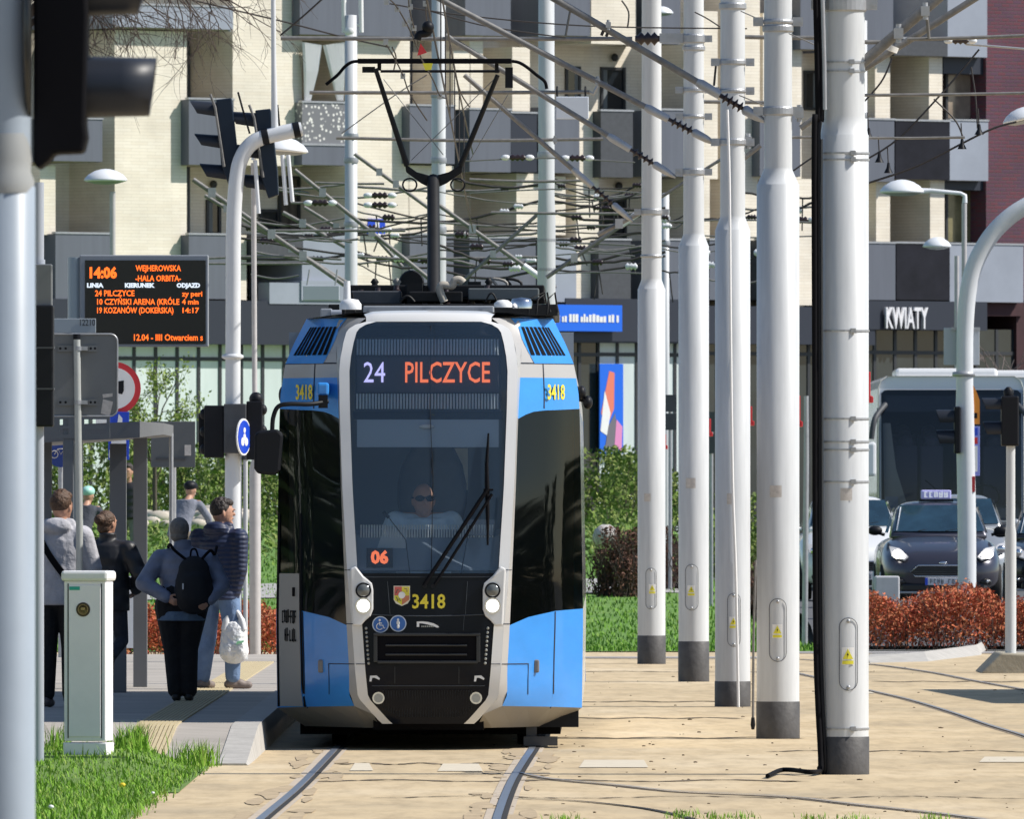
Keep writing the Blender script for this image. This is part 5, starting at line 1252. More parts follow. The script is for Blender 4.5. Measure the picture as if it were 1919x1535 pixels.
tangle('thin wavy span wire in the tangle right of the pantograph post', ((822, 1024), (1024, 1222), (822, 1222), (1024, 1247)), None, 315, 515, 24, 'tangled span wires right of the pantograph')
tangle('thin wavy span wire in the gaps between the white poles', ((1222, 1300), (1222, 1373), (1300, 1458), (1373, 1540)), None, 300, 515, 12, 'tangled span wires between the poles')
# ================================================================ people
def blobmod(o, vox, it=3):
    m = o.modifiers.new('remesh', 'REMESH'); m.mode = 'VOXEL'; m.voxel_size = vox; m.use_smooth_shade = True
    s_ = o.modifiers.new('smooth', 'SMOOTH'); s_.factor = .5; s_.iterations = it
    return o
M['skin'] = mat('skin', (.5, .27, .18), .55, var=.08, scale=20)
M['skind'] = mat('skin_dark_tan', (.33, .15, .1), .55)
def cloth(name, col, quilt=0, **k):
    m = mat(name, col, .85, var=.22, scale=7, bump=.6, bscale=9, dist=.05)
    if quilt:
        n = m.node_tree.nodes; L = m.node_tree.links; b = n['Principled BSDF']; b.inputs['Roughness'].default_value = .5
        tc = n.new('ShaderNodeTexCoord'); wv = n.new('ShaderNodeTexWave'); wv.bands_direction = 'Z'; wv.inputs['Scale'].default_value = quilt; wv.inputs['Distortion'].default_value = 1.8; wv.inputs['Detail'].default_value = 1
        L.new(tc.outputs['Object'], wv.inputs[0]); bp = n.new('ShaderNodeBump'); bp.inputs['Strength'].default_value = .25; bp.inputs['Distance'].default_value = .03
        L.new(wv.outputs['Fac'], bp.inputs['Height']); L.new(bp.outputs[0], b.inputs['Normal'])
    return m
def ecyl(mb, st, s=1.0, n=20):
    vs = []; fs = []
    for c, rx, ry in st:
        for j in range(n): t = 2*math.pi*j/n; vs.append(Vector(c)+Vector((rx*s*math.cos(t), ry*s*math.sin(t), 0)))
    for i in range(len(st)-1):
        for j in range(n): fs.append((i*n+j, i*n+(j+1) % n, (i+1)*n+(j+1) % n, (i+1)*n+j))
    fs.append(tuple(reversed(range(n)))); fs.append(tuple(range(len(vs)-n, len(vs)))); mb.add(vs, fs, 0, True)
def hand(mb, w_, d, n, s=1.0, curl=.6, side=1):
    w_ = Vector(w_); d = Vector(d).normalized(); n = Vector(n); n = (n-d*n.dot(d)).normalized(); t = d.cross(n)*side
    rot = Matrix((t, n, d)).transposed()
    mb.ell(w_+d*.048*s, (.040*s, .018*s, .052*s), 12, 8, 0, rot)
    for i, (off, ln) in enumerate(((-.030, .068), (-.010, .078), (.010, .073), (.029, .058))):
        p0 = w_+d*.088*s+t*off*s; c1 = curl*(.8+.12*i); d1 = (d*math.cos(c1)+n*math.sin(c1)); p1 = p0+d1*ln*.55*s; c2 = c1+curl*1.1; d2 = (d*math.cos(c2)+n*math.sin(c2)); p2 = p1+d2*ln*.5*s
        mb.cap(p0, p1, .0095*s, .009*s, n=8); mb.cap(p1, p2, .009*s, .0075*s, n=8)
    p0 = w_+d*.03*s-t*.032*s; p1 = p0+(d*.6-t*.75+n*.25).normalized()*.036*s; p2 = p1+(d*.85-t*.15+n*.5).normalized()*.03*s
    mb.cap(p0, p1, .0125*s, .011*s, n=8); mb.cap(p1, p2, .011*s, .009*s, n=8)
DEF = dict(hipL=(-.09, 0, .92), hipR=(.09, 0, .92), kneeL=(-.10, .02, .5), kneeR=(.10, .02, .5), ankL=(-.1, -.01, .09), ankR=(.1, -.01, .09), shL=(-.185, 0, 1.41), shR=(.185, 0, 1.41),
           elL=(-.26, -.02, 1.13), elR=(.26, -.02, 1.13), wrL=(-.25, .06, .88), wrR=(.25, .06, .88), head=(0, .03, 1.63), neck=(0, 0, 1.47), chest=(0, 0, 1.3), waist=(0, 0, 1.08), pel=(0, 0, .95))
def person(label, loc, rz, H, pose=None, head_yaw=0, girth=1.0, jacket=None, trousers=None, shoes=None, hair=None, hairshape='short', hem=.86, sleeve=.058, leg=(.088, .062, .05), hood=False, collar=None, toe=None, skin='skin', group=None, curl=(.5, .5), vox=.009, hips=1.0, cat='person'):
    s = H/1.75; o = thing('person', label, cat, loc, rz, group); ORG[o.name] = Vector((0, 0, 0))
    J = dict(DEF); J.update(pose or {}); J = {k: Vector(v)*s for k, v in J.items()}
    hy = Matrix.Rotation(head_yaw, 3, 'Z'); hc = J['head']; hp = lambda x, y, z: hc+hy@(Vector((x, y, z))*s)
    mb = MB()
    mb.ell(hc, (.079*s, .1*s, .116*s), 18, 12, 0, hy); mb.ell(hp(0, .03, -.062), (.055*s, .062*s, .055*s), 14, 9, 0, hy)
    mb.cap(hp(0, .088, .01), hp(0, .108, -.022), .011*s, .016*s); mb.ell(hp(0, .088, -.058), (.024*s, .012*s, .009*s)); mb.ell(hp(0, .082, .022), (.05*s, .016*s, .011*s)); mb.ell(hp(0, .075, -.1), (.026*s, .022*s, .02*s))
    for sg in (-1, 1): mb.ell(hp(sg*.076, -.004, -.012), (.012*s, .022*s, .032*s))
    mb.cap(J['neck']-Vector((0, 0, .06)), hp(0, -.01, -.06), .056*s, .052*s)
    mb.cap(J['pel'], J['chest'], .10*s, .11*s, 1.2, .8); mb.cap(J['shL'], J['shR'], .04*s); mb.cap(J['chest'], J['neck'], .09*s, .055*s)
    for q in 'LR':
        mb.cap(J['sh'+q], J['el'+q], .036*s, .032*s); mb.cap(J['el'+q], J['wr'+q], .034*s, .025*s)
        d = J['wr'+q]-J['el'+q]; sg = -1 if q == 'L' else 1
        hand(mb, J['wr'+q]+d.normalized()*.005, d, Vector((-sg*.8, .5, 0)), s, curl[0 if q == 'L' else 1], sg)
        mb.cap(J['hip'+q], J['knee'+q], .06*s, .045*s); mb.cap(J['knee'+q], J['ank'+q], .045*s, .03*s); mb.cap(J['pel'], J['hip'+q], .08*s, .06*s)
    blobmod(mb.build('body', M[skin], o, local=True), .0062 if vox < .012 else .012, 2)
    for sg in (-1, 1):
        mb = MB(); mb.ell(hp(sg*.031, .086, .004), (.013*s, .009*s, .007*s), 10, 6); mb.build('eye', M['blackmatte'], o, local=True)
    # jacket
    mb = MB(); g = girth
    ch = J['chest']; hm = Vector((J['pel'].x, J['pel'].y, hem*s)); w2 = J['waist']
    ecyl(mb, [(hm, .178*g, .135*g), (lerp(hm, w2, .5), .176*g, .132*g), (w2, .168*g, .126*g), (lerp(w2, ch, .6), .176*g, .126*g), (ch+Vector((0, 0, .05*s)), .182*g, .118*g), (ch+Vector((0, 0, .115*s)), .15*g, .095*g), (J['neck']-Vector((0, 0, .02*s)), .075, .07)], s)
    for q in 'LR':
        sp = J['sh'+q]-Vector((0, 0, .03*s)); mb.cap(J['neck']-Vector((0, 0, .05*s)), sp, .06*s, sleeve*1.05*s); mb.cap(ch+Vector((0, 0, .0)), sp, .11*s, sleeve*1.1*s); mb.cap(sp, J['el'+q], sleeve*1.16*s, sleeve*s); mb.cap(J['el'+q], J['wr'+q]-(J['wr'+q]-J['el'+q])*.04, sleeve*1.02*s, sleeve*.75*s)
    if hood: mb.ell(J['neck']+Vector((0, -.075, .0))*s, (.125*s, .085*s, .075*s)); mb.cap(J['neck']+Vector((-.09, .02, .02))*s, J['neck']+Vector((.09, .02, .02))*s, .05*s)
    if collar: mb.lathe([(.05*s, -.02), (.085*s, -.02), (.08*s, .06*s), (.05*s, .06*s)], J['neck']+Vector((0, 0, .0)), 16)
    blobmod(mb.build('jacket', jacket, o, local=True), vox*1.25, 3)
    # trousers
    mb = MB()
    mb.cap(J['pel']+Vector((0, 0, .08*s)), (J['hipL']+J['hipR'])/2, .115*s*g*hips, .12*s*g*hips, 1.25, .95)
    for q in 'LR':
        mb.cap(J['hip'+q], J['knee'+q], leg[0]*1.12*s*hips, leg[1]*s); mb.cap(J['knee'+q], J['ank'+q]+(J['knee'+q]-J['ank'+q])*.06, leg[1]*s, leg[2]*s)
    blobmod(mb.build('trousers', trousers, o, local=True), vox*1.2, 3)
    for q in 'LR':
        a = J['ank'+q]; td = Vector((toe or {}).get(q, (0, 1, -.02))).normalized(); mb = MB()
        mb.cap(a+Vector((0, 0, -.045*s))-td*.04*s, a+td*.15*s+Vector((0, 0, -.052*s)), .042*s, .036*s); mb.cap(a+Vector((0, 0, -.03*s)), a+Vector((0, 0, .03*s)), .044*s, .046*s); mb.cap(a+td*.06*s+Vector((0, 0, -.035*s)), a+td*.1*s+Vector((0, 0, -.05*s)), .045*s, .04*s)
        blobmod(mb.build('shoe', shoes, o, local=True), vox, 2)
    if hair:
        mb = MB()
        if hairshape == 'short':
            mb.ell(hp(0, -.022, .032), (.089*s, .101*s, .1*s), 16, 10, 0, hy); mb.ell(hp(0, .03, .085), (.07*s, .075*s, .045*s), 14, 8, 0, hy)
            rr = random.Random(len(label))
            for _ in range(46):
                a = rr.uniform(0, 6.28); e = rr.uniform(.2, 1.4); mb.ell(hp(.078*math.cos(a)*math.cos(e), -.015+.088*math.sin(a)*math.cos(e), .04+.092*math.sin(e)), (.016*s, .016*s, .017*s), 7, 5)
        elif hairshape == 'bun':
            mb.ell(hp(0, -.018, .022), (.086*s, .1*s, .1*s), 16, 10, 0, hy); mb.ell(hp(0, -.115, .03), (.052*s, .045*s, .05*s)); mb.ell(hp(0, -.05, -.05), (.066*s, .055*s, .055*s))
        elif hairshape == 'cap':
            mb.ell(hp(0, -.012, .025), (.094*s, .108*s, .108*s), 18, 12, 0, hy); mb.ell(hp(0, -.03, -.05), (.085*s, .08*s, .06*s), 14, 8, 0, hy)
        elif hairshape == 'receding':
            mb.ell(hp(0, -.035, .01), (.082*s, .08*s, .09*s), 16, 10, 0, hy)
        elif hairshape == 'helmet':
            mb.ell(hp(0, -.005, .055), (.098*s, .13*s, .085*s), 18, 10, 0, hy)
        blobmod(mb.build({'helmet': 'helmet', 'cap': 'hair'}.get(hairshape, 'hair'), hair, o, local=True), vox*.8, 2)
    return o, J, s
def feet(px, py, z=PZ): p = G(px, py, z); return (p.x, p.y, z), p.y/FPX
M['hairbrown'] = mat('hair_brown', (.10, .052, .028), .6, var=.4, scale=40, bump=.6, bscale=60)
M['hairdark'] = mat('hair_dark', (.03, .02, .016), .55, var=.5, scale=40, bump=.6, bscale=60)
M['hairgrey'] = mat('hair_grey', (.2, .18, .16), .7, var=.25, scale=40, bump=.5, bscale=60)
M['hoodie'] = cloth('grey_hoodie', (.46, .46, .5)); M['puffer'] = cloth('navy_puffer', (.016, .026, .07), 7.5); M['greycoat'] = cloth('blue_grey_quilted', (.20, .225, .31), 3.5); M['blackcoat'] = cloth('black_jacket', (.018, .018, .022), 2.5)
M['blacktr'] = cloth('black_trousers', (.008, .008, .010)); M['jeans'] = cloth('jeans', (.15, .23, .38)); M['shoeb'] = mat('black_shoes', (.012, .012, .012), .5); M['shoet'] = mat('taupe_shoes', (.2, .16, .14), .6)
# woman with the black backpack, hands joined behind her back
loc, k = feet(342, 1316)
wo, J, s = person('person in blue grey quilted jacket and black trousers, black backpack on, hands behind back', loc, R(-3), 1.56,
    dict(shL=(-.21, 0, 1.38), shR=(.25, .02, 1.37), elL=(-.36, -.08, 1.12), elR=(.38, -.1, 1.1), wrL=(-.13, -.21, .985), wrR=(.27, -.22, .965), kneeL=(-.085, .02, .5), kneeR=(.05, .02, .5), ankL=(-.06, 0, .09), ankR=(.06, 0, .09), hipL=(-.11, 0, .9), hipR=(.09, 0, .9), head=(-.03, .02, 1.61), chest=(.0, 0, 1.28)), 0, 1.22, M['greycoat'], M['blacktr'], M['shoeb'], M['hairgrey'], 'cap', hem=.83, sleeve=.08, leg=(.112, .098, .082), collar=True, curl=(.9, .7), hips=1.26, skin='skin')
mb = MB(); ecyl(mb, [(Vector((-.01, 0, .765*s)), .232, .185), (Vector((-.005, 0, .86*s)), .222, .175)], s); blobmod(mb.build('shirt_hem', cloth('blue_shirt', (.13, .2, .3)), wo, local=True), .014, 2)
bp = thing('backpack', 'black cloth backpack worn on the back of blue grey quilted jacket', 'backpack', (loc[0]+.10, loc[1]-.2, loc[2]+.9*s)); ORG[bp.name] = Vector((0, 0, 0))
mb = MB(); mb.cap((0, 0, .13), (.0, 0, .3), .165, .13, 1.05, .48); mb.cap((0, 0, .1), (0, 0, .2), .17, .16, 1.0, .5); mb.cap((0, -.06, .1), (0, -.06, .19), .11, .1, 1.1, .4); blobmod(mb.build('bag', mat('black_nylon', (.007, .008, .012), .75, bump=.3, bscale=12), bp, local=True), .014, 3)
mb = MB(); mb.tube(smooth([Vector(v) for v in ((-.03, .01, .42), (-.02, -.01, .475), (.015, -.01, .48), (.035, .01, .42))], 5), .009, 6); mb.build('grab_loop', M['blackmatte'], bp, local=True)
for sg, xe in ((-1, -.2), (1, .17)): mb = MB(); mb.tube(smooth([Vector(v) for v in ((sg*.06, -.01, .39), (xe*.8, .0, .47), (xe, .06, .52 if sg < 0 else .44), (xe*1.1, .2, .5))], 5), .014, 6); mb.build('strap', M['blackmatte'], bp, local=True)
mb = MB(); mb.obox((-.09, -.1, .17), (.012, .008, .05)); mb.build('zip_tag', M['white'], bp, local=True)
# man in navy puffer holding a white carrier bag, looking right
loc, k = feet(410, 1292)
mo, J, s = person('person in navy puffer jacket and jeans, head turned right, white carrier bag in right hand', loc, R(-22), 1.71,
    dict(shL=(-.2, 0, 1.42), shR=(.2, 0, 1.42), elR=(.21, -.02, 1.10), wrR=(.13, .0, .81), elL=(-.24, .02, 1.1), wrL=(-.2, .12, .85), kneeL=(-.13, .05, .5), ankL=(-.15, -.03, .09), kneeR=(.13, .03, .5), ankR=(.13, .02, .09), head=(.02, .04, 1.63)), R(-55), 1.12, M['puffer'], M['jeans'], M['shoet'], M['hairdark'], 'short', hem=.82, sleeve=.08, leg=(.1, .084, .07), hood=True, toe={'R': (.85, .6, 0), 'L': (.2, 1, 0)}, curl=(.5, 1.25))
wr = Matrix.Rotation(R(-22), 3, 'Z')@J['wrR']+Vector(loc)
bg_ = thing('carrier_bag', 'full white plastic carrier bag hanging from the hand of navy puffer person', 'bag', (wr.x+.02, wr.y-.03, wr.z-.09-.45)); ORG[bg_.name] = Vector((0, 0, 0))
mb = MB(); mb.cap((0, 0, .09), (.0, 0, .27), .118, .10, 1.15, .8); mb.cap((0, 0, .28), (0, 0, .36), .09, .04, 1.2, .6); mb.ell((.05, -.05, .12), (.06, .06, .09)); mb.ell((-.05, -.04, .1), (.06, .06, .08))
blobmod(mb.build('bag', mat('white_plastic_film', (.82, .83, .84), .35, bump=1.0, bscale=14, dist=.05), bg_, local=True), .012, 1)
for sg in (-1, 1): mb = MB(); mb.tube(smooth([Vector(v) for v in ((sg*.085, -.03, .28), (sg*.06, -.02, .39), (sg*.015, 0, .46))], 5), [.032]*5+[.022]*5+[.014], 8); mb.build('handle', M['white'], bg_, local=True)
mb = MB(); mb.prism([(.02, -.118, .15), (.09, -.105, .17), (.09, -.105, .19), (.03, -.118, .18)][::-1], (0, .01, 0)); mb.build('green_print', mat('green_print', (.25, .6, .35), .6), bg_, local=True)
# man in the grey hoodie with a cross-body strap
loc, k = feet(110, 1326)
ho, J, s = person('person in light grey hooded top with a black diagonal strap and dark trousers', loc, R(-12), 1.76, dict(shL=(-.2, 0, 1.42), shR=(.2, 0, 1.42), elL=(-.27, .02, 1.14), elR=(.27, .05, 1.13), wrL=(-.2, .2, 1.0), wrR=(.2, .22, 1.02), head=(.02, .03, 1.635)), R(-18), 1.18, M['hoodie'], M['blacktr'], mat('shoes_grey_red', (.12, .1, .1), .6), M['hairbrown'], 'short', hem=.83, sleeve=.08, leg=(.1, .085, .07), hood=True)
mb = MB(); pts = [Vector(v)*s for v in ((-.17, .06, 1.46), (-.14, -.1, 1.4), (-.05, -.145, 1.25), (.06, -.15, 1.1), (.16, -.12, .98), (.2, .0, .93))]
q = smooth(pts, 6); vs = []; fs = []
for p in q: vs += [p+Vector((-.016, -.01, -.022)), p+Vector((.016, -.01, .022)), p+Vector((.016, .01, .022)), p+Vector((-.016, .01, -.022))]
for i in range(len(q)-1):
    for j in range(4): fs.append((i*4+j, i*4+(j+1) % 4, i*4+4+(j+1) % 4, i*4+4+j))
mb.add(vs, fs); mb.build('strap', M['blackmatte'], ho, local=True)
# woman in black jacket, one foot lifted behind
loc, k = feet(202, 1306)
person('person in black puffy jacket with brown hair tied in a bun, one foot lifted behind', loc, R(-20), 1.62, dict(elR=(.33, -.02, 1.14), wrR=(.22, .16, 1.0), elL=(-.26, .04, 1.14), wrL=(-.18, .2, 1.02), kneeR=(.12, .06, .52), ankR=(.13, -.27, .36), shR=(.2, 0, 1.4), head=(-.02, .03, 1.62)), R(-18), 1.2, M['blackcoat'], cloth('dark_jeans', (.03, .035, .05)), M['shoeb'], M['hairbrown'], 'bun', hem=.8, sleeve=.08, collar=True, toe={'R': (0, -.3, -1)})
# far pedestrian and two cyclists on the path
def bike(label, loc, rz):
    o = thing('bicycle', label, 'bicycle', loc, rz, 'bicycles on the path'); ORG[o.name] = Vector((0, 0, 0))
    for y in (-.5, .52):
        mb = MB(); mb.tube([(0, y+.33*math.cos(t), .34+.33*math.sin(t)) for t in [2*math.pi*i/28 for i in range(28)]], .018, 8, closed=True); wq = mb.build('wheel', M['tyre'], o, local=True)
        mb = MB()
        for i in range(10): t = math.pi*2*i/10; mb.tube([(0, y, .34), (0, y+.32*math.cos(t), .34+.32*math.sin(t))], .002, 4)
        mb.build('spokes', M['chrome'], wq, local=True)
    mb = MB()
    for a, b_ in (((0, -.5, .34), (0, -.08, .3)), ((0, -.08, .3), (0, -.18, .8)), ((0, -.18, .78), (0, .38, .84)), ((0, -.08, .3), (0, .38, .8)), ((0, -.5, .34), (0, -.17, .72)), ((0, .52, .34), (0, .36, .95))): mb.tube([a, b_], .017, 8)
    mb.build('frame', M['darkgrey'], o, local=True)
    mb = MB(); mb.tube([(-.28, .28, 1.0), (-.1, .38, 1.0), (.1, .38, 1.0), (.28, .28, 1.0)], .014, 8); mb.build('handlebar', M['black'], o, local=True)
    mb = MB(); mb.ell((0, -.22, .86), (.07, .13, .035)); mb.build('saddle', M['black'], o, local=True)
    return o
RID = dict(hipL=(-.1, -.2, .92), hipR=(.1, -.2, .92), pel=(0, -.22, .95), waist=(0, -.16, 1.1), chest=(0, 0, 1.33), neck=(0, .1, 1.47), head=(0, .16, 1.6), shL=(-.2, .06, 1.4), shR=(.2, .06, 1.4), elL=(-.3, .15, 1.18), elR=(.3, .15, 1.18), wrL=(-.27, .27, 1.04), wrR=(.27, .27, 1.04), kneeL=(-.12, .18, .72), ankL=(-.12, -.02, .38), kneeR=(.12, .12, .5), ankR=(.12, -.1, .16))
for px, Y, rz, jk, hl, lab, blab in [(348, 246, R(-28), cloth('slate_jersey', (.2, .21, .26)), M['black'], 'cyclist in slate grey top and black helmet riding away on the path', 'bicycle under the slate grey cyclist on the path'), (158, 240, R(-20), cloth('dark_top', (.05, .055, .075)), mat('mint_helmet', (.4, .7, .62), .4), 'cyclist in dark top and mint helmet, mostly behind the sign pole', 'bicycle under the mint helmet cyclist on the path')]:
    x = (px-959.5)*Y/FPX; z = bank(x, Y)
    person(lab, (x, Y, z), rz, 1.82, RID, 0, 1.05, jk, cloth('khaki_trousers', (.16, .13, .1)), M['shoeb'], hl, 'helmet', hem=.9, vox=.016)
    bike(blab, (x, Y, z), rz)
Y = 262; x = (241-959.5)*Y/FPX
person('distant person in dark clothes standing between the two grey shelter posts', (x, Y, bank(x, Y)), R(160), 1.84, None, 0, 1.0, M['blackcoat'], cloth('grey_trousers', (.2, .19, .18)), M['shoeb'], M['hairdark'], 'short', vox=.016)
# tram driver
Y = TY+1.25; dx = TX+tx(790)*Y/TY+.007*1.2
zh = CAMH-(936-HOR)*Y/FPX
dr_, J, s = person('person driving the tram, in pale blue shirt and dark sunglasses, seated behind the windscreen', (dx, Y, zh-1.63*1.07), R(180), 1.87, dict(hipL=(-.1, .02, .95), hipR=(.1, .02, .95), kneeL=(-.13, .42, .92), kneeR=(.13, .42, .92), ankL=(-.13, .45, .5), ankR=(.13, .45, .5), shL=(-.2, 0, 1.5), shR=(.2, 0, 1.5), chest=(0, 0, 1.38), neck=(0, 0, 1.52), elL=(-.3, .1, 1.24), elR=(.3, .1, 1.24), wrL=(-.2, .36, 1.26), wrR=(.2, .36, 1.26)), R(8), 1.18, cloth('pale_blue_shirt', (.62, .74, .86)), M['blacktr'], M['shoeb'], M['hairgrey'], 'receding', hem=.9, sleeve=.07)
mb = MB(); hc = J['head']
for sg in (-1, 1): mb.ell(hc+Vector((sg*.036-.012, .098, .008))*s, (.036*s, .012*s, .022*s))
mb.cap(hc+Vector((-.08, .06, .012))*s, hc+Vector((-.088, -.02, .012))*s, .006*s); mb.cap(hc+Vector((.075, .07, .012))*s, hc+Vector((.088, -.02, .012))*s, .006*s); mb.cap(hc+Vector((-.03, .105, .014))*s, hc+Vector((.02, .105, .014))*s, .006*s)
mb.build('sunglasses', M['black'], dr_, local=True)
# ================================================================ left side street furniture
def base(o_name, label, cat, px, py, z=0, group=None):
    p = G(px, py, z); return thing(o_name, label, cat, p, group=group), p, p.y/FPX
# --- big blurred signal in the foreground
Y = 47.0; k = Y/FPX; V = lambda x, y, d=0: P(x, y, Y+d)
o = thing('traffic_signal', 'huge near traffic signal on a pale pole at left edge, black hooded lamp pointing right', 'traffic light', (V(8, 0).x, Y, 0))
px_ = V(8, 0).x
mb = MB(); mb.lathe([(58*k, 0), (58*k, V(0, 350).z), (52*k, V(0, 345).z)], (px_, Y, 0), 36); mb.lathe([(50*k, V(0, 350).z), (50*k, V(0, -60).z)], (px_, Y, 0), 30); mb.build('pole', mat('pole_blue_grey', (.31, .36, .42), .4, var=.08, scale=3), o)
mb = MB(); mb.lathe([(54*k, V(0, 362).z), (57*k, V(0, 340).z), (50*k, V(0, 322).z), (52*k, V(0, 300).z), (46*k, V(0, 250).z)], (px_, Y-.01, 0), 30); mb.build('pole_sleeve', mat('sleeve_grey', (.3, .31, .31), .5), o)
mb = MB()
a = V(22, 322); b_ = V(160, -60)
mb.prism([V(62, -60), V(160, -60), V(165, 20), V(160, 230), V(163, 255), V(156, 285), V(100, 287), V(92, 300), V(70, 318), V(62, 300)][::-1], (0, .26, 0)); hb = mb.build('signal_housing', M['blackmatte'], o, bevel=.012)
mb = MB(); mb.lathe([(.16, 0), (.165, .02), (.15, .05), (.09, .075), (0, .085)], V(58, 60, .0), 30, Matrix.Rotation(R(-90), 3, 'Y') @ Matrix.Diagonal((1.6, .8, .35)).to_3x3()); mb.build('back_shell', mat('shell_black', (.03, .03, .028), .25), o)
def visor(mb, y0, y1, x0, x1, cut):
    """half-open tubular hood, axis along +x"""
    c = (y0+y1)/2; r0 = (y1-y0)/2*k; n = 24; vs = []; fs = []
    for i, t in enumerate((0, .5, 1)):
        for j in range(n+1):
            a = R(-82)+R(344)*j/n; rr = r0*(1-.04*t); x = lerp(x0, x1-(cut if False else 0), t)
            e = 1 if t < 1 else 1-.0*math.cos(a)
            dx = 0 if t < .9 else -(cut)*(1-math.sin(a))/2
            for q in (1, .94): vs.append(V(x+dx, c)+Vector((0, -.0+.13+rr*q*math.cos(a), rr*q*math.sin(a))))
    m_ = (n+1)*2
    for i in range(2):
        for j in range(n):
            b0 = i*m_+j*2; fs += [(b0, b0+2, b0+m_+2, b0+m_), (b0+1, b0+m_+1, b0+m_+3, b0+3)]
    for j in range(n): b0 = 2*m_+j*2; fs.append((b0, b0+2, b0+3, b0+1))
    mb.add(vs, fs, 0, True)
M['visor'] = mat('visor_plastic', (.02, .024, .034), .42, spec=.3)
mb = MB(); visor(mb, 103, 218, 158, 292, 14); mb.build('visor', M['visor'], hb, bevel=.0)
mb = MB(); visor(mb, -92, 26, 158, 296, 40); mb.build('visor', M['visor'], hb)
for yc in (160, -34):
    mb = MB(); mb.lathe([(52*k, 0), (48*k, .02), (0, .04)], V(160, yc)+Vector((0, .13, 0)), 24, Matrix.Rotation(R(90), 3, 'Y')); mb.build('lens', M['blackmatte'], hb)
# --- second signal pole just behind it, in the grass
o, p, k = base('traffic_signal', 'slim pale pole behind the big one, black signal head turned away', 'traffic light', 71, 1440, .05)
mb = MB(); mb.lathe([(.042, 0), (.042, P(0, 355, p.y).z)], p, 20); mb.lathe([(.05, P(0, 520, p.y).z), (.05, P(0, 500, p.y).z)], p, 20); mb.build('pole', mat('pole_lilac_grey', (.36, .39, .45), .4), o)
mb = MB(); a = P(68, 800, p.y); b_ = P(101, 572, p.y); mb.box((a.x, p.y-.12, a.z), (b_.x, p.y+.12, b_.z)); hd = mb.build('signal_housing', M['black'], o, bevel=.012)
for yy in (652, 729): mb = MB(); z = P(0, yy, p.y).z; mb.box((a.x-.003, p.y-.124, z-.006), (b_.x+.003, p.y+.124, z+.006)); mb.build('housing_joint', M['darkgrey'], hd)
mb = MB(); a = P(66, 575, p.y); b_ = P(98, 495, p.y); mb.box((a.x, p.y-.08, a.z), (b_.x, p.y+.08, b_.z)); mb.build('junction_box', M['signback'], o, bevel=.008)
# --- white cabinet
p = G(166, 1416, .12); k = p.y/FPX
o = thing('utility_cabinet', 'pale grey street cabinet with a round brown emblem, standing in the grass', 'cabinet', p, R(-11)); ORG[o.name] = Vector((0, 0, 0))
W = 80*k; D = .24; H = 330*k; M['cab'] = mat('cabinet_paint', (.9, .87, .9), .45, var=.05, scale=4)
mb = MB(); mb.box((-W/2, -D/2, .1), (W/2, D/2, H-.012)); mb.build('body', M['cab'], o, local=True, bevel=.008)
mb = MB(); mb.box((-W/2-.006, -D/2-.006, -.05), (W/2+.006, D/2+.006, .088)); mb.build('plinth', M['cab'], o, local=True, bevel=.008)
mb = MB(); mb.box((-W/2-.018, -D/2-.025, H-.012), (W/2+.018, D/2+.025, H+.06)); mb.build('lid', M['white'], o, local=True, bevel=.02)
mb = MB(); mb.box((-W/2+.035, -D/2-.008, .13), (W/2-.035, -D/2-.001, H-.04)); dq = mb.build('door', M['cab'], o, local=True, bevel=.003)
mb = MB()
for x in (-W/2+.03, W/2-.03): mb.box((x-.004, -D/2-.004, .12), (x+.004, -D/2+.002, H-.03))
mb.build('door_gap', M['darkgrey'], o, local=True)
mb = MB(); disc(mb, (-.01, -D/2-.008, H-.21), .05, .004); em = mb.build('emblem', mat('emblem_brown', (.06, .035, .012), .4), o, local=True)
mb = MB(); M3 = Matrix.Rotation(R(90), 3, 'X'); mb.lathe([(.036, 0), (.036, .003), (.032, .003), (.032, 0)], (-.01, -D/2-.012, H-.21), 24, M3); mb.obox((-.01, -D/2-.014, H-.205), (.03, .004, .018)); mb.build('emblem_ring', mat('emblem_gold', (.4, .28, .1), .4), em, local=True)
mb = MB(); mb.box((-W/2+.04, -D/2-.011, H-.075), (-W/2+.115, -D/2-.0085, H-.05)); mb.build('green_label', mat('green_label', (.03, .42, .32), .5), o, local=True)
# --- grey road sign seen from behind
p = G(150, 1400); k = p.y/FPX
o = thing('road_sign', 'large grey back of a rounded road sign clamped to thin pole behind the cabinet', 'sign', p)
mb = MB(); mb.tube([(p.x-.012, p.y, 0), P(149, 1000, p.y), P(144, 630, p.y)], .027, 14); mb.build('pole', mat('pole_pale', (.47, .49, .47), .45, .1, var=.1, scale=5), o)
mb = MB(); mb.tube([P(144, 636, p.y), P(144, 626, p.y)], .029, 14); mb.build('pole_cap', M['black'], o)
def rrect(x0, x1, y0, y1, r, Y, n=6, corners=(1, 1, 1, 1)):
    pts = []
    for (cx, cy, a0, on) in ((x1-r, y0+r, 90, corners[0]), (x0+r, y0+r, 180, corners[1]), (x0+r, y1-r, 270, corners[2]), (x1-r, y1-r, 0, corners[3])):
        s0 = (1 if cx > (x0+x1)/2 else -1, -1 if cy < (y0+y1)/2 else 1)
        if not on: pts.append(P(cx+s0[0]*r, cy+s0[1]*r, Y)); continue
        rng = [a0-90+90*i/n for i in range(n+1)] if False else [a0+0*i for i in range(0)]
        st = {90: 0, 180: 90, 270: 180, 0: 270}[a0]
        for i in range(n+1): a = R(st+90*i/n); pts.append(P(cx+r*math.cos(a), cy-r*math.sin(a), Y))
    return pts
mb = MB(); mb.prism(rrect(62, 219, 628, 780, 14, p.y+.045), (0, .02, 0)); pl = mb.build('sign_plate', M['signback'], o)
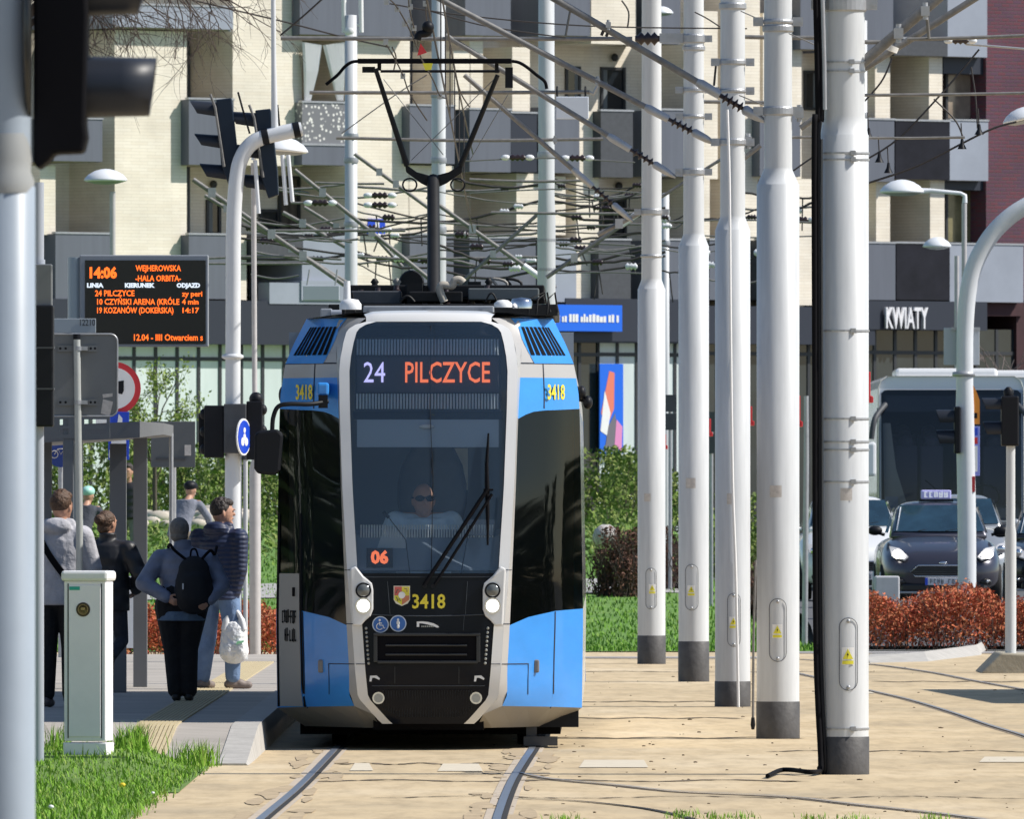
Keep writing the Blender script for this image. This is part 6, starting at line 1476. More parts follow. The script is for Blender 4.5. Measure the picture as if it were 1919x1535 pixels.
mb = MB(); q = rrect(62, 220, 626, 780, 14, p.y+.04); mb.tube(q, .008, 6, closed=True); mb.build('sign_rim', M['galv'], pl)
for yy in (653, 754):
    mb = MB(); a = P(108, yy+6, p.y); b_ = P(182, yy-6, p.y); mb.box((a.x, p.y+.028, a.z), (b_.x, p.y+.044, b_.z)); ra = mb.build('rail', M['signback'], o)
    mb = MB()
    for px in (113, 123, 163, 170, 178): c = P(px, yy, p.y+.027); disc(mb, c, .010, .003, 10)
    mb.build('bolt_hole', M['black'], ra)
    mb = MB(); z = P(0, yy, p.y).z; mb.lathe([(.031, z-.016), (.031, z+.016)], (P(147, 0, p.y).x-.004, p.y, 0), 14); mb.obox(P(158, yy, p.y-.0), (.05, .03, .03)); mb.build('clamp', M['galv'], o)
mb = MB(); mb.prism([P(*c, p.y+.044) for c in ((193, 748), (212, 753), (206, 779), (189, 775))][::-1], (0, -.003, 0)); mb.build('sticker', M['paper'], pl)
mb = MB(); mb.prism([P(*c, p.y+.044) for c in ((192, 739), (211, 737), (211, 743), (193, 746))][::-1], (0, -.003, 0)); mb.build('sticker', M['paper'], pl)
# --- stop flag behind it with the number plate
Y = 132.0; k = Y/FPX; x = P(128, 0, Y).x
o = thing('stop_flag', 'tram stop frame with windowed board and small plate numbered 12210, behind the sign', 'sign', (x, Y, PZ))
mb = MB(); mb.box((x-.045, Y-.03, PZ), (x+.045, Y+.03, P(0, 600, Y).z)); mb.build('post', mat('post_grey', (.17, .18, .19), .5), o, bevel=.006)
a, b_ = P(70, 624, Y), P(180, 597, Y); mb = MB(); mb.box((a.x, Y-.05, a.z), (b_.x, Y-.032, b_.z)); np_ = mb.build('number_plate', mat('plate_light_grey', (.36, .4, .43), .5), o, bevel=.004)
text('plate_number', '12210', .078, M['darkgrey'], np_, face_cam(P(163, 605, Y-.053)-Vector((0, 0, 0))), .001, .001, xs=.72)
np_.children[0].data.transform(Matrix.Translation(-ORG[np_.name]))
a, b_ = P(76, 822, Y), P(206, 778, Y); mb = MB()
for (x0, x1, y0, y1) in ((76, 206, 778, 786), (76, 206, 814, 822), (76, 112, 786, 814), (200, 206, 786, 814), (128, 158, 786, 814), (112, 128, 798, 804), (158, 200, 798, 804)):
    q, r_ = P(x0, y1, Y), P(x1, y0, Y); mb.box((q.x, Y-.04, q.z), (r_.x, Y+.02, r_.z))
mb.build('board_frame', M['signback'], o)
# --- departure display
Y = 141.0; k = Y/FPX; x = P(141, 0, Y).x
o = thing('departure_display', 'black electronic departure board with glowing orange lines on a grey post', 'display', (x, Y, PZ))
mb = MB(); mb.lathe([(.07, PZ), (.07, P(0, 482, Y).z)], (x, Y+.05, 0), 24); mb.build('post', mat('post_steel_blue', (.35, .42, .47), .4, .2), o)
a, b_ = P(150, 650, Y), P(391, 478, Y)
mb = MB(); mb.box((a.x, Y-.1, a.z), (b_.x, Y+.1, b_.z)); hs = mb.build('housing', mat('housing_grey', (.27, .29, .32), .45), o, bevel=.01)
a, b_ = P(160, 645, Y), P(386, 488, Y); mb = MB(); mb.box((a.x, Y-.108, a.z), (b_.x, Y-.101, b_.z)); scn = mb.build('screen', mat('screen_black', (.006, .006, .007), .25), hs)
M['ledamb'] = mat('led_amber', (.9, .2, .02), .5, emis=(1, .13, .012), es=1.5); M['ledwh'] = mat('led_white', (.7, .75, .8), .5, emis=(.65, .72, .8), es=.9)
def led(body, px, py, h, wpx, m='ledamb', align='LEFT', bold=.0015):
    """one line of LED lettering, h px tall and wpx px wide"""
    cu = text('led_text', body, h*k*1.38, M[m], scn, Matrix.Identity(4), .001, bold, 'LEFT')
    vs = [v.co for v in cu.data.vertices]; w0 = max(v.x for v in vs)-min(v.x for v in vs); f = wpx*k/w0; x0 = min(v.x for v in vs)
    c = P(px, py, Y-.11)-ORG[scn.name]
    cu.data.transform(face_cam(c) @ Matrix.Diagonal((f, 1, 1, 1)) @ Matrix.Translation((-x0, 0, 0)))
led('14:06', 168, 512, 20, 51, bold=.006); led('WEJHEROWSKA', 254, 503, 11, 85); led('-HALA ORBITA-', 254, 522, 11, 85)
led('LINIA', 163, 535, 8, 31, 'ledwh', bold=.003); led('KIERUNEK', 234, 535, 8, 56, 'ledwh', bold=.003); led('ODJAZD', 331, 535, 8, 44, 'ledwh', bold=.003)
led('24 PILCZYCE', 178, 550, 11, 74); led('zy peri', 341, 551, 10, 38); led('10 CZYŃSKI ARENA (KRÓLE', 182, 566, 11, 154); led('4 min', 341, 566, 10, 31)
led('19 KOZANÓW (DOKERSKA)', 182, 582, 11, 143); led('14:17', 342, 582, 10, 31); led('12.04 - IIII Otwarciem s', 251, 633, 12, 129)
# --- tram stop shelter
Y0, Y1 = 137.0, 143.5
o = thing('tram_shelter', 'tram stop shelter with flat grey roof edge and dark grey slab columns', 'shelter', (P(200, 0, Y0).x, Y0, PZ))
M['shroof'] = mat('shelter_roof', (.14, .145, .155), .55, var=.1); M['shcol'] = mat('shelter_column', (.17, .175, .185), .6, var=.08, scale=2)
mb = MB(); xa, xb, xc, xd = P(30, 0, Y0).x, P(262, 0, Y0).x, P(325, 0, Y1).x, P(30, 0, Y1).x; z0, z1, z2 = P(0, 832, Y0).z, P(0, 800, Y0).z, P(0, 790, Y0).z
mb.add([(xa, Y0, z0), (xb, Y0, P(0, 820, Y0).z), (xc, Y1-4, P(0, 812, Y0).z), (xc, Y1, P(0, 812, Y0).z), (xa, Y1, z0), (xa, Y0, z1), (xb, Y0, z2), (xc, Y1-4, z2), (xc, Y1, z2), (xa, Y1, z1)], [(0, 1, 6, 5), (1, 2, 7, 6), (2, 3, 8, 7), (3, 4, 9, 8), (4, 0, 5, 9), (5, 6, 7, 8, 9), (4, 3, 2, 1, 0)])
mb.build('roof', M['shroof'], o)
for x0, x1, y, yb, yt in ((80, 97, Y0+.8, None, 826), (206, 237, 137.7, None, 838), (250, 276, 142.0, None, 826)):
    a, b_ = P(x0, 0, y), P(x1, 0, y); mb = MB(); mb.box((a.x, y-.06, PZ), (b_.x, y+.06, P(0, yt, y).z+.03)); mb.build('column', M['shcol'], o, bevel=.004)
mb = MB(); xq = P(321, 0, 143).x; mb.tube([(xq, 143, PZ), (xq, 143, P(0, 812, 143).z)], .02, 8); mb.build('roof_stay', M['galv'], o)
a, b_ = P(237, 1215, 146), P(251, 1080, 146); mb = MB(); mb.box((a.x, 146, a.z), (b_.x, 146.03, b_.z)); mb.build('timetable_case', M['lampwhite'], o)
# --- signs beyond: round red-rimmed sign with blue plates, blue cycle sign, grey sign backs
Y = 160.0; x = P(222, 0, Y).x
o = thing('road_sign', 'round white sign with red rim and dark symbol above blue and white plates', 'sign', (x, Y, PZ)); k = Y/FPX
mb = MB(); mb.tube([(x, Y+.05, 0), (x, Y+.05, P(0, 690, Y).z)], .03, 10); mb.build('pole', M['galv'], o)
ry = R(-38)
mb = MB(); c = P(214, 728, Y); disc(mb, c, 50*k, .015, 36, 0, 0); rd = mb.build('red_disc', M['red'], o)
mb = MB(); disc(mb, c+Vector((0, -.016, 0)), 39*k, .004, 36); mb.build('white_disc', M['white'], rd)
mb = MB(); c2 = P(227, 727, Y-.022); mb.prism([c2+Vector((a*k, 0, b_*k)) for a, b_ in ((-7, 12), (5, 14), (5, -5), (2, -12), (-6, -10))][::-1], (0, -.004, 0)); mb.build('symbol', M['black'], rd)
for y0, y1 in ((772, 812), (800, 862)):
    a, b_ = P(203, y1, Y), P(242, y0, Y); mb = MB(); d = -.02 if y0 < 790 else 0; mb.box((a.x, Y-.02+d, a.z), (b_.x, Y+d, b_.z)); pq = mb.build('info_plate', M['blue'], o, bevel=.003)
    mb = MB(); w_ = b_.x-a.x; h_ = b_.z-a.z
    if y0 < 790: mb.prism([(a.x+w_*.38, Y-.041, a.z), (a.x+w_*.5, Y-.041, b_.z-h_*.1), (a.x+w_*.68, Y-.041, b_.z-h_*.3), (a.x+w_*.66, Y-.041, a.z)][::-1], (0, -.003, 0)); mb.box((a.x-w_*.6, Y-.04, a.z+h_*.2), (a.x-.002, Y-.03, b_.z-h_*.25))
    else: mb.box((a.x+.03, Y-.024, a.z+h_*.3), (a.x+w_*.86, Y-.021, b_.z-h_*.1)); mb.box((a.x+.01, Y-.0245, a.z+.02), (a.x+w_*.2, Y-.0215, a.z+h_*.3))
    mb.build('white_mark', M['white'], pq)
Y = 170.0; x = P(114, 0, Y).x; k = Y/FPX
o = thing('cycle_sign', 'round dark blue sign with faint white bicycle seen between shelter columns', 'sign', (x, Y, 0))
mb = MB(); mb.tube([(x, Y+.03, 0), (x, Y+.03, P(0, 850, Y).z)], .03, 8); mb.build('pole', M['galv'], o)
mb = MB(); c = P(114, 850, Y); disc(mb, c, 26*k, .012); bs = mb.build('sign_disc', mat('sign_navy', (.012, .04, .22), .4), o)
mb = MB()
for sg in (-1, 1): mb.tube([c+Vector((sg*.07+.04*math.cos(t), -.016, -.01+.04*math.sin(t))) for t in [i*.52 for i in range(12)]], .005, 4, closed=True)
mb.tube([c+Vector((-.07, -.016, -.01)), c+Vector((-.03, -.016, .05)), c+Vector((.05, -.016, .05)), c+Vector((.07, -.016, -.01))], .005, 4); mb.tube([c+Vector((-.03, -.016, .05)), c+Vector((0, -.016, -.01)), c+Vector((.05, -.016, .06))], .005, 4); mb.build('bicycle_symbol', M['paper'], bs)
for lab, px0, px1, y0, y1, Y in (('grey back of a square sign board behind the end of shelter roof', 283, 366, 790, 876, 158),):
    a, b_ = P(px0, y1, Y), P(px1, y0, Y); xm = (a.x+b_.x)/2; o = thing('sign_board', lab, 'sign', (xm, Y, 0)); mb = MB(); mb.box((a.x, Y-.02, a.z), (b_.x, Y, b_.z)); bd = mb.build('board', mat('board_back', (.1, .11, .12), .6), o, bevel=.004)
    mb = MB(); mb.tube([(xm, Y+.04, 0), (xm, Y+.04, b_.z-.05)], .03, 8); mb.build('post', M['galv'], o)
    mb = MB(); q, r_ = P(346, 854, Y), P(358, 834, Y); mb.box((q.x, Y-.024, q.z), (r_.x, Y-.021, r_.z)); mb.build('sticker', M['paper'], bd)
    mb = MB(); z = P(0, 860, Y).z; mb.box((a.x+.05, Y-.035, z-.012), (b_.x-.1, Y-.021, z+.012)); mb.build('rail', M['darkgrey'], bd)
# --- curved traffic mast with two tilted overhead signals and low signals
Y = 165.0; k = Y/FPX; M['mast'] = mat('mast_paint', (.66, .68, .71), .35, var=.06, scale=3)
xb_ = P(436, 0, Y).x
o = thing('traffic_mast', 'white curved traffic mast bending right at top, carrying two tilted overhead signals', 'mast', (xb_, Y, 0))
path = [(xb_, Y, 0), P(436, 900, Y), P(437, 560, Y), P(438, 420, Y), P(444, 330, Y), P(455, 290, Y), P(475, 266, Y), P(505, 254, Y), P(566, 241, Y)]
mb = MB(); mb.tube(smooth([Vector(v) for v in path], 6), [.082]*7+[.08]*41+[.07], 20); mb.build('mast_tube', M['mast'], o)
mb = MB(); z = P(0, 668, Y).z; mb.lathe([(.085, z-.03), (.115, z-.015), (.115, z+.012), (.085, z+.025)], (xb_, Y, 0), 24); mb.build('flange', M['mast'], o)
for px, py in ((497, 256), (556, 243)):
    mb = MB(); c = P(px, py, Y); d = Vector((1, 0, .2)).normalized(); mb.tube([c-d*.035, c+d*.035], .085, 18); mb.build('black_band', M['black'], o)
mb = MB(); mb.tube([P(512, -30, Y), P(513, 120, Y), P(515, 250, Y)], [.026, .028, .04], 10); mb.build('upright_rod', M['mast'], o)
def ohead(dx, dy=0):
    """overhead head, leaning, hoods pointing left"""
    q = lambda x, y, d=0: P(x+dx, y+dy, Y+d)
    mb = MB(); mb.prism([q(405, 186, .12), (q(434, 183, .12)), q(447, 300, .12), q(449, 345, .12), q(430, 352, .12), q(414, 306, .12)], (0, .3, 0)); h = mb.build('signal_housing', mat('signal_navy', (.012, .022, .04), .4, spec=.25), o, bevel=.012)
    for (x0, y0, x1, y1) in ((355, 190, 406, 225), (363, 252, 412, 284), (373, 308, 424, 344)):
        mb = MB(); vs = []; n = 14
        c0 = q(x1, (y0+y1)/2); c1 = q(x0, (y0+y1)/2-5)
        rr = (y1-y0)/2*k
        for t, c in ((0, c0), (1, c1)):
            for j in range(n+1):
                a = R(-30)+R(240)*j/n
                for s_ in (1, .9): vs.append(c+Vector((0 if t == 0 else (1-math.sin(a))*.05, .27+rr*s_*math.cos(a)*1.1, rr*s_*math.sin(a)*(1 if t == 0 else .9))))
        m_ = (n+1)*2; fs = []
        for j in range(n): b0 = j*2; fs += [(b0, b0+m_, b0+m_+2, b0+2), (b0+1, b0+3, b0+m_+3, b0+m_+1)]
        mb.add(vs, fs, 0, True); mb.build('hood', M['visor'], h)
    mb = MB(); mb.tube([q(394, 176, .1), q(403, 200, .1), q(420, 312, .1)], .016, 6); mb.build('backboard_edge', M['tubegrey'], h)
    return h
ohead(0); ohead(73, 20)
mb = MB(); mb.tube([P(446, 172, Y), P(455, 205, Y), P(468, 250, Y)], .012, 6); mb.build('cable_stay', M['black'], o); mb = MB(); mb.tube([P(520, 196, Y), P(524, 240, Y)], .012, 6); mb.build('cable_stay', M['black'], o)
for a, b_ in (((529, 290), (536, 384)), ((540, 290), (548, 378)), ((478, 300), (485, 400))):
    mb = MB(); mb.tube([P(*a, Y), P(*b_, Y)], .022, 8); mb.build('support_strut', M['lampwhite'], o)
# black signal heads at driver height on the mast
for x0, x1, y0, y1, d in ((383, 420, 760, 858, -.05), (372, 396, 775, 850, .1), (420, 462, 757, 850, -.1), (462, 492, 752, 862, -.02)):
    a, b_ = P(x0, y1, Y), P(x1, y0, Y); mb = MB(); mb.box((a.x, Y+d-.1, a.z), (b_.x, Y+d+.1, b_.z)); h = mb.build('signal_housing', M['black'] if x0 != 420 else M['darkgrey'], o, bevel=.012)
    if x0 in (383, 462):
        for yy in (y0+16, (y0+y1)/2, y1-16):
            mb = MB(); c = P(x1 if x0 == 462 else x0, yy, Y+d); mb.ell(c, (.05, .06, .06), 10, 7); mb.build('hood', M['black'], h)
mb = MB(); mb.ell(P(480, 748, Y), (.075, .08, .075)); mb.build('sensor', M['black'], o)
# blue round sign turned sideways
mb = MB(); c = P(455, 819, Y-.25); M3 = Matrix.Rotation(R(69), 3, 'Z') @ Matrix.Rotation(R(90), 3, 'X'); mb.lathe([(.195, 0), (.195, .015)], c, 30, M3, 0, False); bs = mb.build('cycle_path_sign', M['white'], o)
mb = MB(); mb.lathe([(.175, .0155), (.175, .019)], c, 30, M3, 0, False); mb.build('blue_field', M['blue'], bs)
mb = MB()
for (u, v, r_) in ((0, .07, .03), (-.05, -.05, .045), (.05, -.05, .045), (0, .0, .035)): mb.lathe([(r_, .0195), (r_, .022)], c+M3@Vector((u, v, 0)), 14, M3, 0, False)
mb.build('symbol', M['white'], bs)
for px, w_, yb in ((448, 11, 1165), (460, 9, 1150)):
    xq = P(px, 0, Y+3).x; q = thing('slim_pole', 'thin white pole right beside the curved mast, %s one' % ('thicker' if w_ == 11 else 'thinner'), 'pole', (xq, Y+3, 0), group='slim white poles by the mast'); mb = MB(); mb.tube([(xq, Y+3, 0), (xq, Y+3, P(0, 855, Y+3).z)], w_/2*(Y+3)/FPX, 10); mb.build('tube', M['polewhite'], q); mb = MB(); mb.lathe([(w_*.7*(Y+3)/FPX, P(0, 862, Y+3).z), (w_*.7*(Y+3)/FPX, P(0, 853, Y+3).z)], (xq, Y+3, 0), 12); mb.build('band', M['darkgrey'], q)
# --- street lamps
def dish(mb, c, rx, h, tilt=0):
    Mx = Matrix.Rotation(tilt, 3, 'Y'); mb.lathe([(rx*.12, -.02), (rx*.9, -.015), (rx, .0), (rx*.97, h*.14), (rx*.8, h*.5), (rx*.5, h*.82), (rx*.2, h*.97), (0, h)], c, 30, Mx)
def lamp(label, px, py, rpx, hpx, Y, polex, yb, wtop, wbot=None, tilt=0):
    k = Y/FPX; xq = P(polex, 0, Y).x; o = thing('street_lamp', label, 'street lamp', (xq, Y, 0), group='mushroom street lamps')
    mb = MB(); dish(mb, P(px, py, Y), rpx*k, hpx*k, tilt); mb.build('lamp_dish', M['lampwhite'], o)
    mb = MB(); mb.lathe([(rpx*k*.85, -.03), (rpx*k*.5, -.06), (0, -.07)], P(px, py, Y)+Vector((0, 0, .01)), 24, Matrix.Rotation(tilt, 3, 'Y')); mb.build('diffuser', M['greyl'], o)
    wb = wbot or wtop
    mb = MB(); ztop = P(0, py+4, Y).z; mb.tube([(xq, Y, -.05), (xq, Y, lerp(0, ztop, .38)), (xq, Y, lerp(0, ztop, .4)), (P(polex-(3 if wbot else 0), 0, Y).x, Y, ztop*.98)], [wb/2*k, wb/2*k, wtop/2*k, wtop/2*k], 14); mb.build('pole', mat('lamp_pole', (.52, .5, .5), .45, .2, var=.1), o)
    return o, k
o, k = lamp('mushroom lamp with white dish on a pole standing just right of curved mast', 529, 282, 49, 26, 187, 478, 1240, 10, 22, R(4))
mb = MB(); mb.tube([P(475, 300, 187), P(478, 288, 187), P(500, 283, 187)], .03, 8); mb.build('arm', M['lampwhite'], o)
o, k = lamp('mushroom lamp with white dish behind the departure display', 198, 338, 41, 22, 230, 211, 1140, 11)
o, k = lamp('long white lamp head on an angled arm between the nearest pole and right mast', 1690, 360, 42, 24, 230, 1807, 1180, 10)
mb = MB(); mb.tube([P(1720, 358, 230), P(1745, 357, 230), P(1800, 362, 230), P(1808, 366, 230), P(1808, 380, 230)], [.05, .035, .03, .035, .04], 10); mb.build('arm', M['lampwhite'], o)
o, k = lamp('small white mushroom lamp low in front of dark balcony on the right', 1756, 462, 27, 18, 300, 1793, 900, 9)
o, k = lamp('white lamp head cut by the right edge of view', 1920, 222, 42, 22, 175, 2010, 1250, 10, None, R(-14))
mb = MB(); mb.tube([P(1925, 228, 175), P(1960, 238, 175), P(2010, 240, 175)], .03, 8); mb.build('arm', M['lampwhite'], o)
o, k = lamp('tiny bright white lamp seen between two poles at the top', 1240, 24, 22, 13, 320, 1215, 900, 6)
# ================================================================ right side: mast, signals, vehicles
Y = 212.0; k = Y/FPX; xb_ = P(1812, 0, Y).x
o = thing('traffic_mast', 'grey curved mast at right, bending up out of view, with orange and blue plates', 'mast', (xb_, Y, 0))
path = [(xb_, Y, -.05), P(1812, 1000, Y), P(1808, 720, Y), P(1810, 590, Y), P(1822, 510, Y), P(1850, 452, Y), P(1885, 412, Y), P(1930, 382, Y), P(2010, 345, Y)]
mb = MB(); n_ = 8*6+1; mb.tube(smooth([Vector(v) for v in path], 6), [.125]*12+[.115]*(n_-12), 20); mb.build('mast_tube', M['mast'], o)
mb = MB(); mb.lathe([(.135, -.05), (.135, .3)], (xb_, Y, 0), 20); mb.build('base_band', M['poleband'], o)
mb = MB(); z = P(0, 702, Y).z; mb.lathe([(.12, z-.03), (.155, z-.02), (.155, z+.03), (.12, z+.04)], (P(1806, 0, Y).x, Y, 0), 20); mb.build('flange', M['galv'], o)
a, b_ = P(1769, 684, Y), P(1836, 614, Y); mb = MB(); mb.box((a.x, Y+.12, a.z), (b_.x, Y+.14, b_.z)); sb = mb.build('sign_back', mat('sign_back_pale', (.45, .49, .53), .5), o, bevel=.006)
mb = MB()
for px in (1790, 1830): mb.obox(P(px, 616, Y+.1), (.1, .04, .04))
mb.build('bracket', M['galv'], sb)
a, b_ = P(1820, 797, Y), P(1836, 722, Y); mb = MB(); mb.prism([P(1824, 722, Y-.02), P(1830, 734, Y-.02), P(1836, 750, Y-.02), P(1836, 795, Y-.02), P(1820, 795, Y-.02)], (0, .3, 0)); op = mb.build('orange_plate', M['orange'], o)
mb = MB(); q, r_ = P(1825, 784, Y), P(1831, 774, Y); mb.box((q.x, Y-.026, q.z), (r_.x, Y-.021, r_.z)); mb.build('symbol', M['black'], op)
a, b_ = P(1821, 892, Y), P(1836, 799, Y); mb = MB(); mb.box((a.x, Y-.02, a.z), (b_.x, Y+.25, b_.z)); bp_ = mb.build('blue_plate', mat('plate_periwinkle', (.25, .3, .75), .4), o, bevel=.004)
for (y0, y1, m) in ((802, 816, 'blue'), (820, 832, 'red'), (836, 884, 'white')): mb = MB(); q, r_ = P(1824, y1, Y), P(1832, y0, Y); mb.box((q.x, Y-.026, q.z), (r_.x, Y-.021, r_.z)); mb.build('plate_mark', M[m], bp_)
a, b_ = P(1820, 922, Y), P(1827, 893, Y); mb = MB(); mb.box((a.x, Y-.1, a.z), (b_.x, Y+.1, b_.z)); mb.build('red_strip', M['red'], o)
def sighead(o, x0, x1, y0, y1, Y, hoods, dirx=-1):
    k = Y/FPX; a, b_ = P(x0, y1, Y), P(x1, y0, Y); mb = MB(); mb.box((a.x, Y-.12, a.z), (b_.x, Y+.12, b_.z)); h = mb.build('signal_housing', M['black'], o, bevel=.02)
    for (hx, hy0, hy1) in hoods:
        c0 = P(x0 if dirx < 0 else x1, (hy0+hy1)/2, Y); L = (hx-(x0 if dirx < 0 else x1))*k; rr = (hy1-hy0)/2*k; n = 14; vs = []; fs = []
        for t in (0, 1):
            for j in range(n+1):
                an = R(-30)+R(240)*j/n
                for s_ in (1, .88): vs.append(c0+Vector((L*t*(1-.3*(1-math.sin(an))/2 if t else 1), rr*s_*math.cos(an), rr*s_*math.sin(an))))
        m_ = (n+1)*2
        for j in range(n): b0 = j*2; fs += [(b0, b0+m_, b0+m_+2, b0+2), (b0+1, b0+3, b0+m_+3, b0+m_+1)]
        mb = MB(); mb.add(vs, fs, 0, True); mb.build('hood', M['visor'], h)
    return h
sighead(o, 1788, 1800, 762, 850, Y-.1, ((1754, 768, 800), (1754, 806, 840)))
# signal on thin pole with concrete foot
Y = 174.0; k = Y/FPX; xp = P(1894, 0, Y).x
o = thing('traffic_signal', 'black two lamp signal on thin white pole set in a concrete foot', 'traffic light', (xp, Y, .28))
mb = MB(); mb.lathe([(.062, P(0, 1225, Y).z), (.062, P(0, 1000, Y).z), (.05, P(0, 985, Y).z), (.05, P(0, 835, Y).z)], (xp, Y, 0), 18); mb.build('pole', M['polewhite'], o)
h = sighead(o, 1876, 1909, 742, 836, Y, ((1840, 746, 774), (1842, 790, 822)))
mb = MB(); mb.lathe([(.05, 0), (.06, .06), (.02, .1)], P(1890, 742, Y), 10); mb.tube([P(1895, 730, Y), P(1897, 742, Y)], .02, 6); mb.build('top_bracket', M['black'], h)
q = lambda x, y, d: P(x, y, Y+d)
mb = MB(); A = [q(1838, 1262, -.5), q(1990, 1276, -.5), q(1990, 1230, -.5), q(1876, 1224, -.5)]; B = [v+Vector((0, 2.2, 0)) for v in A]
mb.prism(A, (0, 2.2, 0)); mb.build('concrete_foot', mat('foot_concrete', (.4, .36, .28), .9, var=.25, scale=5, bump=.3), o, bevel=.02)
# kerb stone of the island
o = thing('kerb_island', 'pale raised kerb stone in front of red hedge by the right mast', 'kerb', G(1700, 1240)); mb = MB()
a, b_, c, d = G(1630, 1243), G(1740, 1240), G(1838, 1228), G(1850, 1216)
mb.add([a, b_, c, d, a+Vector((0, 1.0, .06)), b_+Vector((0, 2, .1)), c+Vector((0, 2, .11)), d+Vector((0, 1, .1)), G(1630, 1226), G(1740, 1222), G(1840, 1214)], [(0, 1, 5, 4), (1, 2, 6, 5), (2, 3, 7, 6), (4, 5, 9, 8), (5, 6, 10, 9), (6, 7, 10)]); mb.build('kerb_stone', M['kerb'], o)
tag(MB().box((P(1640, 0, 206).x, 206, 0), (P(1686, 0, 206).x, 206.6, P(0, 1080, 206).z)).build('concrete_box', mat('box_concrete', (.55, .55, .58), .8, var=.1), None, bevel=.02), 'small pale concrete box beside dark car, above the red hedge', 'box')
# ---------------------------------------------------------------- cars
def lofted(mb, st, n=20, ex=3.2, mat_=0, capf=True):
    """stations (y, half width, z low, z high): superellipse sections"""
    vs = []; fs = []
    for (y, hw, z0, z1) in st:
        for j in range(n):
            t = 2*math.pi*j/n; c, s_ = math.cos(t), math.sin(t)
            vs.append((hw*math.copysign(abs(c)**(2/ex), c), y, (z0+z1)/2+(z1-z0)/2*math.copysign(abs(s_)**(2/ex), s_)))
    for i in range(len(st)-1):
        for j in range(n): fs.append((i*n+j, (i)*n+(j+1) % n, (i+1)*n+(j+1) % n, (i+1)*n+j))
    if capf: fs.append(tuple(reversed(range(n)))); fs.append(tuple(range(len(vs)-n, len(vs))))
    return mb.add(vs, fs, mat_, True)
M['cglass'] = mat('car_glass', (.02, .05, .08), .05, spec=.9, var=.4, scale=2)
M['lightlit'] = mat('car_lamp_lit', (1, 1, .95), .3, emis=(1, .93, .8), es=14); M['lightoff'] = mat('car_lamp_off', (.5, .5, .52), .1, spec=.8)
M['grille'] = mat('car_grille', (.01, .01, .012), .35)
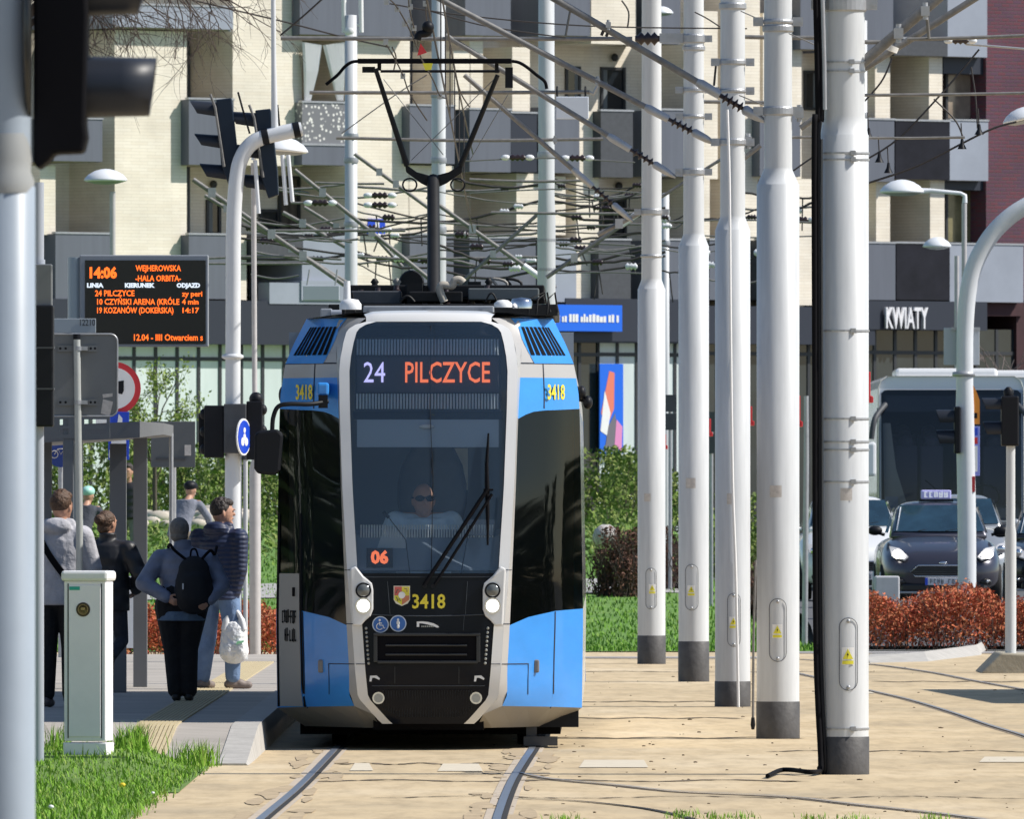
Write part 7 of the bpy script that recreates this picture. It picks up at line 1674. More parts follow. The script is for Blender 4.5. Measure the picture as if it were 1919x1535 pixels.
def car(label, loc, rz, paint, lit=True, plate='DW 092AU', taxi=None, grp='cars waiting on the road behind the hedge', tall=1.0):
    o = thing('car', label, 'car', loc, rz, grp); ORG[o.name] = Vector((0, 0, 0)); B = lambda mb, nm, m, par=o, **kw: mb.build(nm, m, par, local=True, **kw)
    h = tall
    mb = MB(); lofted(mb, [(.0, .56, .34, .62), (.06, .70, .24, .74), (.22, .80, .2, .82), (.55, .85, .19, .90), (1.0, .86, .18, .97*h), (1.3, .865, .18, 1.0*h), (2.4, .87, .18, 1.0*h), (3.4, .86, .2, 1.0*h), (3.85, .80, .3, .95*h), (3.97, .68, .4, .85)], 28, 3.6)
    B(mb, 'body', paint)
    mb = MB(); lofted(mb, [(1.32, .70, .93*h, 1.02*h), (1.55, .68, .93*h, 1.16*h), (1.98, .60, .93*h, 1.44*h), (2.5, .58, .93*h, 1.475*h), (3.1, .575, .93*h, 1.455*h), (3.55, .6, .93*h, 1.3*h), (3.85, .62, .93*h, 1.02*h)], 24, 4.2); B(mb, 'cabin', paint)
    # glass set a few mm outside the cabin shell
    def zc(y): return interp([(1.32, 1.02*h), (1.55, 1.16*h), (1.98, 1.44*h), (2.5, 1.475*h)], y)
    def hwc(y, z): 
        hw = interp([(1.32, .70), (1.55, .68), (1.98, .60), (2.5, .58)], y); return hw
    mb = MB(); vs = []; fs = []; rows = [(1.37, 1.035*h), (1.55, 1.155*h), (1.75, 1.285*h), (1.93, 1.40*h)]
    for i, (y, z) in enumerate(rows):
        w_ = interp([(1.37, .66), (1.93, .545)], y)
        for j in range(7): x = w_*(j/3-1); vs.append((x, y-.05+.05*abs(j/3-1)**2, z+.018))
    for i in range(3):
        for j in range(6): a = i*7+j; fs.append((a, a+1, a+8, a+7))
    mb.add(vs, fs, 0, True); ws = B(mb, 'windscreen', M['cglass'])
    mb = MB(); mb.prism([(-.62, 1.36, 1.06*h), (-.605, 1.36, 1.07*h), (-.525, 1.86, 1.39*h), (-.54, 1.86, 1.39*h)], (0, -.02, 0)); B(mb, 'painted_sun_edge', M['lampwhite'], ws)  # white strip paints a sunlit edge on the windscreen
    for sg in (-1, 1):
        mb = MB(); pts = [(sg*.725, 1.62, 1.03*h), (sg*.70, 3.4, 1.03*h), (sg*.6, 3.3, 1.36*h), (sg*.605, 2.1, 1.40*h)]; mb.quad(*(pts if sg > 0 else pts[::-1])); B(mb, 'side_window', M['cglass'])
        mb = MB(); mb.prism([(sg*.735, .09, .72), (sg*.56, -.005, .665), (sg*.50, .03, .71), (sg*.62, .2, .83), (sg*.765, .3, .86)], (0, -.02, .02)); hl = B(mb, 'headlight', M['lightoff'])
        mb = MB(); mb.ell((sg*.655, .025, .765), (.068, .03, .062), 14, 9); B(mb, 'bulb', M['lightlit'] if lit else M['chrome'], hl)
        mb = MB(); mb.ell((sg*.92, 1.55, 1.06*h), (.11, .07, .07), 14, 9); mb.tube([(sg*.78, 1.58, 1.0*h), (sg*.88, 1.56, 1.03*h)], .025, 6); B(mb, 'door_mirror', M['black'] if lit else paint)
        for y in (.75, 3.2):
            mb = MB(); Mx = Matrix.Rotation(R(90), 3, 'Y'); mb.lathe([(.2, -.1), (.3, -.1), (.315, -.06), (.315, .06), (.3, .1), (.2, .1)], (sg*.775, y, .31), 24, Mx); wq = B(mb, 'wheel', M['tyre']); mb = MB(); mb.lathe([(.2, 0), (.18, .012), (.05, .02), (0, .02)], (sg*.875, y, .31), 20, Mx if sg > 0 else Matrix.Rotation(R(-90), 3, 'Y')); B(mb, 'rim', M['galv'], wq)
        mb = MB(); mb.ell((sg*.62, .035, .36), (.09, .05, .055), 12, 7); fg = B(mb, 'fog_recess', M['grille']); mb = MB(); mb.ell((sg*.645, .0, .37), (.025, .03, .025), 10, 6); B(mb, 'fog_lamp', M['chrome'], fg)
    tr = [(-.36, .60), (.36, .60), (.47, .50), (.40, .44), (-.40, .44), (-.47, .50)]
    mb = MB(); mb.prism([(x, -.035, z) for x, z in tr][::-1], (0, .1, 0)); gr = B(mb, 'grille', M['grille'])
    mb = MB(); mb.tube([(x, -.037, z) for x, z in tr], .011, 6, closed=True); B(mb, 'grille_surround', M['chrome'], gr)
    mb = MB()
    for z in (.475, .51, .545, .575): mb.tube([(-.42+abs(z-.5)*.5, -.038, z), (.42-abs(z-.5)*.5, -.038, z)], .005, 4)
    B(mb, 'grille_bars', M['darkgrey'], gr)
    mb = MB(); mb.box((-.6, -.015, .22), (.6, .2, .34)); B(mb, 'lower_intake', M['grille'], bevel=.03)
    mb = MB(); mb.box((-.7, -.02, .195), (.7, .2, .225)); B(mb, 'chin_trim', M['galv'], bevel=.01)
    mb = MB(); mb.box((-.26, -.055, .315), (.26, -.035, .425)); np2 = B(mb, 'number_plate', mat('plate_white', (.6, .6, .66), .5), bevel=.004)
    mb = MB(); mb.box((-.26, -.058, .317), (-.22, -.0555, .423)); B(mb, 'plate_band', M['blue'], np2)
    scrawl('plate_text', M['darkgrey'], np2, face_cam((.02, -.0555, .37)), .42, .07, 8, len(label))
    mb = MB(); mb.ell((0, -.02, .635), (.06, .015, .025), 12, 6); B(mb, 'badge', M['chrome'])
    mb = MB()
    for x in (-.3, .1): mb.tube([(x, 1.33, 1.055*h), (x+.32, 1.42, 1.10*h)], .008, 5)
    B(mb, 'wiper', M['black'])
    if taxi:
        mb = MB(); mb.box((-.22, 2.2, 1.50*h), (.22, 2.32, 1.63*h)); ts = B(mb, 'roof_sign', mat('roof_sign_lilac', (.5, .48, .85), .4, emis=(.5, .48, .9), es=.05), bevel=.02)
        mb = MB(); mb.box((-.25, 2.18, 1.465*h), (.25, 2.34, 1.498*h)); B(mb, 'sign_base', M['black'], ts)
        scrawl('sign_text', mat('sign_text_white', (.95, .95, 1), .4, emis=(.95, .95, 1), es=.2), ts, face_cam((0, 2.199, 1.565*h)), .36, .085, 5, 4, .004, .22)
    return o
M['cdark'] = mat('car_paint_dark', (.045, .045, .065), .3, .4, coat=.7); M['cwhite'] = mat('car_paint_white', (.8, .8, .8), .25, coat=.6); M['csilver'] = mat('car_paint_silver', (.4, .41, .42), .3, .5, coat=.5); M['cblack'] = mat('car_paint_black', (.01, .011, .015), .25, coat=.6)
def at(px, Y, z=ROADZ+.03): return ((px-959.5)*Y/FPX, Y, z)
car('dark purple grey car with headlights on and lilac roof sign, facing the camera', at(1767, 226), R(1), M['cdark'], True, 'WR 0924U', '19333', tall=1.04)
car('white car half hidden by the nearest pole', at(1606, 243), R(2), M['cwhite'], False, 'DW 814FA', tall=1.1)
car('silver car behind the dark car with headlights on', at(1800, 252), R(0), M['csilver'], False, 'DW 3K519', tall=1.12)
car('black car cut by the right edge of the view', at(1990, 232), R(-2), M['cblack'], False, 'DW 6H207', tall=1.0)
# ---------------------------------------------------------------- coaches
def coach(label, loc, rz, H=3.75, grp='white coaches on the road'):
    o = thing('coach', label, 'bus', loc, rz, grp); ORG[o.name] = Vector((0, 0, 0)); B = lambda mb, nm, m, par=o, **kw: mb.build(nm, m, par, local=True, **kw)
    W = 1.275; L = 11.5
    mb = MB(); prof = lambda s: [(-W*s, .35), (W*s, .35), (W*s, H-.22), (W*s-.05, H-.08), (W*s-.16, H), (-W*s+.16, H), (-W*s+.05, H-.08), (-W*s, H-.22)]
    vs = []; fs = []
    for y, s_, dz in ((.0, .99, -.0), (.12, 1, 0), (L, 1, 0)):
        vs += [(x, y+(.22*max(0, (z-1.2)/(H-1.2))**2 if y < .2 else 0), z) for x, z in prof(s_)]
    for i in range(2):
        for j in range(8): fs.append((i*8+j, i*8+(j+1) % 8, (i+1)*8+(j+1) % 8, (i+1)*8+j))
    fs += [tuple(range(16, 24))]; mb.add(vs, fs); B(mb, 'body', M['cwhite'], bevel=.05)
    mb = MB(); mb.prism([(x, .25, z) for x, z in prof(.99)], (0, .05, 0)) if False else None; fr_ = prof(.988); ins = [(-1.22, 1.2), (1.22, 1.2), (1.22, H-.3), (1.16, H-.25), (1.1, H-.24), (-1.1, H-.24), (-1.16, H-.25), (-1.22, H-.3)]; vs = [(x, .05+.22*max(0, (z-1.2)/(H-1.2))**2, z) for x, z in fr_]+[(x, .05+.22*max(0, (z-1.2)/(H-1.2))**2, z) for x, z in ins]; mb.add(vs, [(j, (j+1) % 8, 8+(j+1) % 8, 8+j) for j in range(8)]); B(mb, 'front_frame', M['cwhite'])
    ci = mat('coach_interior', (.05, .06, .075), .8); mb = MB(); mb.add([(-1.21, .35, .9), (1.21, .35, .9), (1.21, 7, .9), (-1.21, 7, .9), (-1.21, .35, H-.2), (1.21, .35, H-.2), (1.21, 7, H-.2), (-1.21, 7, H-.2)], [(0, 1, 2, 3), (4, 7, 6, 5), (3, 2, 6, 7), (0, 3, 7, 4), (1, 5, 6, 2)]); B(mb, 'interior', ci)
    mb = MB(); mb.prism([(-1.2, .12, 1.2), (-1.2, .2, 1.42), (-1.2, .75, 1.5), (-1.2, .85, 1.2)], (2.4, 0, 0)); B(mb, 'dashboard', mat('coach_dash', (.16, .18, .21), .7), bevel=.03)
    mb = MB()
    for xx in (-.75, -.3, .35, .8):
        for yy in (1.6, 2.6, 3.6): mb.box((xx-.2, yy, 1.3), (xx+.2, yy+.15, 2.35+.1*yy)); mb.ell((xx, yy+.08, 2.4+.1*yy), (.14, .08, .13))
    B(mb, 'seats', mat('coach_seats', (.12, .10, .14), .8), bevel=.03)
    mb = MB(); mb.tube([(.62+.24*math.cos(t), .85+.08*math.sin(t), 1.62+.2*math.sin(t)) for t in [i*.4 for i in range(16)]], .018, 6, closed=True); B(mb, 'steering_wheel', M['black'])
    mb = MB(); mb.prism([(-1.15, .5, 1.45), (-.75, .5, 1.45), (-.95, .5, 2.1), (-1.05, .5, 2.9), (-1.18, .5, 2.9)], (0, .05, 0)); B(mb, 'curtain', mat('coach_curtain', (.3, .32, .3), .8))
    mb = MB(); mb.box((-1.15, .4, H-.62), (1.15, .43, H-.34)); B(mb, 'sun_blind', mat('coach_blind', (.03, .035, .05), .7))
    fy = lambda z: .22*max(0, (z-1.2)/(H-1.2))**2-.02
    mb = MB(); vs = []; fs = []; zs = [1.25, 1.7, 2.2, 2.7, 3.0, H-.36, H-.24]; n = 10
    for i, z in enumerate(zs):
        w_ = 1.262 if z < H-.3 else 1.235
        for j in range(n+1): t = 2*j/n-1; vs.append((w_*t, fy(z)-.012+.01*abs(t)**3, z))
    for i in range(len(zs)-1):
        for j in range(n): a = i*(n+1)+j; fs.append((a, a+1, a+n+2, a+n+1))
    mb.add(vs, fs, 0, True); B(mb, 'windscreen', glassmat('coach_windscreen', (.62, .68, .76), .5, .03, .05, (.10, .16, .28)))
    mb = MB(); mb.box((-1.2, -.06, .4), (1.2, .1, 1.18)); B(mb, 'front_panel', M['darkgrey'], bevel=.05)
    mb = MB(); mb.box((-.3, -.08, .5), (.3, -.055, .62)); B(mb, 'number_plate', M['white'])
    for sg in (-1, 1):
        mb = MB(); mb.box((sg*.85-.25, -.09, .62), (sg*.85+.25, -.05, .88)); B(mb, 'headlight', M['lightoff'], bevel=.03)
        mb = MB(); mb.tube(smooth([Vector(v) for v in ((sg*1.15, .1, H-.5), (sg*1.34, -.25, H-.75), (sg*1.4, -.3, H-1.1))], 5), .05, 8); am = B(mb, 'mirror_arm', M['darkgrey']); mb = MB(); mb.box((sg*1.42-.1, -.36, H-1.75), (sg*1.42+.1, -.22, H-1.15)); B(mb, 'mirror', M['lampwhite'], am, bevel=.05)
        mb = MB(); mb.box((sg*(W+.004)-.004, .6, 1.55), (sg*(W+.004)+.004, L-.4, H-.55)); B(mb, 'side_glass', M['glassdark'])
        for y in (2.4, 8.6): mb = MB(); mb.lathe([(.25, -.15), (.48, -.15), (.5, 0), (.48, .15), (.25, .15)], (sg*1.12, y, .5), 24, Matrix.Rotation(R(90), 3, 'Y')); B(mb, 'wheel', M['tyre'])
    mb = MB(); mb.tube([(.25, -.03, 1.3), (-.45, .0, 1.9)], .014, 6); mb.tube([(-.5, -.03, 1.3), (.2, .0, 1.85)], .014, 6); B(mb, 'wiper', M['black'])
    mb = MB(); mb.box((-1.16, .0, 1.30), (-.93, .03, 1.62)); B(mb, 'windscreen_card', M['greyl'])
    mb = MB(); mb.box((-.9, 3.0, H-.01), (.9, 5.5, H+.16)); B(mb, 'roof_unit', M['cwhite'], bevel=.06)
    return o
c1 = coach('white coach with large dark windscreen facing the camera behind cars', at(1783, 272, ROADZ+.04), R(0), 3.72)
c2 = copy_tree(c1); c2.location = at(1850, 300, .62); c2['label'] = 'second white coach of which only the roof shows above the first'
c3 = copy_tree(c1); c3.location = (9.4, 146.5, .01); c3.rotation_euler = (0, 0, R(2)); c3['label'] = 'third white coach added out of view at right to shade the paving'  # unseen coach, added to cast a band of shade on the paving
# ================================================================ vegetation
def leafm(name, cols, rough=.7): return mat(name, cols[0], rough, islands=cols, spec=.1)
M['hedge'] = leafm('red_hedge_leaf', [(.48, .12, .065), (.57, .17, .08), (.36, .07, .05), (.58, .24, .11), (.24, .10, .06)])
M['brownbush'] = leafm('brown_twig', [(.12, .06, .045), (.17, .09, .065), (.08, .04, .03)])
M['shrub'] = leafm('green_shrub_leaf', [(.11, .18, .04), (.19, .28, .06), (.07, .11, .04), (.32, .38, .12), (.15, .19, .06)])
M['spring'] = leafm('spring_leaf', [(.22, .3, .07), (.3, .38, .1), (.15, .22, .05)])
M['blade'] = leafm('grass_blade', [(.17, .34, .035), (.23, .42, .05), (.12, .26, .03), (.34, .43, .10)])
M['blade2'] = leafm('lawn_blade', [(.13, .28, .04), (.18, .35, .05), (.10, .21, .035), (.24, .36, .08)])
M['twig'] = mat('twig', (.075, .055, .045), .8); M['bark'] = mat('bark', (.1, .08, .065), .9, var=.3, scale=6, bump=.5)
def twigs(mb, base, n, h, spread, rnd, r=.008):
    for _ in range(n):
        b = Vector(base)+Vector((rnd.uniform(-.1, .1), rnd.uniform(-.1, .1), 0)); d = Vector((rnd.gauss(0, spread), rnd.gauss(0, spread), 1)).normalized()
        p1 = b+d*h*.5; p2 = p1+(d+Vector((rnd.gauss(0, .25), rnd.gauss(0, .25), 0))).normalized()*h*.5; mb.tube([b, p1, p2], [r, r*.7, r*.3], 4)
def bush(name, label, cat, x0, x1, y0, y1, zf, h, n, s0, s1, m, seed, grp=None, lumps=7, bias=.7, tw=12):
    r_ = random.Random(seed); cx, cy = (x0+x1)/2, (y0+y1)/2; z = zf(cx, cy); o = thing(name, label, cat, (cx, cy, z), group=grp)
    L_ = [(r_.uniform(x0, x1), r_.uniform(y0, y1), r_.uniform(.55, 1)*h, r_.uniform(.22, .42)*min(h*1.3, (x1-x0))) for _ in range(lumps)]
    def fn():
        lx, ly, lh, lr = r_.choice(L_); a = r_.uniform(0, 6.28); rr = lr*math.sqrt(r_.random()); t = r_.random()**bias
        zz = lh*t; rr *= (1-.35*t*t)*(.75+.25*min(1, t*4)); x = lx+rr*math.cos(a); y = ly+rr*math.sin(a); return (x, y, zf(x, y)+zz)
    mb = MB(); leafcloud(mb, fn, n, s0, s1, r_); mb.build('foliage', m, o)
    mb = MB()
    for lx, ly, lh, lr in L_: twigs(mb, (lx, ly, zf(lx, ly)), tw, lh*1.02, .25, r_)
    mb.build('stems', M['twig'], o); return o
flat = lambda x, y: 0.0
# red barberry hedge on the right, and on the platform side
def hedge(label, px0, px1, Y, h, n, seed, D=2.0):
    r_ = random.Random(seed); k = Y/FPX; x0, x1 = (px0-959.5)*k, (px1-959.5)*k; o = thing('red_hedge', label, 'hedge', ((x0+x1)/2, Y, 0), group='low red hedges')
    hh = lambda x, y: h*(.80+.13*math.sin(x*4.1+seed)+.10*math.sin(x*9.7+y*2+seed))
    def fn():
        x = r_.uniform(x0, x1); y = r_.uniform(Y, Y+D); t = r_.random()**.6; return (x, y+(.35*t if y < Y+.5 else 0), .04+hh(x, y)*t+r_.gauss(0, .03))
    mb = MB(); leafcloud(mb, fn, n*2, .008, .036, r_); mb.build('foliage', M['hedge'], o)
    mb = MB()
    for _ in range(int((x1-x0)*26)): x = r_.uniform(x0, x1); twigs(mb, (x, Y+r_.uniform(.1, D), 0), 2, hh(x, Y)*1.08, .25, r_, .006)
    mb.build('stems', M['twig'], o); return o
hedge('long red leafed hedge below the parked cars at right', 1626, 1990, 201.5, .80, 12000, 3)
hedge('red leafed hedge behind the people at the tram stop', 150, 560, 187.5, .66, 9000, 8, 1.6)
# brown bushes on the lawn behind the poles
bush('brown_bush', 'round leafless brown bush on the lawn right of the tram', 'bush', *[P(q, 0, 246).x for q in (1128, 1200)], 244, 248, bank, 1.1, 4200, .012, .05, M['brownbush'], 5, 'brown bushes on the lawn', 8, .8, 26)
bush('brown_bush', 'brown bush showing between the fourth and fifth white poles', 'bush', *[P(q, 0, 250).x for q in (1240, 1300)], 248, 252, bank, 1.1, 2600, .012, .05, M['brownbush'], 6, 'brown bushes on the lawn', 6, .8, 22)
bush('brown_bush', 'brown bush showing between the second and third white poles', 'bush', *[P(q, 0, 252).x for q in (1365, 1440)], 250, 254, bank, 1.05, 2600, .012, .05, M['brownbush'], 7, 'brown bushes on the lawn', 6, .8, 22)
# green shrubs along the top of the bank in front of the shops
LAB = ['at the far left behind the shelter', 'between the shelter columns', 'behind the cyclist in slate grey', 'right of the cyclist by the curved mast', 'beside the tram mirror', 'hidden mostly behind the tram cab', 'just right of the tram side', 'between the tram and fifth pole', 'behind the fifth and fourth poles', 'behind the third pole', 'behind the second pole', 'behind the nearest pole']
for i, (px, h, Y) in enumerate([(60, 2.3, 318), (150, 2.1, 312), (240, 2.2, 322), (330, 1.9, 310), (430, 2.0, 316), (520, 1.8, 320), (640, 2.0, 324), (1125, 1.75, 318), (1195, 1.8, 322), (1290, 1.7, 326), (1380, 2.3, 322), (1470, 1.5, 330)]):
    x = P(px, 0, Y).x; w_ = .62
    bush('green_shrub', 'leafy green shrub '+LAB[i], 'shrub', x-w_, x+w_, Y-2, Y+2, bank, h*.93, 2600, .03, .085, M['shrub'], 20+i, 'green shrubs on the bank', 9, .75, 4)
# rough low green cover on the upper bank
r_ = random.Random(31); mb = MB()
def fn():
    x = r_.uniform(-12.5, 3.0); y = r_.uniform(268, 326); return (x, y, bank(x, y)+r_.random()**1.5*.35)
leafcloud(mb, fn, 16000, .03, .08, r_); tag(mb.build('bank_ground_cover', M['shrub']), kind='stuff')
mb = MB()
for _ in range(30):
    x = P(r_.uniform(250, 470), 0, 300).x; y = r_.uniform(290, 306); s = r_.uniform(.1, .25); mb.ell((x, y, bank(x, y)+.25+s*.4), (s*1.3, s, s*.7), 8, 6)
tag(mb.build('rubble_stones', mat('rubble', (.5, .45, .38), .9, var=.2)), kind='stuff')
# lawn blades
mb = MB(); r_ = random.Random(77)
def blades(mb, fn, n, h0, h1, w_, lean, r_):
    for _ in range(n):
        x, y, z = fn(); h = r_.uniform(h0, h1); a = r_.uniform(0, 6.28); d = Vector((math.cos(a), math.sin(a), 0))*h*r_.uniform(0, lean); s = Vector((math.cos(a+1.57), math.sin(a+1.57), 0))*w_*r_.uniform(.6, 1.3)*.5; b = Vector((x, y, z-.01))
        m_ = b+d*.35+Vector((0, 0, h*.6)); t = b+d+Vector((0, 0, h)); mb.add([b-s, b+s, m_+s*.7, m_-s*.7, t], [(0, 1, 2, 3), (3, 2, 4)])
def fl():
    y = 198.8+(r_.random()**1.4)*75; x = r_.uniform(-10, 4.0); return (x, y, bank(x, y))
blades(mb, fl, 30000, .03, .085, .028, .8, r_); tag(mb.build('lawn_grass', M['blade2']), kind='stuff')
# near verge: dense spring grass
pts = [G(*q) for q in ((395, 1432), (372, 1452), (300, 1500), (228, 1548), (190, 1600))]
poly = [(-6, 90.5), (-6, 111.4), (-2.12, 111.4)]+[(p.x, p.y) for p in pts]
def inside(x, y):
    c = False; n = len(poly)
    for i in range(n):
        (x0, y0), (x1, y1) = poly[i], poly[(i+1) % n]
        if (y0 > y) != (y1 > y) and x < (x1-x0)*(y-y0)/(y1-y0)+x0: c = not c
    return c
M['soil'] = mat('verge_soil', (.13, .22, .04), .95, var=.4, scale=8)
def vz(x, y): return .006+.13*max(0, min(1, (y-104)/5))*max(0, min(1, (-2.3-x)/.35))
mb = MB(); nx, ny = 40, 50; xa, xb, ya, yb = -6.0, -1.6, 90.0, 111.5; vs = [(lerp(xa, xb, i/nx), lerp(ya, yb, j/ny), vz(lerp(xa, xb, i/nx), lerp(ya, yb, j/ny))) for j in range(ny+1) for i in range(nx+1)]
fs = []
for j in range(ny):
    for i in range(nx):
        if inside(lerp(xa, xb, (i+.5)/nx), lerp(ya, yb, (j+.5)/ny)): a = j*(nx+1)+i; fs.append((a, a+1, a+nx+2, a+nx+1))
mb.add(vs, fs, 0, True); tag(mb.build('verge_soil', M['soil']), kind='structure')
r_ = random.Random(12); xs = [p[0] for p in poly]; ys_ = [p[1] for p in poly]; mb = MB()
def fv():
    while True:
        x, y = r_.uniform(min(xs), max(xs)), r_.uniform(min(ys_), max(ys_))
        if inside(x+r_.gauss(0, .035), y+r_.gauss(0, .4)): return (x, y, vz(x, y))
blades(mb, fv, 34000, .015, .06, .010, 1.3, r_); blades(mb, fv, 1800, .05, .12, .008, 1.1, r_)
def ft():
    c = r_.choice(((250, 110.8), (228, 110.8), (262, 111), (370, 111.2), (384, 111.2), (345, 110.8), (110, 110.6))); x = P(c[0]+r_.gauss(0, 11), 0, 111).x; y = c[1]+r_.gauss(0, .25); return (x, y, vz(x, y))
blades(mb, ft, 700, .08, .22, .009, .85, r_)
tag(mb.build('verge_grass', M['blade']), kind='stuff')
mb = MB()
def fb():
    c = r_.choice(((1270, 1533), (1285, 1530), (1390, 1534), (1060, 1538), (1520, 1537), (1600, 1538), (1750, 1537), (1340, 1536))); g = G(c[0]+r_.gauss(0, 16), c[1]+r_.gauss(0, 3)); return (g.x, g.y, 0)
blades(mb, fb, 500, .02, .06, .008, .9, r_)
tag(mb.build('joint_grass', M['blade']), kind='stuff')
def dande(label, px, py, h, m, r):
    g = G(px, py); o = thing('dandelion', label, 'flower', g, group='dandelions in the verge'); mb = MB(); mb.tube([g, g+Vector((.005, 0, h))], .003, 5); mb.build('stem', M['blade'], o); mb = MB(); mb.ell(g+Vector((.005, 0, h+.008)), (r, r, r*.7), 12, 7); mb.build('flower_head', m, o)
dande('yellow dandelion in the grass right of the near poles', 228, 1489, .05, mat('dandelion_yellow', (.75, .55, .02), .6), .022); dande('pale dandelion clock low in the grass at left', 94, 1528, .04, M['white'], .018); dande('tiny white seed head near grass edge', 285, 1498, .03, M['white'], .012)
# weeds sprouting at the far edge
# trees
def branchy(mb, p, d, L, r, depth, rnd, droop=0, kids=3, out=None):
    d = d.normalized(); n = 4; pts = [p]; q = p
    for i in range(n):
        d = (d+Vector((rnd.gauss(0, .16), rnd.gauss(0, .16), rnd.gauss(0, .12)-droop))).normalized(); q = q+d*L/n; pts.append(q)
    mb.tube(pts, [lerp(r, r*.55, i/n) for i in range(n+1)], 6 if r > .02 else 4)
    if out is not None and depth <= 1: out += pts[1:]
    if depth <= 0: return
    for i in range(kids):
        t = rnd.uniform(.35, 1); j = min(n-1, int(t*n)); b = lerp(pts[j], pts[j+1], t*n-j); a = d.orthogonal(); a.rotate(Matrix.Rotation(rnd.uniform(0, 6.28), 3, d)); nd = (d*.75+a*rnd.uniform(.4, .8)).normalized()
        branchy(mb, b, nd, L*rnd.uniform(.55, .75), r*.55, depth-1, rnd, droop, kids, out)
# large bare tree whose hanging twigs cross the upper left
Y = 170.0; x = P(-150, 0, Y).x; r_ = random.Random(41)
o = thing('bare_tree', 'bare tree with thin hanging twigs across the upper left', 'tree', (x, Y, 0))
mb = MB(); mb.tube([(x, Y, -.1), (x+.05, Y, 2.5), (x+.2, Y, 5.2), (x+.6, Y, 7.4)], [.2, .17, .14, .1], 14); mb.build('trunk', M['bark'], o)
mb = MB(); src = Vector((x+.4, Y, 6.6))
for (ex, ey) in ((240, -30), (330, -20), (410, -50), (160, -10), (430, 0), (300, -60)):
    e = P(ex, ey, Y+r_.uniform(-.6, .6)); mid = lerp(src, e, .55)+Vector((0, 0, .5)); pts = smooth([src, mid, e], 6); mb.tube(pts, [lerp(.05, .016, i/(len(pts)-1)) for i in range(len(pts))], 6)
    for q in pts[5:]:
        for _ in range(1 if r_.random() < .55 else 2): branchy(mb, q, Vector((r_.gauss(.35, .5), r_.gauss(0, .3), -.55+r_.gauss(0, .4))), r_.uniform(.45, 1.0), .008, 2, r_, .10, 3)
mb.build('crown', M['twig'], o)
# small bare tree at right
Y = 330.0; x = P(1893, 0, Y).x; r_ = random.Random(17); o = thing('bare_tree', 'small bare multi stemmed tree in front of the red brick base at right', 'tree', (x, Y, 0)); mb = MB(); mb.tube([(x, Y, -.1), (x, Y, 2.0), (x-.05, Y, 3.4)], [.09, .07, .05], 10); mb.build('trunk', mat('bark_pale', (.26, .22, .2), .9), o)
mb = MB()
for i in range(11): branchy(mb, Vector((x-.03, Y, r_.uniform(2.6, 3.4))), Vector((r_.gauss(-.35, .5), r_.gauss(0, .3), 1)), r_.uniform(1.0, 1.7), .028, 2, r_, -.02, 3)
mb.build('crown', mat('twig_pale', (.2, .16, .15), .9), o)
# young tree with first leaves
Y = 300.0; x = P(290, 0, Y).x; r_ = random.Random(23); z = bank(x, Y); o = thing('young_tree', 'young tree with thin yellow green spring leaves before the shop windows', 'tree', (x, Y, z)); mb = MB(); mb.tube([(x, Y, z-.1), (x, Y, z+1.2), (x+.03, Y, z+1.9)], [.05, .04, .03], 8); mb.build('trunk', M['bark'], o)
mb = MB(); tips = []
for i in range(9): branchy(mb, Vector((x, Y, z+r_.uniform(.9, 1.9))), Vector((r_.gauss(0, .55), r_.gauss(0, .4), 1)), r_.uniform(.8, 1.3), .016, 2, r_, -.03, 3, tips)
mb.build('branches', M['twig'], o); mb = MB(); leafcloud(mb, lambda: Vector(r_.choice(tips))+Vector((r_.gauss(0, .08), r_.gauss(0, .08), r_.gauss(0, .08))), 2600, .02, .055, r_); mb.build('crown', M['spring'], o)
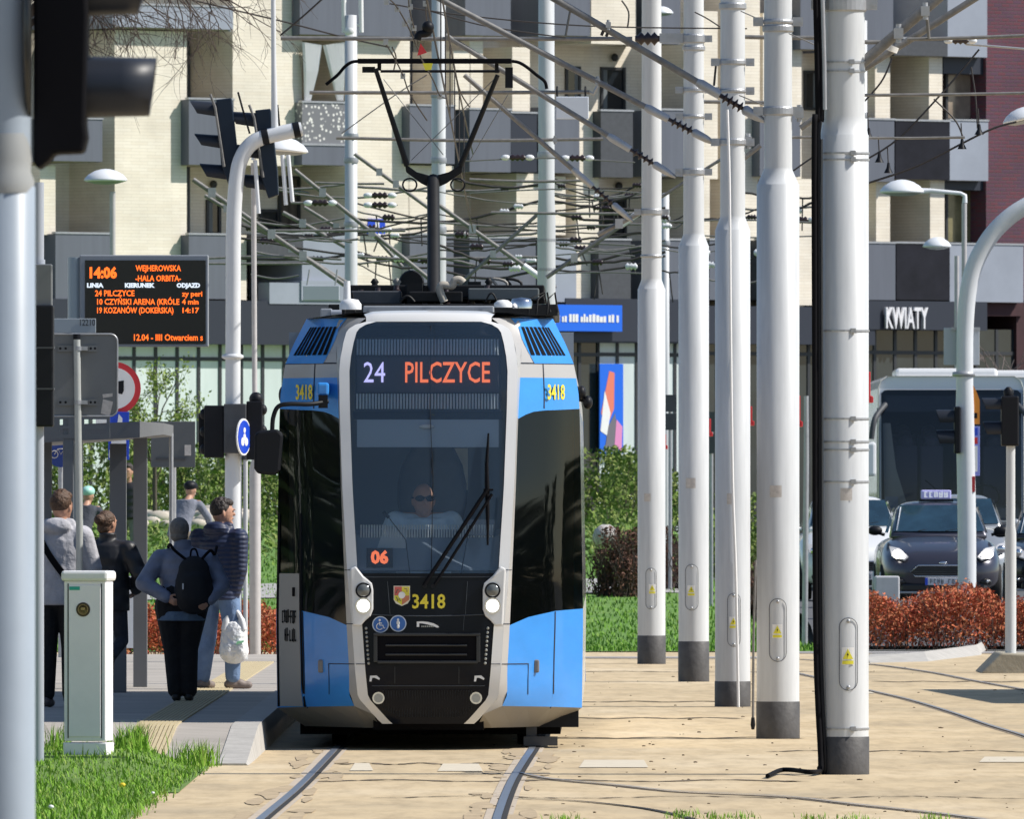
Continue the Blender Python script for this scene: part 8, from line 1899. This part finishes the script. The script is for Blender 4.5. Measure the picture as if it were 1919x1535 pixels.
# litter bin / white boulder by the tram side
g = P(1135, 1008, 262); o = thing('boulder', 'pale grey boulder left of the round brown bush', 'rock', (g.x, g.y, bank(g.x, g.y))); r_ = random.Random(3); mb = MB(); mb.ell((g.x, g.y, g.z+.02), (.22, .3, .2), 16, 10); mb.v = [v+Vector((r_.gauss(0, .008), r_.gauss(0, .008), r_.gauss(0, .008))) for v in mb.v]; mb.build('stone', mat('boulder_stone', (.5, .47, .45), .9, var=.3, scale=5, bump=.5), o)

# dark evergreens left of the tracks and shrubs to the right, added out of view to be mirrored in the tram glass
M['evergreen'] = leafm('evergreen_leaf', [(.02, .045, .015), (.035, .06, .02), (.05, .08, .03), (.015, .03, .012)])
r_ = random.Random(51); ev = thing('unseen_evergreen', 'unseen dark evergreen tree added left of the platform for glass reflections', 'tree', (-15, 96, 0), group='evergreens added out of view for glass reflections')
mb = MB(); mb.tube([(-15, 96, 0), (-15, 96, 3.0), (-15, 96, 7.5)], [.2, .16, .05], 10); mb.build('trunk', M['bark'], ev)
mb = MB()
def fe():
    t = r_.random()**.8; a = r_.uniform(0, 6.28); rr = 2.3*(1.02-t)*(.55+.45*r_.random())*(1+.2*math.sin(5*a+9*t)); return (-15+rr*math.cos(a), 96+rr*math.sin(a), .8+7.6*t)
leafcloud(mb, fe, 5200, .10, .26, r_); mb.build('crown', M['evergreen'], ev)
for i, (x, y, sc) in enumerate(((-13.5, 102, .9), (-14.5, 108, 1.1), (-13, 113, .85), (-15, 119, 1.15), (-13.5, 125, .95), (-16, 131, 1.2), (-14, 138, 1.0), (-17, 88, 1.1))):
    c = copy_tree(ev); c.location = (x, y, 0); c.scale = (sc, sc, sc); c.rotation_euler = (0, 0, i*1.3)
sh = bush('unseen_shrub', 'unseen tall green shrub added right of the tracks for glass reflections', 'shrub', 13.6, 15.4, 95, 98.5, flat, 3.2, 3000, .06, .16, M['evergreen'], 61, 'shrubs added out of view for glass reflections', 8, .7, 4)
for i, (x, y) in enumerate(((14.5, 101.5), (15.2, 106.5), (14.3, 111), (15, 115.5), (14.4, 120.5), (15.3, 126), (14.6, 131))):
    c = copy_tree(sh); c.location = (x, y, 0); c.rotation_euler = (0, 0, i*2.1)
